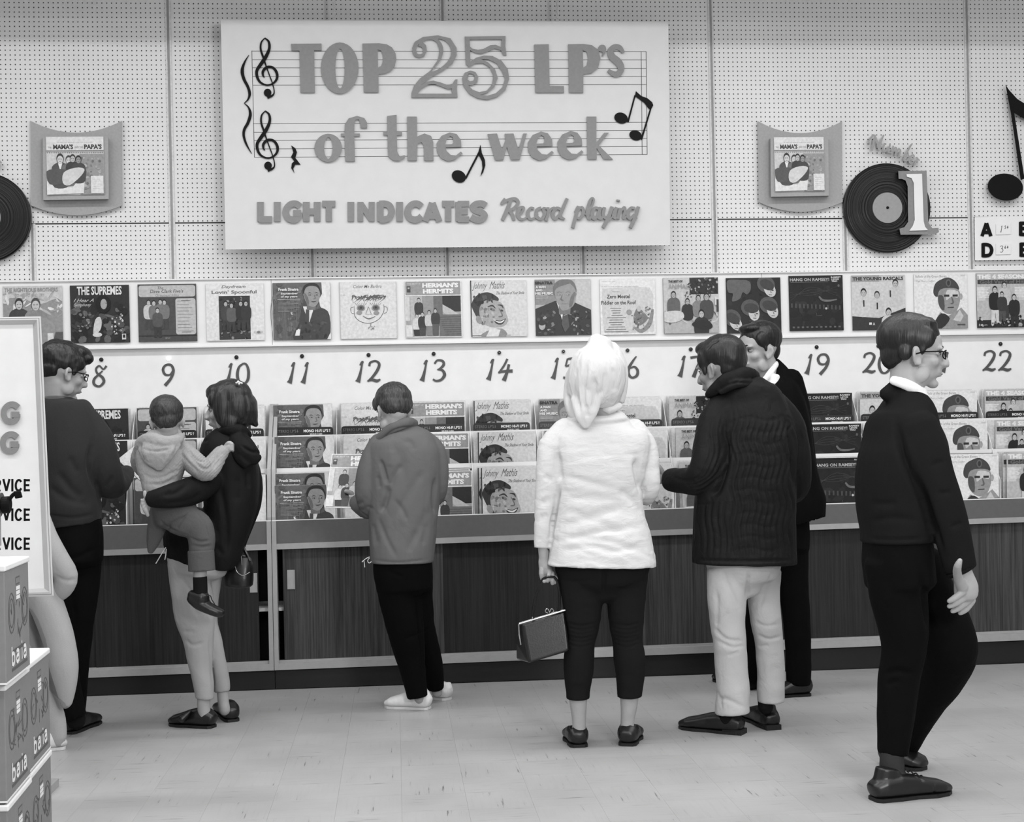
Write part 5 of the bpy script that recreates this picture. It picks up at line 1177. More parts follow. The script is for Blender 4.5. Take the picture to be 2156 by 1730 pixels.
    crease(me, [([(1236,760),(1228,820),(1226,870)],5,.010),([(1250,790),(1254,830),(1248,870)],6,.012),([(1275,780),(1272,815),(1262,835)],5,.010),([(1215,770),(1206,810),(1204,845)],5,.007),([(1290,770),(1296,800),(1294,830)],6,.006),([(1232,850),(1238,880)],4,.009)])
    disp_noise(me, .0022, (22, 22, 10), 3)
    put('headscarf', me, cloth('white_scarf_cloth', 208, 0, .75, .1, 500, .45, (30,30,9), .02), t)
    V = Vol(Y); V.limb([(1284,836,-.075,16),(1285,854,-.065,11)], .8); me = V.grow(.004, 2); put('hair', me, M['hair'], t)
    V = Vol(Y)
    V.rows([(865,1258,1304,.065,.0),(876,1246,1312,.075,.0),(886,1232,1322,.085,0)], 2.2, (.2, .2)); V.limb([(1262,852,-.06,8),(1282,862,-.085,9),(1304,854,-.06,8)], .8)
    me = V.grow(.005, 2); put('coat_collar', me, M[ 'coatc'] if 'coatc' in M else bpy.data.materials['white_crinkled_cotton'], t)
    # trousers
    V = Vol(Y)
    V.rows([(1170,1168,1366,.125),(1200,1170,1369,.128),(1226,1190,1350,.115),(1244,1225,1318,.08)], 2.2, (.2,.6))
    V.limb(TA, cap=(.5,0))
    V.limb(TB, cap=(.5,0))
    me = V.grow(.006, 9)
    L = []
    for i, y in enumerate((1312,1321,1329,1337,1345,1354)): L += [([(1194,y),(1222,y+5+i*.6),(1256,y)],2.6,.0045),([(1288,y),(1320,y+5+i*.6),(1352,y-2)],2.6,.0045)]
    L += [([(1180,1220),(1215,1224),(1250,1218)],3,.004),([(1290,1236),(1325,1240),(1360,1232)],3,.004),([(1273,1190),(1272,1225),(1271,1250)],4,.012)]
    crease(me, L); disp_noise(me, .0012, (14,14,40), 7); put('trousers', me, cloth('dark_cotton_trousers', 26, 0, .85, .2, 500, .25), t)
    for (hx, hy), (tx, ty) in (((1220,1574),(1203,1552)), ((1320,1571),(1336,1549))):
        S = MB(); V = Vol(Y); a, b, d, s_ = shoe(V, S, (hx, hy), (tx, ty), Y, low=True)
        me = V.grow(.004, 2)
        c, n = arr(me); q = (c - a) @ d; L_ = np.linalg.norm(b-a); side = (c - a) @ s_
        inside = (np.abs(side) < .031) & (q > .02) & (q < L_*.66); c[:, 2] = np.where(inside, np.minimum(c[:, 2], .03), c[:, 2]); setco(me, c)
        so = put('shoe', me, M['shoe_g'] if 'shoe_g' in M else M['shoe'], t); obj('sole', S, M['sole'], so)
    # handbag, a thing of its own
    YB = Y - .02
    b = thing('handbag', tuple(at(1138, 1398, YB)), 'black framed leather handbag with a bow clasp hanging from the hand of the headscarfed person', 'handbag')
    V = Vol(YB)
    q = lambda x, y, d=0: at(x, y, YB+d)
    m = MB()
    top = [(1092,1313),(1188,1284)]; bot = [(1112,1398),(1190,1374)]; gs = [(1084,1356),(1085,1390)]
    v = [q(1098,1313,-.005), q(1189,1285,-.005), q(1189,1285,.02), q(1094,1312,.02),      # frame level
         q(1106,1356,-.030), q(1195,1330,-.030), q(1192,1330,.055), q(1085,1355,.055),      # belly
         q(1113,1397,-.055), q(1199,1370,-.055), q(1194,1370,.095), q(1086,1389,.095)]
    f = [(3,2,1,0)]
    for a_ in (0, 4):
        for k in range(4): f.append((a_+k, a_+(k+1) % 4, a_+4+(k+1) % 4, a_+4+k))
    f.append((8,9,10,11)); m.add(v, f)
    bo = obj('bag_body', m, M['strap'], b); bevel(bo, .016, 4)
    m = MB(); m.tube([tuple(q(1093,1313,-.008)), tuple(q(1140,1299,-.010)), tuple(q(1190,1284,-.008))], .0035, 8); m.tube([tuple(q(1093,1312,.022)), tuple(q(1140,1298,.022)), tuple(q(1190,1283,.022))], .0035, 8)
    m.tube([tuple(q(*p)) for p in ((1096,1312,-.006),(1092,1314,.0),(1093,1335,.0),(1097,1357,.0))], .003, 8); obj('bag_frame', m, M['chrome'], b)
    m = MB(); m.tube(smooth([tuple(q(*p)) for p in ((1121,1302,0),(1124,1275,0),(1130,1250,0),(1139,1226,-.005),(1146,1217,-.012),(1158,1214,-.022),(1170,1218,-.015),(1177,1240,0),(1178,1270,.0),(1176,1288,0))], 4), .0058, 8); obj('bag_handle', m, M['strap'], b)
    m = MB()
    for sx in (-1, 1): m.tube(smooth([tuple(q(1157+sx*p[0], p[1], p[2])) for p in ((0,1289,-.012),(3,1282,-.016),(7,1282,-.018),(9,1287,-.014),(4,1290,-.012))], 4), .0018, 6)
    m.tube([tuple(q(1121,1305,-.01)), tuple(q(1121,1298,-.01))], .0025, 6); obj('bag_clasp', m, M['chrome'], b)

# ---------------------------------------------------------------- boy
def boy():
    Y = -.72; t, _ = person(880, 1490, 'person in a grey jacket, black trousers and white sneakers, holding a record')
    V = Vol(Y); h = Head(826, 858, Y, .226, 30, 20, 3, 1.0); h.face(V); h.neck(V, at(838, 925, Y-.02), .215, .23)
    V.rows([(930,800,900,.08),(1000,800,905,.09),(1080,800,900,.09),(1180,795,905,.10)], cap=(.5,.5))
    V.limb([(800,950,0,20),(792,1010,0,18),(785,1060,0,15),(775,1058,.12,12),(757,1052,.2,9)]); V.limb([(915,950,0,20),(925,1010,0,16),(920,1050,.08,14),(905,1045,.25,12)])
    
    TA = [(836,1200,-.01,50,.9),(843,1260,-.01,45,.9),(853,1320,-.01,40,.9),(862,1372,0,33,.95),(871,1420,0,26,1),(878,1462,0,22.5,1),(879,1468,0,22,1)]
    TB = [(876,1200,.03,36,.9),(884,1260,.05,28,.95),(892,1320,.08,24,1),(903,1370,.12,24,1),(912,1410,.16,22,1),(917,1448,.2,18.5,1)]
    under(V, TA, [(880,1455,.03,14),(884,1470,.03,13)]); under(V, TB, [(916,1440,.2,12),(920,1456,.2,12)])
    body = V.grow(.006, 3); h.sockets(body)
    H = Vol(Y)
    H.limb([(768,1054,.19,12,.8),(753,1052,.20,12,.75),(742,1050,.205,13,.6),(733,1046,.21,11,.5)], sub=2)
    H.limb([(745,1044,.195,6),(738,1037,.19,5.4),(729,1034,.185,4.6)], sub=2, n=10)
    for i, (x, y) in enumerate(((718,1038),(717,1043),(719,1048),(724,1052))): H.limb([(736,1042+i*3.4,.215,4.6),(727,y-1+i*.4,.222,4.4),(x+1,y,.215,4)], sub=2, n=10)
    put('body', join_me([body, H.grow(.0022, 2)]), M['skin'], t); h.extras(t, 'hair_b')
    V = Vol(Y); b_ = h.ball
    b_(V, (0,-.09,.70), (.385,.435,.37)); b_(V, (0,-.20,.56), (.355,.30,.28)); b_(V, (0,.16,.86), (.28,.20,.13)); b_(V, (0,-.27,.48), (.30,.215,.21))
    for q in (-1, 1): b_(V, (q*.31,.12,.66), (.06,.11,.15)); b_(V, (q*.27,-.20,.56),(.10,.13,.14))
    me = V.grow(.0045, 3); disp_noise(me, .0022, (70,70,22), 3); put('hair', me, M['hair_b'], t)
    V = Vol(Y)
    V.rows([(898,818,872,.06,.0),(912,800,896,.09),(925,785,915,.11),(950,772,928,.12),(1000,772,930,.125),(1050,776,926,.125),(1090,777,921,.125),(1120,776,919,.125),(1150,778,916,.13),(1178,780,913,.13),(1184,782,911,.13)], 2.4, (.2, 0))
    V.limb([(800,935,0,24),(787,965,-.01,27),(777,1000,-.01,27),(776,1035,0,29),(782,1062,.03,29),(768,1066,.10,24),(750,1058,.17,18),(744,1056,.185,15)], .95, cap=(1,.2))
    V.limb([(895,930,0,24),(912,950,0,26),(921,990,0,24),(921,1030,.01,21),(916,1048,.06,17),(905,1046,.2,14)], .95)
    me = V.grow(.0055, 3)
    crease(me, [([(800,965),(808,990),(817,1022)],4,.012),([(848,975),(832,998),(820,1030)],6,.008),([(818,1020),(814,1050),(800,1082)],6,.015),([(918,1000),(914,1050),(918,1085)],5,.014),([(850,925),(868,935),(872,950)],6,.005),([(825,945),(822,985)],7,-.005),([(795,1000),(800,1030)],5,.006),([(895,985),(862,1035),(826,1100)],9,.005),([(905,1060),(885,1110),(850,1165)],9,.004),([(830,930),(850,990),(858,1050)],10,.004),([(795,1085),(812,1130),(836,1176)],5,.006),([(782,1100),(795,1150)],6,.006),([(880,1110),(868,1140),(860,1165)],7,.004),([(900,1100),(890,1150)],6,.005),([(830,1050),(848,1075),(858,1100)],5,.006),([(760,1075),(775,1068),(786,1072)],4,.006),([(752,1062),(765,1056)],4,.006),([(778,1178),(840,1184),(912,1176)],2.5,.004),([(776,1106),(778,1160)],2,.010)])
    disp_noise(me, .0022, (9,9,6), 5)
    put('jacket', me, cloth('grey_poplin_jacket', 96, 0, .7, .15, 600, .45, (8,8,6), .06), t)
    V = Vol(Y)
    V.limb([(798,924,-.03,9),(815,908,-.055,11),(838,896,-.075,12),(860,888,-.07,11),(874,892,-.03,9)], .7); V.rows([(893,812,874,.06),(905,802,885,.075)], 2.2, (.3,.3))
    me = V.grow(.0045, 2); crease(me, [([(806,924),(830,905),(868,897)],2,.006)]); put('jacket_collar', me, bpy.data.materials['grey_poplin_jacket'], t)
    V = Vol(Y)
    V.rows([(1165,786,909,.115),(1200,786,911,.12),(1240,793,911,.115)], 2.3, (.2,.3))
    V.limb(TA, cap=(.4,0))
    V.limb(TB, cap=(.4,0))
    me = V.grow(.0055, 9); crease(me, [([(877,1250),(882,1310),(888,1370),(896,1440)],3,.012),([(850,1345),(880,1335),(905,1320)],4,.005),([(812,1200),(850,1215)],4,.004)]); disp_noise(me, .0014, (12,12,22), 8)
    put('trousers', me, cloth('black_trousers', 6, 0, .85, .15, 500, .2), t)
    for (hx, hy), (tx, ty), dy in (((904,1493),(811,1489),0), ((944,1474),(890,1466),0)):
        S = MB(); V = Vol(Y); a, b, d, s_ = shoe(V, S, (hx, hy), (tx, ty), Y, wid=.043, h=.055)
        me = V.grow(.004, 2); so = put('sneaker', me, M['canvas'], t); obj('sole', S, M['rubber'], so)
        m = MB()
        for i in range(4):
            c_ = a + d*np.linalg.norm(b-a)*(.42+.075*i) + np.array([0,0,.092-.012*i]); m.tube([tuple(c_-s_*.02-np.array([0,0,.004])), tuple(c_+np.array([0,0,.004])), tuple(c_+s_*.02-np.array([0,0,.004]))], .0025, 6)
        obj('shoelace', m, M['rubber'], so)
    m = MB()
    for L in ([(778,1172),(770,1176),(762,1183),(766,1180),(768,1194)], [(778,1174),(774,1180),(777,1185),(782,1182)]): m.tube(smooth([tuple(at(x, y, Y-.10)) for x, y in L], 3), .0018, 6)
    obj('drawstring', m, M['rubber'], t)
    A, B, C_ = at(727,1037,Y+.20), at(699,956,Y+.34), at(826,957,Y+.30)
    o = sleeve(13, (0,0,0), tone='light', label='record cover held in the hands of the person in the grey jacket')
    ux = (C_-B).normalized(); uz = (B-A); uz = (uz - ux*uz.dot(ux)).normalized(); uy = uz.cross(ux)
    org = B - uz*LP + ux*LP/2
    o.matrix_world = Matrix(((ux.x,uy.x,uz.x,org.x),(ux.y,uy.y,uz.y,org.y),(ux.z,uy.z,uz.z,org.z),(0,0,0,1)))

# ---------------------------------------------------------------- man in padded coat
def man_padded():
    Y = -1.47; t, _ = person(1540, 1540, 'person with dark hair in a dark quilted coat, cream trousers and black shoes')
    V = Vol(Y); h = Head(1513, 770, Y, .246, 50, 10, 0, 1.0); h.face(V); h.neck(V, at(1560, 850, Y), .24, .27)
    V.rows([(850,1520,1620,.08),(950,1500,1640,.11),(1100,1500,1640,.10),(1190,1495,1645,.11)], cap=(.5,.5))
    V.limb([(1510,860,0,24),(1485,950,-.02,20),(1475,1015,-.02,18),(1430,1012,.04,14),(1402,1008,.08,11)]); V.limb([(1640,870,0,24),(1670,950,0,20),(1675,1020,.04,18),(1640,1030,.2,14)])
    
    TA = [(1533,1200,-.02,45,.9),(1531,1265,-.02,41,.9),(1532,1310,-.01,38,.95),(1536,1345,-.01,36,1),(1539,1400,0,35,1),(1543,1450,0,34.5,1),(1542,1495,0,37,1.1),(1542,1501,0,37,1.1)]
    TB = [(1610,1200,.04,36,.9),(1608,1250,.04,34,.95),(1613,1310,.04,33,1),(1619,1350,.05,30,1),(1623,1410,.05,29,1),(1623,1460,.05,29,1),(1623,1478,.05,29,1)]
    under(V, TA, [(1538,1480,0,15),(1530,1505,0,14)], .68); under(V, TB, [(1618,1465,.05,15),(1612,1488,.05,14)], .68)
    body = V.grow(.0065, 3); h.sockets(body)
    H = Vol(Y); H.limb([(1408,1008,.08,13,.8),(1397,1006,.09,13,.7),(1389,1005,.10,12,.6)], sub=2)
    for i in range(4): H.limb([(1391,996+i*6,.10,5),(1384,993+i*7,.12,4.6),(1385,990+i*7,.15,4)], sub=2, n=10)
    H.limb([(1396,996,.085,5.5),(1390,985,.08,5),(1386,980,.08,4.2)], sub=2, n=10)
    put('body', join_me([body, H.grow(.0025, 2)]), M['skin2'], t); h.extras(t)
    V = Vol(Y); b_ = h.ball
    b_(V, (0,-.10,.72), (.38,.45,.37)); b_(V, (0,.13,.90), (.27,.24,.13)); b_(V, (0,-.25,.48), (.29,.23,.24)); b_(V, (0,-.33,.62), (.30,.2,.28))
    for q in (-1, 1): b_(V, (q*.30,.10,.66), (.07,.13,.17)); b_(V, (q*.325,.10,.50), (.035,.05,.12))
    me = V.grow(.005, 3); crease(me, [([(1487,738),(1500,722),(1515,716)],2.5,.005)]); disp_noise(me, .0018, (50,50,20), 3); put('hair', me, M['hair'], t)
    V = Vol(Y)
    V.rows([(800,1530,1608,.085),(818,1514,1628,.115),(845,1503,1650,.12),(875,1490,1665,.135),(920,1484,1678,.15),(970,1480,1680,.155),(1030,1466,1676,.155),(1080,1461,1674,.155),(1130,1459,1675,.155),(1175,1458,1677,.16),(1186,1458,1677,.16)], 2.5, (.2, 0))
    V.limb([(1522,850,-.02,30),(1505,890,-.04,36),(1493,940,-.06,34),(1484,985,-.08,33),(1466,1010,-.05,33),(1440,1012,.0,28),(1415,1010,.06,25),(1405,1009,.08,22)], .9, cap=(1,.4))
    V.limb([(1625,850,0,32),(1652,885,0,36),(1668,930,0,36),(1674,980,0,34),(1674,1020,.02,32),(1664,1036,.08,28),(1640,1030,.2,20)], .9)
    me = V.grow(.006, 3)
    L = [([(1527,900),(1530,950),(1527,990),(1512,1030),(1495,1045)],7,.028),([(1662,890),(1672,960),(1678,1040)],6,.020)]
    for i in range(11):
        x0 = 1540 + i*12.5; 
        L.append(([(x0-4-i*1.5, 838+i*3.5),(x0+4, 885),(x0-6, 925),(x0+8, 970),(x0-3, 1020),(x0+6, 1065),(x0-3, 1110),(x0+2, 1160),(x0, 1182)], 2.4, .0075))
    for i in range(5): x0 = 1470+i*14; L.append(([(x0+2,1050),(x0-3,1090),(x0+3,1130),(x0,1180)],2.4,.007))
    for i in range(5): x0 = 1490+i*11; L.append(([(x0+14-i,865+i*2),(x0+2,905),(x0+6,950),(x0-6,985),(x0-20,1005),(x0-50,1010+i*5),(x0-80,1000+i*9)],2.2,.006))
    for i in range(4): x0 = 1676+i*8; L.append(([(x0-22,880+i*6),(x0-8,930),(x0-10,980),(x0-6,1030)],2.2,.006))
    for y in (880,905,930,955,980,1005,1030,1055,1080,1105,1130,1155): L.append(([(1545,y+6),(1580,y-3),(1615,y+5),(1655,y-4)],3.5,.0022))
    L += [([(1459,1178),(1560,1181),(1676,1178)],2.5,.008),([(1465,1062),(1500,1059)],1.6,.008)]
    crease(me, L); disp_noise(me, .0022, (16,16,12), 5)
    put('quilted_coat', me, cloth('dark_quilted_nylon', 29, 0, .55, .1, 500, .35, (22,22,16), .06), t)
    V = Vol(Y); V.limb([(1492,832,-.02,9),(1502,822,-.05,12),(1530,800,-.085,16),(1560,788,-.09,17),(1585,790,-.05,14),(1592,800,0,11)], .75)
    V.limb([(1518,824,-.08,8),(1550,808,-.115,10),(1580,806,-.09,9)], .7)
    V.rows([(792,1530,1588,.07),(812,1512,1600,.09)], 2.2, (.3,.3)); me = V.grow(.0045, 2); crease(me, [([(1505,828),(1540,806),(1588,806)],2.2,.007),([(1530,815),(1560,798)],2,.004)]); put('coat_collar', me, bpy.data.materials['dark_quilted_nylon'], t)
    V = Vol(Y)
    V.rows([(1165,1484,1645,.125),(1195,1488,1643,.125),(1222,1500,1628,.105),(1240,1530,1605,.07)], 2.2, (.2,.6))
    V.limb(TA, cap=(.4,0))
    V.limb(TB, cap=(.4,0))
    me = V.grow(.006, 9)
    crease(me, [([(1577,1200),(1574,1235),(1572,1262)],3.5,.012),([(1520,1195),(1535,1235),(1560,1290)],5,.007),([(1510,1235),(1510,1290),(1508,1325)],5,.006),([(1500,1320),(1530,1345),(1570,1350)],4,.007),([(1505,1345),(1540,1362),(1572,1358)],4,.006),([(1590,1310),(1615,1318),(1644,1312)],3.5,.006),([(1592,1335),(1618,1345),(1648,1338)],3.5,.007),([(1595,1360),(1620,1358)],3,.004),([(1505,1480),(1525,1470),(1570,1490)],4,.007),([(1510,1450),(1520,1490)],3,.005),([(1632,1195),(1612,1240),(1600,1280)],4,.006),([(1530,1380),(1560,1372)],4,.004)])
    disp_noise(me, .0022, (10,10,16), 9); put('trousers', me, cloth('cream_trousers', 186, 0, .85, .25, 450, .5, (12,12,10), .03), t)
    for (hx, hy), (tx, ty), (sx, sy), dz_ in (((1562,1545),(1430,1532),(1530,1512),0), ((1628,1536),(1568,1508),(1612,1488),.05)):
        S = MB(); V = Vol(Y); a, b, d, s_ = shoe(V, S, (hx, hy), (tx, ty), Y, wid=.046, h=.07)
        me = V.grow(.004, 2); so = put('shoe', me, M['shoe'], t)
        obj('sole', S, M['sole'], so); m = MB(); c_ = a + d*.035
        q = MB(); [q.add([], [])]; 
        v = [tuple(c_ + d*x + s_*y_ + np.array([0,0,z])) for z in (.0,.022) for x, y_ in ((-.045,-.034),(.04,-.036),(.04,.036),(-.045,.034))]; m.hexa(v); obj('heel', m, M['sole'], so)
        V = Vol(Y); V.limb([(sx, sy, dz_, 16, 1.1),(sx-2, sy-28, dz_, 15, 1.1)]); me = V.grow(.004, 1); put('sock', me, M['sock'], t)

# ---------------------------------------------------------------- man in suit behind
def man_suit():
    Y = -.68; t, _ = person(1680, 1462, 'person in a black suit and white shirt, standing behind the quilted coat')
    V = Vol(Y); h = Head(1594, 732, Y, .245, 117, 3, 0, 1.0); h.face(V); h.neck(V, at(1630, 815, Y+.02), .24, .26)
    V.rows([(810,1580,1680,.08),(900,1570,1690,.11),(1000,1575,1690,.10),(1100,1580,1700,.11)], cap=(.5,.5))
    
    TA = [(1600,1120,.03,38),(1594,1240,.06,30),(1588,1350,.13,25),(1582,1425,.2,24),(1581,1434,.2,24)]; TB = [(1666,1120,0,38),(1668,1210,0,34),(1677,1300,0,29),(1681,1380,0,27),(1681,1435,0,26),(1681,1441,0,26)]
    under(V, TA, [(1581,1424,.2,12),(1580,1432,.2,12)]); under(V, TB, [(1682,1430,.02,12),(1682,1440,.02,12)])
    body = V.grow(.0055, 3); h.sockets(body); put('body', body, M['skin'], t); h.extras(t)
    V = Vol(Y); b_ = h.ball
    b_(V, (0,-.12,.74), (.375,.44,.36)); b_(V, (0,.13,.93), (.27,.22,.11)); b_(V, (0,-.29,.50), (.27,.2,.26))
    for q in (-1, 1): b_(V, (q*.29,.05,.70), (.08,.17,.17)); b_(V, (q*.325,.035,.53), (.03,.04,.08))
    me = V.grow(.0045, 3); disp_noise(me, .0018, (50,50,18), 3); put('hair', me, M['hair'], t)
    V = Vol(Y); V.limb([(1583,800,-.08,5),(1590,812,-.09,5),(1604,806,-.07,6),(1622,784,-.06,7),(1634,768,-.03,6),(1638,762,.04,6)], .6); V.rows([(792,1606,1642,.072),(815,1600,1650,.078),(845,1590,1660,.09)], 2.2, (.3,.3))
    me = V.grow(.0045, 2); put('shirt', me, cloth('white_shirt', 226, .1, .7, .1), t)
    V = Vol(Y)
    V.rows([(800,1625,1672,.08),(815,1610,1684,.10),(845,1590,1696,.12),(900,1575,1706,.13),(960,1570,1712,.13),(1030,1570,1728,.14),(1070,1572,1738,.145),(1090,1575,1700,.14)], 2.4, (.2, .1))
    V.limb([(1664,800,0,26),(1676,850,0,28),(1684,910,0,27),(1692,970,0,26),(1698,1040,-.01,25),(1712,1075,-.01,30),(1718,1078,-.01,30)], .9, cap=(1, 0))
    V.limb([(1634,762,.02,9),(1645,785,-.02,18),(1650,810,-.02,30)], .8); V.limb([(1605,830,-.07,13),(1600,900,-.09,16)], .6)
    me = V.grow(.006, 3); crease(me, [([(1690,900),(1694,980),(1700,1060)],5,.010)]); disp_noise(me, .0015, (10,10,7), 5); cut(me, lambda x, y, c: y > 1100 - (x-1700)*.32)
    so = me.copy() if False else me; put('suit_jacket', me, cloth('black_suit_cloth', 7, 0, .8, .1, 600, .25), t)
    V = Vol(Y)
    V.rows([(1075,1575,1702,.12),(1120,1575,1704,.12),(1150,1570,1704,.12)], 2.3, (.2,.3))
    V.limb(TA, 1, cap=(.4,0)); V.limb(TB, 1, cap=(.4,0))
    me = V.grow(.006, 9); disp_noise(me, .0015, (12,12,14), 6); put('trousers', me, bpy.data.materials['black_suit_cloth'], t)
    for (hx, hy), (tx, ty) in (((1704,1463),(1625,1467)), ((1590,1448),(1504,1432))):
        S = MB(); V = Vol(Y); shoe(V, S, (hx, hy), (tx, ty), Y, wid=.046, h=.06); so = put('shoe', V.grow(.0045, 2), M['shoe'], t); obj('sole', S, M['sole'], so)
    for x, y, d_ in ((1682,1436,.02),(1580,1428,.2)): V = Vol(Y); V.limb([(x, y-12, d_, 15),(x, y+8, d_, 15.5)]); put('sock', V.grow(.004, 1), M['sock'], t)

# ---------------------------------------------------------------- walking man
def man_walk():
    Y = -2.55; t, _ = person(1910, 1685, 'person in glasses and a dark jacket striding past the counter, one hand swinging')
    V = Vol(Y); h = Head(1929, 736, Y, .245, -97, 4, 0, 1.0); h.face(V); h.neck(V, at(1905, 850, Y), .235, .27)
    V.rows([(860,1860,1950,.09),(960,1845,1955,.12),(1100,1850,1950,.10),(1160,1850,1960,.11)], cap=(.5,.5))
    V.limb([(1925,900,-.12,26),(1968,1030,-.16,22),(2002,1120,-.16,19),(2022,1190,-.15,14)])
    V.limb([(1880,900,.12,30),(1850,1030,.14,24),(1880,1120,.2,20)])
    
    TA = [(1885,1180,-.05,66,.8),(1892,1250,-.05,62,.85),(1903,1320,-.04,54,.9),(1902,1375,-.03,46,.95),(1893,1430,-.02,44,.95),(1886,1500,-.02,40,1),(1882,1560,-.02,34,1),(1880,1588,-.02,32,1)]
    TB = [(1920,1180,.09,60,.8),(1955,1260,.10,60,.85),(1987,1320,.10,60,.9),(2000,1370,.10,58,.9),(1985,1415,.16,52,.95),(1953,1470,.24,43,1),(1922,1530,.34,34,1),(1900,1580,.42,28,1)]
    under(V, TA, [(1880,1580,-.02,20),(1879,1640,-.03,19)]); under(V, TB, [(1900,1560,.42,17),(1890,1585,.42,16)])
    body = V.grow(.0065, 3); h.sockets(body)
    H = Vol(Y-.15); H.limb([(2022,1180,0,17,.8),(2028,1210,0,21,.75),(2034,1235,0,26,.6),(2034,1252,0,25,.55)], sub=2)
    H.limb([(2026,1236,-.02,12),(2018,1218,-.05,10),(2015,1202,-.09,9),(2017,1190,-.12,8),(2021,1180,-.13,5.5)], sub=2, n=12)
    H.limb([(2040,1240,0,18,.6),(2036,1256,.01,18,.6)], sub=2)
    for (x1,y1,x2,y2,x3,y3,d_) in ((2022,1250,2008,1260,1999,1265,-.02),(2028,1260,2012,1270,1999,1276,-.005),(2034,1268,2020,1279,2006,1286,.01),(2042,1268,2034,1282,2022,1290,.022)): H.limb([(x1+5,y1-4,d_,7.6),(x2,y2,d_,7),(x3,y3,d_+.004,5.4)], sub=2, n=12)
    put('body', join_me([body, H.grow(.003, 2)]), M['skin'], t); h.extras(t); h.glasses(t)
    V = Vol(Y); b_ = h.ball
    b_(V, (0,-.13,.72), (.38,.45,.37)); b_(V, (0,-.30,.50), (.28,.21,.26)); b_(V, (0,.06,.91), (.28,.22,.12))
    for q in (-1, 1): b_(V, (q*.30,.02,.70), (.075,.19,.17)); b_(V, (q*.31,-.20,.50), (.06,.10,.14)); b_(V, (q*.33,.03,.55), (.03,.05,.10))
    me = V.grow(.005, 3); disp_noise(me, .0018, (50,50,18), 3); put('hair', me, M['hair'], t)
    V = Vol(Y); V.limb([(1880,800,-.05,10),(1905,808,-.08,12),(1932,822,-.08,12),(1950,840,-.04,10)], .7); V.rows([(822,1885,1945,.09),(850,1880,1955,.10)], 2.2, (.3,.3)); put('shirt', V.grow(.005, 2), bpy.data.materials['white_shirt'], t)
    V = Vol(Y)
    V.rows([(815,1872,1905,.07),(835,1858,1940,.11),(865,1845,1966,.15),(900,1828,1976,.17),(950,1815,1990,.19),(1000,1806,1985,.19),(1050,1806,1980,.18),(1100,1812,1972,.17),(1130,1816,1962,.165),(1140,1816,1962,.165)], 2.3, (.2, 0))
    V.limb([(1882,806,-.03,10),(1872,830,-.03,22)], .8)
    V.limb([(1930,895,-.13,44),(1950,950,-.15,46),(1965,1000,-.16,44),(1983,1050,-.165,42),(1999,1100,-.165,40),(2012,1150,-.16,38),(2021,1190,-.155,36),(2024,1200,-.155,35)], .75, cap=(1,0))
    V.limb([(1860,900,.13,40),(1845,980,.16,38),(1850,1060,.2,32),(1880,1120,.25,26)], .8)
    me = V.grow(.007, 3)
    crease(me, [([(1885,880),(1905,960),(1940,1040),(1960,1100),(1985,1170)],9,.028),([(1820,1100),(1880,1090),(1935,1098)],8,.006),([(1830,1060),(1890,1060)],7,.005),([(1817,1132),(1880,1136),(1950,1132)],3,.007),([(1960,980),(1990,970)],6,.006),([(1975,1040),(2005,1035)],6,.006),([(2000,1110),(2030,1100)],6,.006)])
    disp_noise(me, .0022, (8,8,6), 5); put('jacket', me, cloth('dark_wool_jacket', 24, 0, .85, .25, 450, .3), t)
    V = Vol(Y); V.limb([(2022,1195,-.155,36,.7),(2026,1203,-.155,34,.7)], cap=(.1,.1)); put('jacket_cuff', V.grow(.006, 1), bpy.data.materials['dark_wool_jacket'], t)
    V = Vol(Y)
    V.rows([(1120,1822,1956,.15),(1180,1820,1962,.16),(1230,1826,1966,.155)], 2.3, (.2,.3))
    V.limb(TA, cap=(.4,0))
    V.limb(TB, cap=(.4,0))
    me = V.grow(.007, 9); crease(me, [([(1860,1420),(1890,1412),(1925,1420)],6,.008),([(1865,1440),(1895,1432)],5,.006),([(1940,1200),(1950,1270),(1960,1330)],8,.016),([(1850,1480),(1856,1580)],5,.004)]); disp_noise(me, .0022, (9,9,12), 6)
    put('trousers', me, cloth('black_wool_trousers', 9, 0, .85, .2), t)
    V = Vol(Y); V.limb([(1880,1640,-.03,30,1.2),(1878,1615,-.03,26,1.1),(1878,1580,-.03,25,1)]); put('sock', V.grow(.005, 1), simple('dark_grey_sock', 52, .9, .1), t)
    for (hx, hy), (tx, ty), lift in (((1838,1686),(2000,1668),0), ((1862,1606),(1948,1622),.03)):
        S = MB(); V = Vol(Y); a, b, d, s_ = shoe(V, S, (hx, hy), (tx, ty), Y, wid=.050, h=.085)
        me = V.grow(.0045, 2)
        if not lift: crease(me, [([(1965,1648),(1968,1662),(1964,1675)],2,.003),([(1928,1632),(1945,1645)],2.5,.003)])
        so = put('shoe', me, M['shoe'], t); obj('sole', S, M['sole'], so)
        if not lift:
            m = MB()
            for i in range(4):
                c_ = a + d*np.linalg.norm(b-a)*(.42+.07*i) + np.array([0,0,.098-.010*i]); m.tube([tuple(c_-s_*.022-np.array([0,0,.006])), tuple(c_+np.array([0,0,.003])), tuple(c_+s_*.022-np.array([0,0,.006]))], .0025, 6)
            obj('shoelace', m, M['sole'], so)

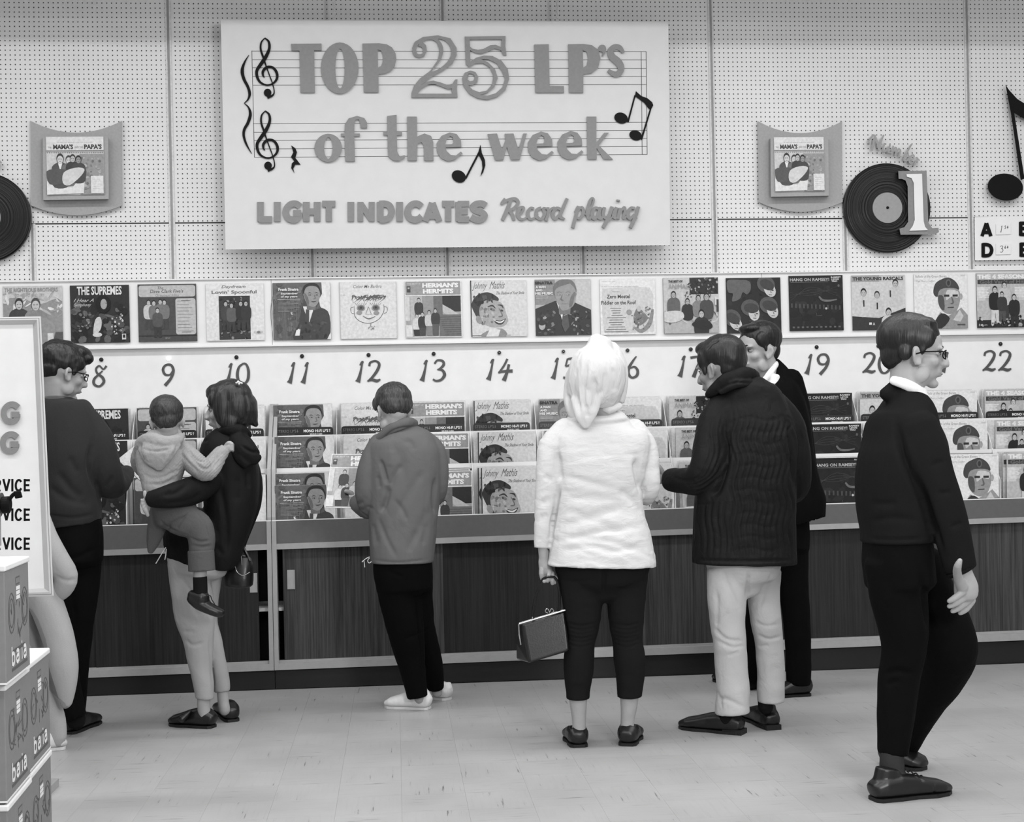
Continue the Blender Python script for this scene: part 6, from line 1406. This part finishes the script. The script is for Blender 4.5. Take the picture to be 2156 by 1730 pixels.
# ---------------------------------------------------------------- man at left in sweater
def man_left():
    Y = -1.0; t, _ = person(165, 1535, 'person in glasses and a dark sweater beside the white signboard, looking down into the bins')
    V = Vol(Y); h = Head(137, 778, Y, .24, -52, 14, 0, 1.0); h.face(V); h.neck(V, at(120, 862, Y), .24, .27)
    V.rows([(860,80,175,.08),(950,70,190,.11),(1100,70,195,.10)], cap=(.5,.5))
    V.limb([(190,900,0,24),(225,990,.02,20),(235,1020,.12,17),(258,1000,.32,12)])
    
    TA = [(100,1150,-.02,48,.9),(108,1260,-.02,42,.9),(122,1360,-.01,35,1),(138,1440,0,31,1),(152,1500,0,29,1),(155,1512,0,28,1)]; TB = [(168,1150,.04,47,.9),(166,1240,.04,42,.9),(160,1320,.08,36,1),(155,1400,.12,32,1),(152,1470,.18,30,1),(150,1500,.2,29,1)]
    under(V, TA, [(153,1500,.03,15),(158,1512,.03,14)]); under(V, TB, [(150,1485,.2,15),(148,1496,.2,14)])
    body = V.grow(.0065, 3); h.sockets(body); put('body', body, M['skin'], t); h.extras(t); h.glasses(t)
    V = Vol(Y); b_ = h.ball
    b_(V, (0,-.11,.72), (.385,.45,.37)); b_(V, (0,.17,.92), (.28,.24,.14)); b_(V, (0,-.28,.50), (.30,.21,.22)); b_(V, (.1,.30,.84), (.2,.14,.12))
    for q in (-1, 1): b_(V, (q*.30,.06,.68), (.08,.18,.16)); b_(V, (q*.33,.06,.54), (.03,.05,.10))
    me = V.grow(.005, 3); disp_noise(me, .004, (38,38,28), 3); put('hair', me, M['hair'], t)
    V = Vol(Y)
    V.rows([(838,92,150,.07),(850,72,172,.10),(868,58,195,.12),(900,50,208,.135),(950,46,214,.145),(1000,46,208,.145),(1040,48,206,.15),(1070,48,210,.155),(1095,52,211,.145),(1108,56,210,.142)], 2.4, (.2, 0))
    V.limb([(188,888,0,28),(205,925,0,33),(216,965,0,34),(226,1000,.01,34),(234,1020,.05,32),(246,1016,.14,28),(258,1004,.26,22),(266,995,.34,18)], .95)
    me = V.grow(.006, 3)
    crease(me, [([(195,930),(188,975),(195,1010),(207,1036)],6,.022),([(120,990),(150,1030),(180,1050)],9,.010),([(100,1020),(140,1050),(200,1062)],8,.008),([(90,1082),(150,1090),(209,1080)],3,.006),([(145,960),(165,1000)],8,.006),([(240,1000),(222,1030)],5,.006)])
    disp_noise(me, .002, (8,8,6), 5); put('sweater', me, cloth('charcoal_wool_knit', 48, .05, .95, .5, 330, .3), t)
    V = Vol(Y); V.rows([(835,96,150,.075),(850,86,160,.085)], 2.2, (.2,.2)); me = V.grow(.0045, 2); put('collar', me, cloth('grey_collar_knit', 78, .3, .95), t)
    V = Vol(Y)
    V.rows([(1095,60,211,.13),(1140,62,216,.135),(1180,64,215,.13)], 2.3, (.2,.3))
    V.limb(TA, cap=(.4,0)); V.limb(TB, cap=(.4,0))
    me = V.grow(.006, 9); crease(me, [([(130,1180),(165,1172),(210,1150)],5,.007),([(140,1210),(175,1205),(205,1180)],5,.006),([(135,1260),(160,1290)],5,.005)]); disp_noise(me, .002, (10,10,12), 6); put('trousers', me, cloth('black_cotton_trousers', 12, 0, .85, .2), t)
    S = MB(); V = Vol(Y); shoe(V, S, (140,1546), (204,1520), Y, wid=.05, h=.07); so = put('shoe', V.grow(.0045, 2), M['shoe'], t); obj('sole', S, M['sole'], so)
    S = MB(); V = Vol(Y); shoe(V, S, (95,1532), (150,1506), Y, wid=.05, h=.07); so = put('shoe', V.grow(.0045, 2), M['shoe'], t); obj('sole', S, M['sole'], so)
    V = Vol(Y); V.limb([(156,1496,.03,20),(160,1516,.03,20)]); put('sock', V.grow(.005, 1), M['sock'], t)
    # the record he holds up
    A, B, C_, D = at(247,968,Y+.32), at(318,1034,Y+.30), at(372,985,Y+.42), at(300,925,Y+.44)
    n_ = (B-A).cross(D-A).normalized()*.004
    m = MB(); m.hexa([tuple(p) for p in (A,B,C_,D)] + [tuple(p+n_) for p in (A,B,C_,D)])
    tag(obj('record_sleeve', m, [M['print_w'] if 'print_w' in M else M['edge']], None, org=A), 'tilted record sleeve held up between the sweatered person and the child', 'record sleeve')

# ---------------------------------------------------------------- mother
def mother():
    Y = -.93; t, _ = person(440, 1525, 'person with bobbed dark hair in a dark anorak and pale trousers, carrying a child')
    V = Vol(Y); h = Head(476, 855, Y, .225, 84, 4, 0, .97); h.face(V, True); h.neck(V, at(478, 935, Y), .2, .22)
    V.rows([(930,430,520,.07),(1000,430,520,.09),(1080,440,510,.08),(1160,390,500,.10)], cap=(.5,.5))
    V.limb([(446,965,-.03,17),(448,995,-.08,17),(430,1020,-.16,16),(400,1034,-.27,15),(365,1043,-.36,13),(338,1048,-.375,12),(320,1051,-.37,11)])
    V.limb([(510,970,.03,20),(520,1060,.05,17),(505,1130,.08,13),(500,1170,.08,10)])
    
    TA = [(394,1180,-.02,42,.85),(403,1240,-.02,43,.85),(411,1300,-.01,42,.85),(418,1350,-.01,32,.9),(422,1400,0,25,1),(429,1440,0,22,1),(431,1466,0,20,1),(431,1471,0,19.5,1)]
    TB = [(440,1180,.05,34,.9),(432,1250,.06,30,.9),(432,1310,.06,26,.95),(448,1350,.06,20,1),(458,1400,.08,19,1),(466,1440,.1,18,1),(468,1456,.1,16,1)]
    under(V, TA, [(429,1462,0,14.5),(429,1490,0,13.5),(432,1508,0,13)]); under(V, TB, [(468,1446,.1,12.5),(470,1475,.1,12),(473,1494,.1,12)])
    body = V.grow(.006, 3); h.sockets(body)
    H = Vol(Y-.36); H.limb([(322,1052,0,11,.8),(311,1056,0,12,.7),(305,1062,0,12,.6)], sub=2)
    for i, (x, y) in enumerate(((299,1052),(300,1060),(303,1068),(308,1075))): H.limb([(306,1056+i*4,-.008,4.6),(x,y,-.012,4.4),(x+3,y+9,-.008,4)], sub=2, n=10)
    H.limb([(312,1050,-.012,5),(306,1044,-.02,4.6),(305,1036,-.02,4)], sub=2, n=10)
    put('body', join_me([body, H.grow(.0025, 2)]), M['skin'], t); h.extras(t)
    V = Vol(Y)
    b_ = h.ball
    b_(V, (0,-.10,.70), (.40,.46,.40)); b_(V, (0,.14,.86), (.30,.24,.17)); b_(V, (0,.24,.80), (.22,.14,.10)); b_(V, (0,-.26,.52), (.40,.32,.42))
    V.limb([(496,830,0,34,1.05),(497,850,0,43,1.0),(498,872,0,44,.98),(503,888,0,36,.95)], cap=(.9,.5))
    V.limb([(522,850,0,20),(530,880,0,14),(538,893,0,6)], 1.5)
    for q in (-1, 1): b_(V, (q*.34,-.02,.50), (.09,.20,.38)); b_(V, (q*.33,-.12,.22), (.08,.18,.16)); b_(V, (q*.30,.16,.66), (.07,.10,.18))
    me = V.grow(.005, 5); crease(me, [([(480,815),(476,850),(474,885)],4,.004),([(498,812),(500,850),(496,890)],4,.004),([(515,820),(521,850),(519,885)],4,.004)]); disp_noise(me, .0016, (60,60,10), 3)
    put('hair', me, hair_mat('glossy_dark_bob', 12, 44, (150,150,8)), t)
    m = MB(); q_ = lambda x, y, d: tuple(at(x, y, Y+d)); m.tube([q_(497,806,-.07), q_(503,804,-.08), q_(510,807,-.07)], .004, 6); m.tube([q_(501,802,-.07), q_(504,809,-.08)], .004, 6); obj('hair_ribbon', m, M['white'], t)
    V = Vol(Y)
    V.rows([(908,455,512,.065),(925,435,525,.09),(945,422,532,.11),(970,418,540,.125),(1000,422,545,.13),(1030,428,545,.13),(1070,430,538,.13),(1110,432,526,.125),(1140,430,515,.12),(1170,436,507,.115),(1196,448,492,.10)], 2.4, (.2, .15))
    V.rows([(1090,360,510,.12),(1120,345,505,.13),(1150,350,500,.13),(1166,385,495,.12)], 2.3, (.3,.1))
    V.limb([(445,955,-.03,24),(450,995,-.08,27),(430,1020,-.16,29),(400,1034,-.27,30),(368,1042,-.36,27),(338,1048,-.375,22),(320,1050,-.37,18),(314,1051,-.365,17)], .85, cap=(1,.1))
    V.limb([(512,960,.05,26),(528,1010,.06,26),(525,1060,.06,24),(512,1110,.07,20),(502,1150,.08,15)], .9)
    me = V.grow(.006, 3)
    crease(me, [([(455,990),(470,1060),(478,1120),(475,1180)],7,.008),([(500,1000),(498,1060)],7,.006),([(405,1010),(375,1035),(345,1045)],6,.008),([(430,1035),(395,1055),(340,1060)],6,.009),([(360,1030),(345,1045)],4,.006),([(520,990),(523,1030)],5,.008),([(416,930),(440,925)],4,.006),([(428,960),(425,1000)],5,.006),([(455,1150),(470,1170)],6,.007)])
    disp_noise(me, .0025, (8,8,7), 5); put('anorak', me, cloth('dark_anorak_nylon', 25, 0, .6, .1, 600, .45, (9,9,7), .05), t)
    V = Vol(Y); V.limb([(460,912,-.04,9),(480,905,-.07,13),(505,906,-.07,14),(522,916,-.03,10)], .8); V.limb([(495,925,-.08,20),(515,948,-.12,24),(534,963,-.12,18),(547,962,-.11,7)], .6); V.limb([(500,915,-.06,14),(520,935,-.08,15),(540,955,-.08,9)], .7)
    V.limb([(488,930,-.09,10),(505,960,-.13,14),(520,978,-.13,11)], .5)
    me = V.grow(.005, 2); crease(me, [([(508,938),(528,950),(545,952)],3,.010)]); put('hood', me, bpy.data.materials['dark_anorak_nylon'], t)
    V = Vol(Y)
    V.rows([(1140,350,495,.11),(1175,352,485,.11),(1205,357,474,.11)], 2.3, (.3,.3))
    V.limb(TA, cap=(.4,0))
    V.limb(TB, cap=(.4,0))
    me = V.grow(.0055, 9)
    crease(me, [([(392,1180),(410,1210),(440,1250)],4,.006),([(380,1210),(400,1240),(430,1275)],4,.005),([(388,1345),(405,1358),(430,1352)],4,.006),([(385,1330),(410,1330)],4,.004),([(441,1340),(446,1400),(450,1455)],3,.008),([(400,1260),(420,1300)],5,.004)]); disp_noise(me, .002, (12,12,12), 8)
    put('trousers', me, cloth('pale_grey_trousers', 160, 0, .85, .25, 450, .35, (10,10,8), .03), t)
    for (hx, hy), (tx, ty) in (((450,1532),(358,1526)), ((490,1520),(462,1496))):
        S = MB(); V = Vol(Y); a, b, d, s_ = shoe(V, S, (hx, hy), (tx, ty), Y, wid=.042, low=True); me = V.grow(.004, 2); so = put('loafer', me, M['shoe'], t); obj('sole', S, M['sole'], so)
        if hx < 460:
            V = Vol(Y); V.limb([(385,1512,-.0,9),(394,1504,0,6),(401,1497,0,3)], 1.8); put('loafer_tongue', V.grow(.004, 1), M['shoe'], so)
    b = thing('handbag', tuple(at(502, 1235, Y+.05)), 'glossy black handbag hanging behind the dark anorak', 'handbag')
    V = Vol(Y+.05); V.rows([(1172,497,528,.035),(1190,485,533,.05),(1215,474,533,.06),(1232,474,531,.06)], 3.0, (.2,.2)); me = V.grow(.005, 2); put('bag_body', me, M['strap'], b)
    m = MB(); q_ = lambda x, y, d=0: tuple(at(x, y, Y+.05+d)); m.tube(smooth([q_(495,1185,-.03), q_(500,1160,-.02), q_(506,1143,0), q_(516,1160,0), q_(526,1182,-.03)], 4), .007, 8); obj('bag_handle', m, M['strap'], b)
    m = MB(); m.tube([q_(507,1160,-.04), q_(509,1190,-.06)], .0025, 6); m.tube(smooth([q_(494,1190,-.062), q_(500,1205,-.066), q_(512,1211,-.066), q_(526,1204,-.062)], 3), .002, 6); obj('bag_trim', m, M['chrome'], b)
    m = MB()
    for L in ([(349,1152),(340,1166),(333,1178),(328,1186)], [(350,1155),(349,1168),(347,1178)]): m.tube([tuple(at(x, y, Y-.12)) for x, y in L], .0022, 6)
    obj('drawstring', m, M['rubber'], t)

# ---------------------------------------------------------------- child
def child():
    Y = -1.17; base = at(370, 1290, Y); t = thing('person', tuple(base), 'small child in a pale hooded cardigan and rolled dungarees, carried on an arm', PC)
    V = Vol(Y); h = Head(352, 880, Y, .195, 10, 6, -4, 1.0); h.face(V, True, True); h.neck(V, at(352, 945, Y), .22, .26)
    V.rows([(940,325,380,.055),(1000,322,366,.06),(1070,338,390,.05)], cap=(.5,.3)); V.limb([(375,945,0,15),(408,975,-.0,14),(438,990,.0,13),(458,965,.04,10),(478,945,.06,8)])
    V.limb([(380,1080,0,26),(420,1110,-.02,24),(424,1160,-.02,17),(421,1212,-.02,13.5),(422,1250,-.02,12),(424,1262,-.02,12)])
    V.limb([(350,1070,.02,14),(338,1095,.02,12),(331,1112,.04,8)])
    body = V.grow(.005, 3)
    H = Vol(Y+.06); H.limb([(470,950,0,9,.9),(478,944,0,10,.8),(483,940,0,10,.8)], sub=2)
    for i in range(4): H.limb([(482,934+i*4,-.006,4),(489,934+i*4,-.008,3.6),(490,938+i*3.5,.012,3.2)], sub=2, n=10)
    H.limb([(476,937,-.004,4),(480,932,-.010,3.6),(485,931,-.006,3.2)], sub=2, n=10)
    put('body', join_me([body, H.grow(.002, 2)]), M['skin'], t)
    V = Vol(Y); b_ = h.ball
    b_(V, (0,-.08,.70), (.375,.44,.37)); b_(V, (0,-.27,.50), (.27,.21,.26)); b_(V, (0,-.15,.56),(.35,.3,.22)); b_(V, (0,.15,.86), (.26,.2,.12))
    me = V.grow(.0045, 3); disp_noise(me, .0018, (60,60,40), 3); put('hair', me, M['hair_c'], t)
    V = Vol(Y)
    V.rows([(918,328,378,.06),(932,300,388,.085),(955,288,392,.10),(985,290,388,.105),(1010,298,380,.11),(1028,302,372,.112),(1040,306,366,.105)], 2.3, (.2,.3))
    V.limb([(380,940,0,18),(400,965,-.02,24),(422,985,-.02,24),(436,990,.0,23),(450,975,.03,20),(464,955,.05,16),(474,946,.06,13)], .9, cap=(1,.2))
    V.limb([(300,945,0,18),(292,970,.04,18),(300,990,.10,15),(312,1000,.16,12)], .9)
    me = V.grow(.0045, 3)
    crease(me, [([(385,940),(405,965),(425,985),(440,985),(455,965),(472,948)],3,.006),([(375,948),(398,975),(420,996)],2.5,.005),([(395,945),(415,968),(432,972)],2.5,.005),([(300,1000),(335,1006),(385,985)],4,.005),([(310,1018),(345,1018),(378,1000)],4,.005),([(445,990),(465,965)],2.5,.004)])
    c, n = arr(me); x, y = project(c); d = .0016*np.sin((x+y)*.9)*np.exp(-((x-430)/60)**2)*np.exp(-((y-965)/45)**2); setco(me, c + n*(d + .0012*vnoise(c*150, 3))[:, None])
    put('cardigan', me, cloth('pale_grey_cable_knit', 150, .05, .95, .6, 260, .4, (16,16,12), .08), t)
    V = Vol(Y)
    V.limb([(293,950,-.02,12),(300,932,-.05,15),(320,926,-.09,16),(345,932,-.11,15),(368,928,-.09,13),(380,918,-.03,10)], .8)
    V.limb([(335,930,-.09,34,.35),(333,948,-.115,36,.3),(334,966,-.12,27,.3),(336,982,-.118,13,.35),(337,990,-.112,5,.5)], .3, cap=(.6,.6)); V.limb([(372,934,-.09,10),(356,960,-.115,9),(338,986,-.115,5)], .6); V.limb([(298,944,-.07,9),(312,968,-.11,9),(336,988,-.115,5)], .6)
    me = V.grow(.0045, 2); crease(me, [([(300,945),(330,950),(365,942)],2.5,.005),([(375,930),(355,960),(337,988)],2.5,-.003)]); disp_noise(me, .0012, (90,90,90), 3)
    put('hood', me, bpy.data.materials['pale_grey_cable_knit'], t)
    V = Vol(Y)
    V.limb([(345,1062,.0,26),(365,1085,-.01,34),(395,1098,-.02,34),(415,1108,-.02,32),(424,1130,-.02,30),(424,1158,-.02,27),(424,1175,-.02,26)], .85, cap=(.8,.1))
    V.limb([(345,1050,.02,22),(335,1085,.02,22),(330,1110,.04,20),(322,1140,.05,14),(317,1160,.05,7)], .8)
    V.rows([(1018,310,372,.085),(1045,315,390,.09),(1070,322,410,.09),(1090,330,420,.085)], 2.3, (.1,.3))
    me = V.grow(.0045, 3)
    crease(me, [([(333,1092),(350,1110),(378,1122)],4,.006),([(410,1075),(430,1100),(442,1140)],2,.003),([(400,1132),(420,1140),(445,1137)],3,.006),([(402,1147),(425,1151),(446,1148)],3,.005),([(395,1080),(380,1100),(372,1116)],2,.004),([(360,1100),(352,1120),(340,1150)],3,.006)])
    disp_noise(me, .0018, (20,20,20), 4); den = cloth('grey_denim', 84, 0, .85, .5, 420, .35, (16,16,10), .1); put('dungarees', me, den, t)
    V = Vol(Y); V.limb([(423,1158,-.02,28,.9),(424,1180,-.02,28,.9),(425,1201,-.02,28.5,.9)], cap=(.05,0)); me = V.grow(.0045, 1); put('rolled_cuff', me, den, t, label='turned-up denim cuff')
    V = Vol(Y); V.limb([(421,1214,-.02,15,1),(422,1240,-.02,15,1),(421,1262,-.02,16,1.1)], cap=(.1,1)); put('sock', V.grow(.004, 1), M['sock'], t)
    V = Vol(Y); V.limb([(405,1258,-.02,13,1.2),(420,1270,-.02,14,1.3),(442,1281,-.02,12.5,1.5),(458,1288,-.02,11,1.5),(466,1290,-.02,9,1.4)], cap=(.8,.8)); V.limb([(406,1252,-.02,11,1.3),(424,1258,-.02,17,1.2)]); so = put('shoe', V.grow(.004, 2), M['shoe'], t)
    m = MB(); m.tube(smooth([tuple(at(x, y, Y+.0-.09)) for x, y in ((430,1256),(442,1253),(446,1262),(452,1272),(444,1268),(440,1260))], 3), .0022, 6); obj('shoelace', m, M['sole'], so)

# ---------------------------------------------------------------- figure hidden by the signboard
def hidden():
    Y = -1.32; t, _ = person(125, 1575, 'person in pale clothes mostly hidden behind the white signboard, legs in mid-stride')
    V = Vol(Y); h = Head(20, 770, Y, .21, 60, 0, 0); h.face(V, True); h.neck(V, at(25, 850, Y))
    V.rows([(840,-20,70,.07),(950,-30,70,.09),(1100,-25,75,.08),(1180,-30,80,.10)], cap=(.5,.5)); V.limb([(45,880,0,15),(60,1000,0,14),(88,1105,-.02,14),(120,1185,-.02,16),(128,1225,0,14)])
    V.limb([(50,1180,0,34),(95,1290,0,26),(125,1380,0,24),(135,1440,.0,18),(138,1480,0,12)]); V.limb([(40,1180,.1,34),(75,1380,.1,22),(108,1470,.08,18),(118,1520,.06,12)])
    me = V.grow(.007, 3); put('body', me, M['skin2'], t)
    V = Vol(Y); h.ball(V, (0,-.1,.70), (.37,.43,.36)); put('hair', V.grow(.008, 2), M['hair_b'], t)
    pale = cloth('pale_grey_raincloth', 168, .1, .8, .15, 400, .4)
    V = Vol(Y); V.rows([(845,-25,60,.09),(900,-40,74,.12),(1050,-38,76,.13),(1200,-45,84,.14),(1235,-45,88,.14)], 2.4, (.2,0)); V.limb([(48,880,0,22),(60,1000,-.02,22),(86,1100,-.03,22),(118,1175,-.03,26),(138,1212,-.02,25),(130,1240,0,22),(112,1256,.03,16)], .9)
    me = V.grow(.007, 3); crease(me, [([(112,1212),(140,1222),(165,1218)],4,.008)]); disp_noise(me, .003, (9,9,7), 3); put('raincoat', me, pale, t)
    V = Vol(Y); V.limb([(55,1200,0,40),(100,1275,0,35),(122,1335,0,32),(134,1395,0,31),(139,1440,0,23),(140,1478,0,13),(141,1486,0,9)], .9, cap=(.5,.4)); V.limb([(35,1200,.1,36),(55,1350,.1,28),(85,1450,.08,24),(112,1500,.05,22),(122,1545,.04,18),(122,1560,.04,14)], .9)
    me = V.grow(.006, 3); disp_noise(me, .0025, (10,10,10), 4); put('trousers', me, pale, t)
    S = MB(); V = Vol(Y); shoe(V, S, (88,1580), (138,1574), Y, wid=.045, h=.05); so = put('shoe', V.grow(.005, 2), M['canvas'], t); obj('sole', S, M['rubber'], so)
man_suit(); mother(); child(); boy(); man_left(); woman_scarf(); man_padded(); man_walk(); hidden()

# ================================================================ FOREGROUND AT THE LEFT
# signboard with a bevelled frame, leaning back slightly on its post
FY = -2.15
fxf = plane_xf(FY)
M['board_frame'] = simple('pale_grey_frame_paint', 196, .55, .3, .03)
fs = thing('signboard', tuple(at(-60, 960, FY)), 'white framed signboard with grey and black lettering behind the cartons', 'sign')
XL = -330
OUT = [(86,666),(113,1254),(XL+30,1268),(XL,672)]; MID = [(78,673),(104,1246),(XL+30,1259),(XL,679)]; INN = [(69,683),(93,1238),(XL+30,1250),(XL,690)]
m = MB(); m.prism([pxq(INN)], -.03, 0, fxf); obj('sign_face', m, M['white2'], fs)
for k in range(4):
    a_, b_ = OUT[k], OUT[(k+1) % 4]; c_, d_ = MID[(k+1) % 4], MID[k]; e_, f_ = INN[(k+1) % 4], INN[k]
    m = MB(); P = lambda p, h: tuple(fxf(p[0], -p[1], h))
    v = [P(a_,-.05),P(b_,-.05),P(a_,.020),P(b_,.020),P(d_,.024),P(c_,.024),P(f_,.0),P(e_,.0)]
    m.add(v, [(0,1,3,2),(2,3,5,4),(4,5,7,6)]); m.add([v[0],v[1],P(e_,-.05),P(f_,-.05)], [(0,1,2,3)])
    fr = obj('frame_rail', m, M['board_frame'], fs)
    m = MB(); m.tube([P(((a_[0]+d_[0])/2,(a_[1]+d_[1])/2),.0215), P(((b_[0]+c_[0])/2,(b_[1]+c_[1])/2),.0215)], .0016, 6); obj('frame_groove', m, M['metal_d2'], fr)
p0, p1 = at(-60, 1262, FY+.03), floor_at(-60, 1700)
m = MB(); m.box((p0.x-.03, FY+.02, .03), (p0.x+.03, FY+.06, p0.z+.2)); obj('post', m, M['metal'], fs)
m = MB(); m.box((p0.x-.25, FY-.14, 0), (p0.x+.25, FY+.22, .03)); obj('base_plate', m, M['metal'], fs)
for ch, x0, y0, x1, y1 in (('G',2,847,42,891),('G',0,910,40,953)):
    m = MB(); block(ch, x0, y0, x1, y1, 12.5, lambda a, b: (a, -b), .012, fxf, m); obj('letter', m, M['letter'], fs)
for y in (1008, 1070, 1131):
    for ch, x0, x1 in (('R',-14,2),('V',5,22),('I',21,31),('C',31,46),('E',50,63)):
        m = MB(); block(ch, x0, y, x1, y+26.5, 4.6, lambda a, b: (a, -b), None, fxf, m); obj('painted_letter', m, M['black'], fs)
# crank knob in front of it
ck = thing('crank_handle', tuple(at(10, 1062, FY-.35)), 'black crank with a ribbed knob and grip in front of the signboard', 'crank')
q = lambda x, y, d=0: tuple(at(x, y, FY-.35+d))
m = MB(); m.tube([q(-12,1062), q(2,1063)], .042, 20); obj('hub', m, M['panel'], ck)
m = MB(); m.tube([q(3,1063), q(6,1063), q(19,1062), q(22,1062)], [.020,.029,.029,.022], 20); obj('knob', m, M['black'], ck)
m = MB(); m.tube(smooth([q(15,1060), q(22,1048), q(29,1040), q(36,1038)], 3), .0065, 10); obj('crank_arm', m, M['black'], ck)
m = MB(); m.hexa([q(32,1050,-.012), q(48,1047,-.012), q(48,1047,.012), q(32,1050,.012), q(28,1034,-.012), q(44,1033,-.012), q(44,1033,.012), q(28,1034,.012)]); bevel(obj('grip', m, M['black'], ck), .003, 2)
m = MB(); m.tube([q(-12,1070,.0), (q(-12,1070)[0], q(-12,1070)[1], .95)], .02, 12); m.box((q(-12,1070)[0]-.09, q(-12,1070)[1]-.09, .0), (q(-12,1070)[0]+.09, q(-12,1070)[1]+.09, .02)); obj('stand', m, M['metal'], ck)
# cartons, set parallel to the line of sight
M['carton'] = simple('grey_printed_carton', 128, .65, .3, .04, 50); M['flap'] = simple('white_carton_lid', 226, .6, .3, .02); M['ink'] = simple('dark_carton_print', 92, .7, .2, .1, 90)
def camp(u, t, z): return CAM + FW*t + RT*u + UP*(z - CAM.z)
BH = .323
CART = [(-1.372, 3.69, 4.005, 0, 'bottom carton of the nearer visible stack, cut off by the frame foot'), (-1.372, 3.69, 4.005, 1, 'middle carton of the nearer stack, white lettering facing the aisle'), (-1.372, 3.65, 3.965, 2, 'topmost carton of the nearer stack, in front of the signboard'),
        (-1.432, 4.03, 4.37, 0, 'bottom carton of the farther stack beside the aisle'), (-1.432, 4.03, 4.37, 1, 'upper carton of the farther stack, white lid showing'),
        (-1.42, 3.20, 3.52, 0, 'carton at the frame foot with only its white lid corner showing')]
for bi, (xr, ta, tb, lv, lab) in enumerate(CART):
    z0 = lv*BH; z1 = z0 + BH - .006
    if bi == 5: z1 = .245
    sk = -.05*(1 if bi != 5 else 1); wd = .36
    f_ = lambda u, t, z: tuple(camp(xr - u + sk*((t-ta)/.33) + (.020 if lv == 2 else 0), t, z))
    bx = thing('carton', f_(wd/2, (ta+tb)/2, z0), lab, 'carton', 'stacked cartons at the left')
    m = MB(); m.hexa([f_(wd,ta,z0),f_(0,ta,z0),f_(0,tb,z0),f_(wd,tb,z0),f_(wd,ta,z1-.016),f_(0,ta,z1-.016),f_(0,tb,z1-.016),f_(wd,tb,z1-.016)]); bd = obj('carton_body', m, M['carton'], bx); bevel(bd, .003, 2)
    e = .004
    m = MB(); m.hexa([f_(wd,ta-e,z1-.017),f_(-e,ta-e,z1-.017),f_(-e,tb+e,z1-.017),f_(wd,tb+e,z1-.017),f_(wd,ta-e,z1),f_(-e,ta-e,z1),f_(-e,tb+e,z1),f_(wd,tb+e,z1)]); bevel(obj('carton_lid', m, M['flap'], bx), .004, 2)
    if bi == 5: continue
    m = MB(); m.hexa([f_(wd,ta-.001,z0),f_(-.001,ta-.001,z0),f_(-.001,tb+.001,z0),f_(wd,tb+.001,z0),f_(wd,ta-.001,z0+.005),f_(-.001,ta-.001,z0+.005),f_(-.001,tb+.001,z0+.005),f_(wd,tb+.001,z0+.005)]); obj('carton_foot', m, M['flap'], bx)
    # print on the aisle side: s along the box 0 (near) .. 1 (far), w height 0 .. 1
    S_f = lambda s_, w_, h: f_(-.0006 - h, ta + (tb-ta)*s_, z0 + (z1-.016-z0)*w_)
    m = MB()
    for k, ch in enumerate('baia'):
        x0 = .20 + .175*k - (.05 if k == 3 else 0); hgt = .155
        block(ch, x0, .70, x0+.15, .70+.17, .034, lambda a, b: (a, -b), None, lambda a, b, h: S_f(a, 1+b, h), m)
    obj('carton_lettering', m, M['flap'], bx)
    m = MB(); m.prism([[(.22,.075),(.88,.075),(.88,.105),(.22,.105)]], None, .0, S_f); m.prism([[(.22,.235),(.78,.235),(.78,.265),(.22,.265)]], None, .0, S_f)
    for cx in (.25, .80):
        for r_k in (1, .72): m.ribbon([(cx+.13*r_k*math.cos(a), .60+.18*r_k*math.sin(a), .012) for a in [2*PI*k/14 for k in range(15)]], None, .0001, S_f, sub=1)
    for i_ in range(9): x = .2+.65*RNG.rand(); y = .42+.3*RNG.rand(); m.ribbon([(x, y, .01), (x+.05*RNG.randn(), y+.04*RNG.randn(), .014), (x+.06*RNG.randn(), y+.05, .008)], None, .0002, S_f, sub=3)
    m.ribbon([(.44,.90,.012),(.60,.90,.012),(.60,.84,.012),(.44,.84,.012),(.44,.90,.012)], None, .0, S_f, sub=1); m.ribbon([(.50,.52,.014),(.50,.38,.014)], None, .0, S_f, sub=1)
    obj('carton_drawing', m, M['ink'], bx)
    m = MB()
    for i_ in range(3): m.prism([[(.44,.70+.042*i_),(.60,.70+.042*i_),(.60,.735+.042*i_),(.44,.735+.042*i_)]], None, .0004, S_f)
    obj('carton_mark', m, M['flap'], bx)
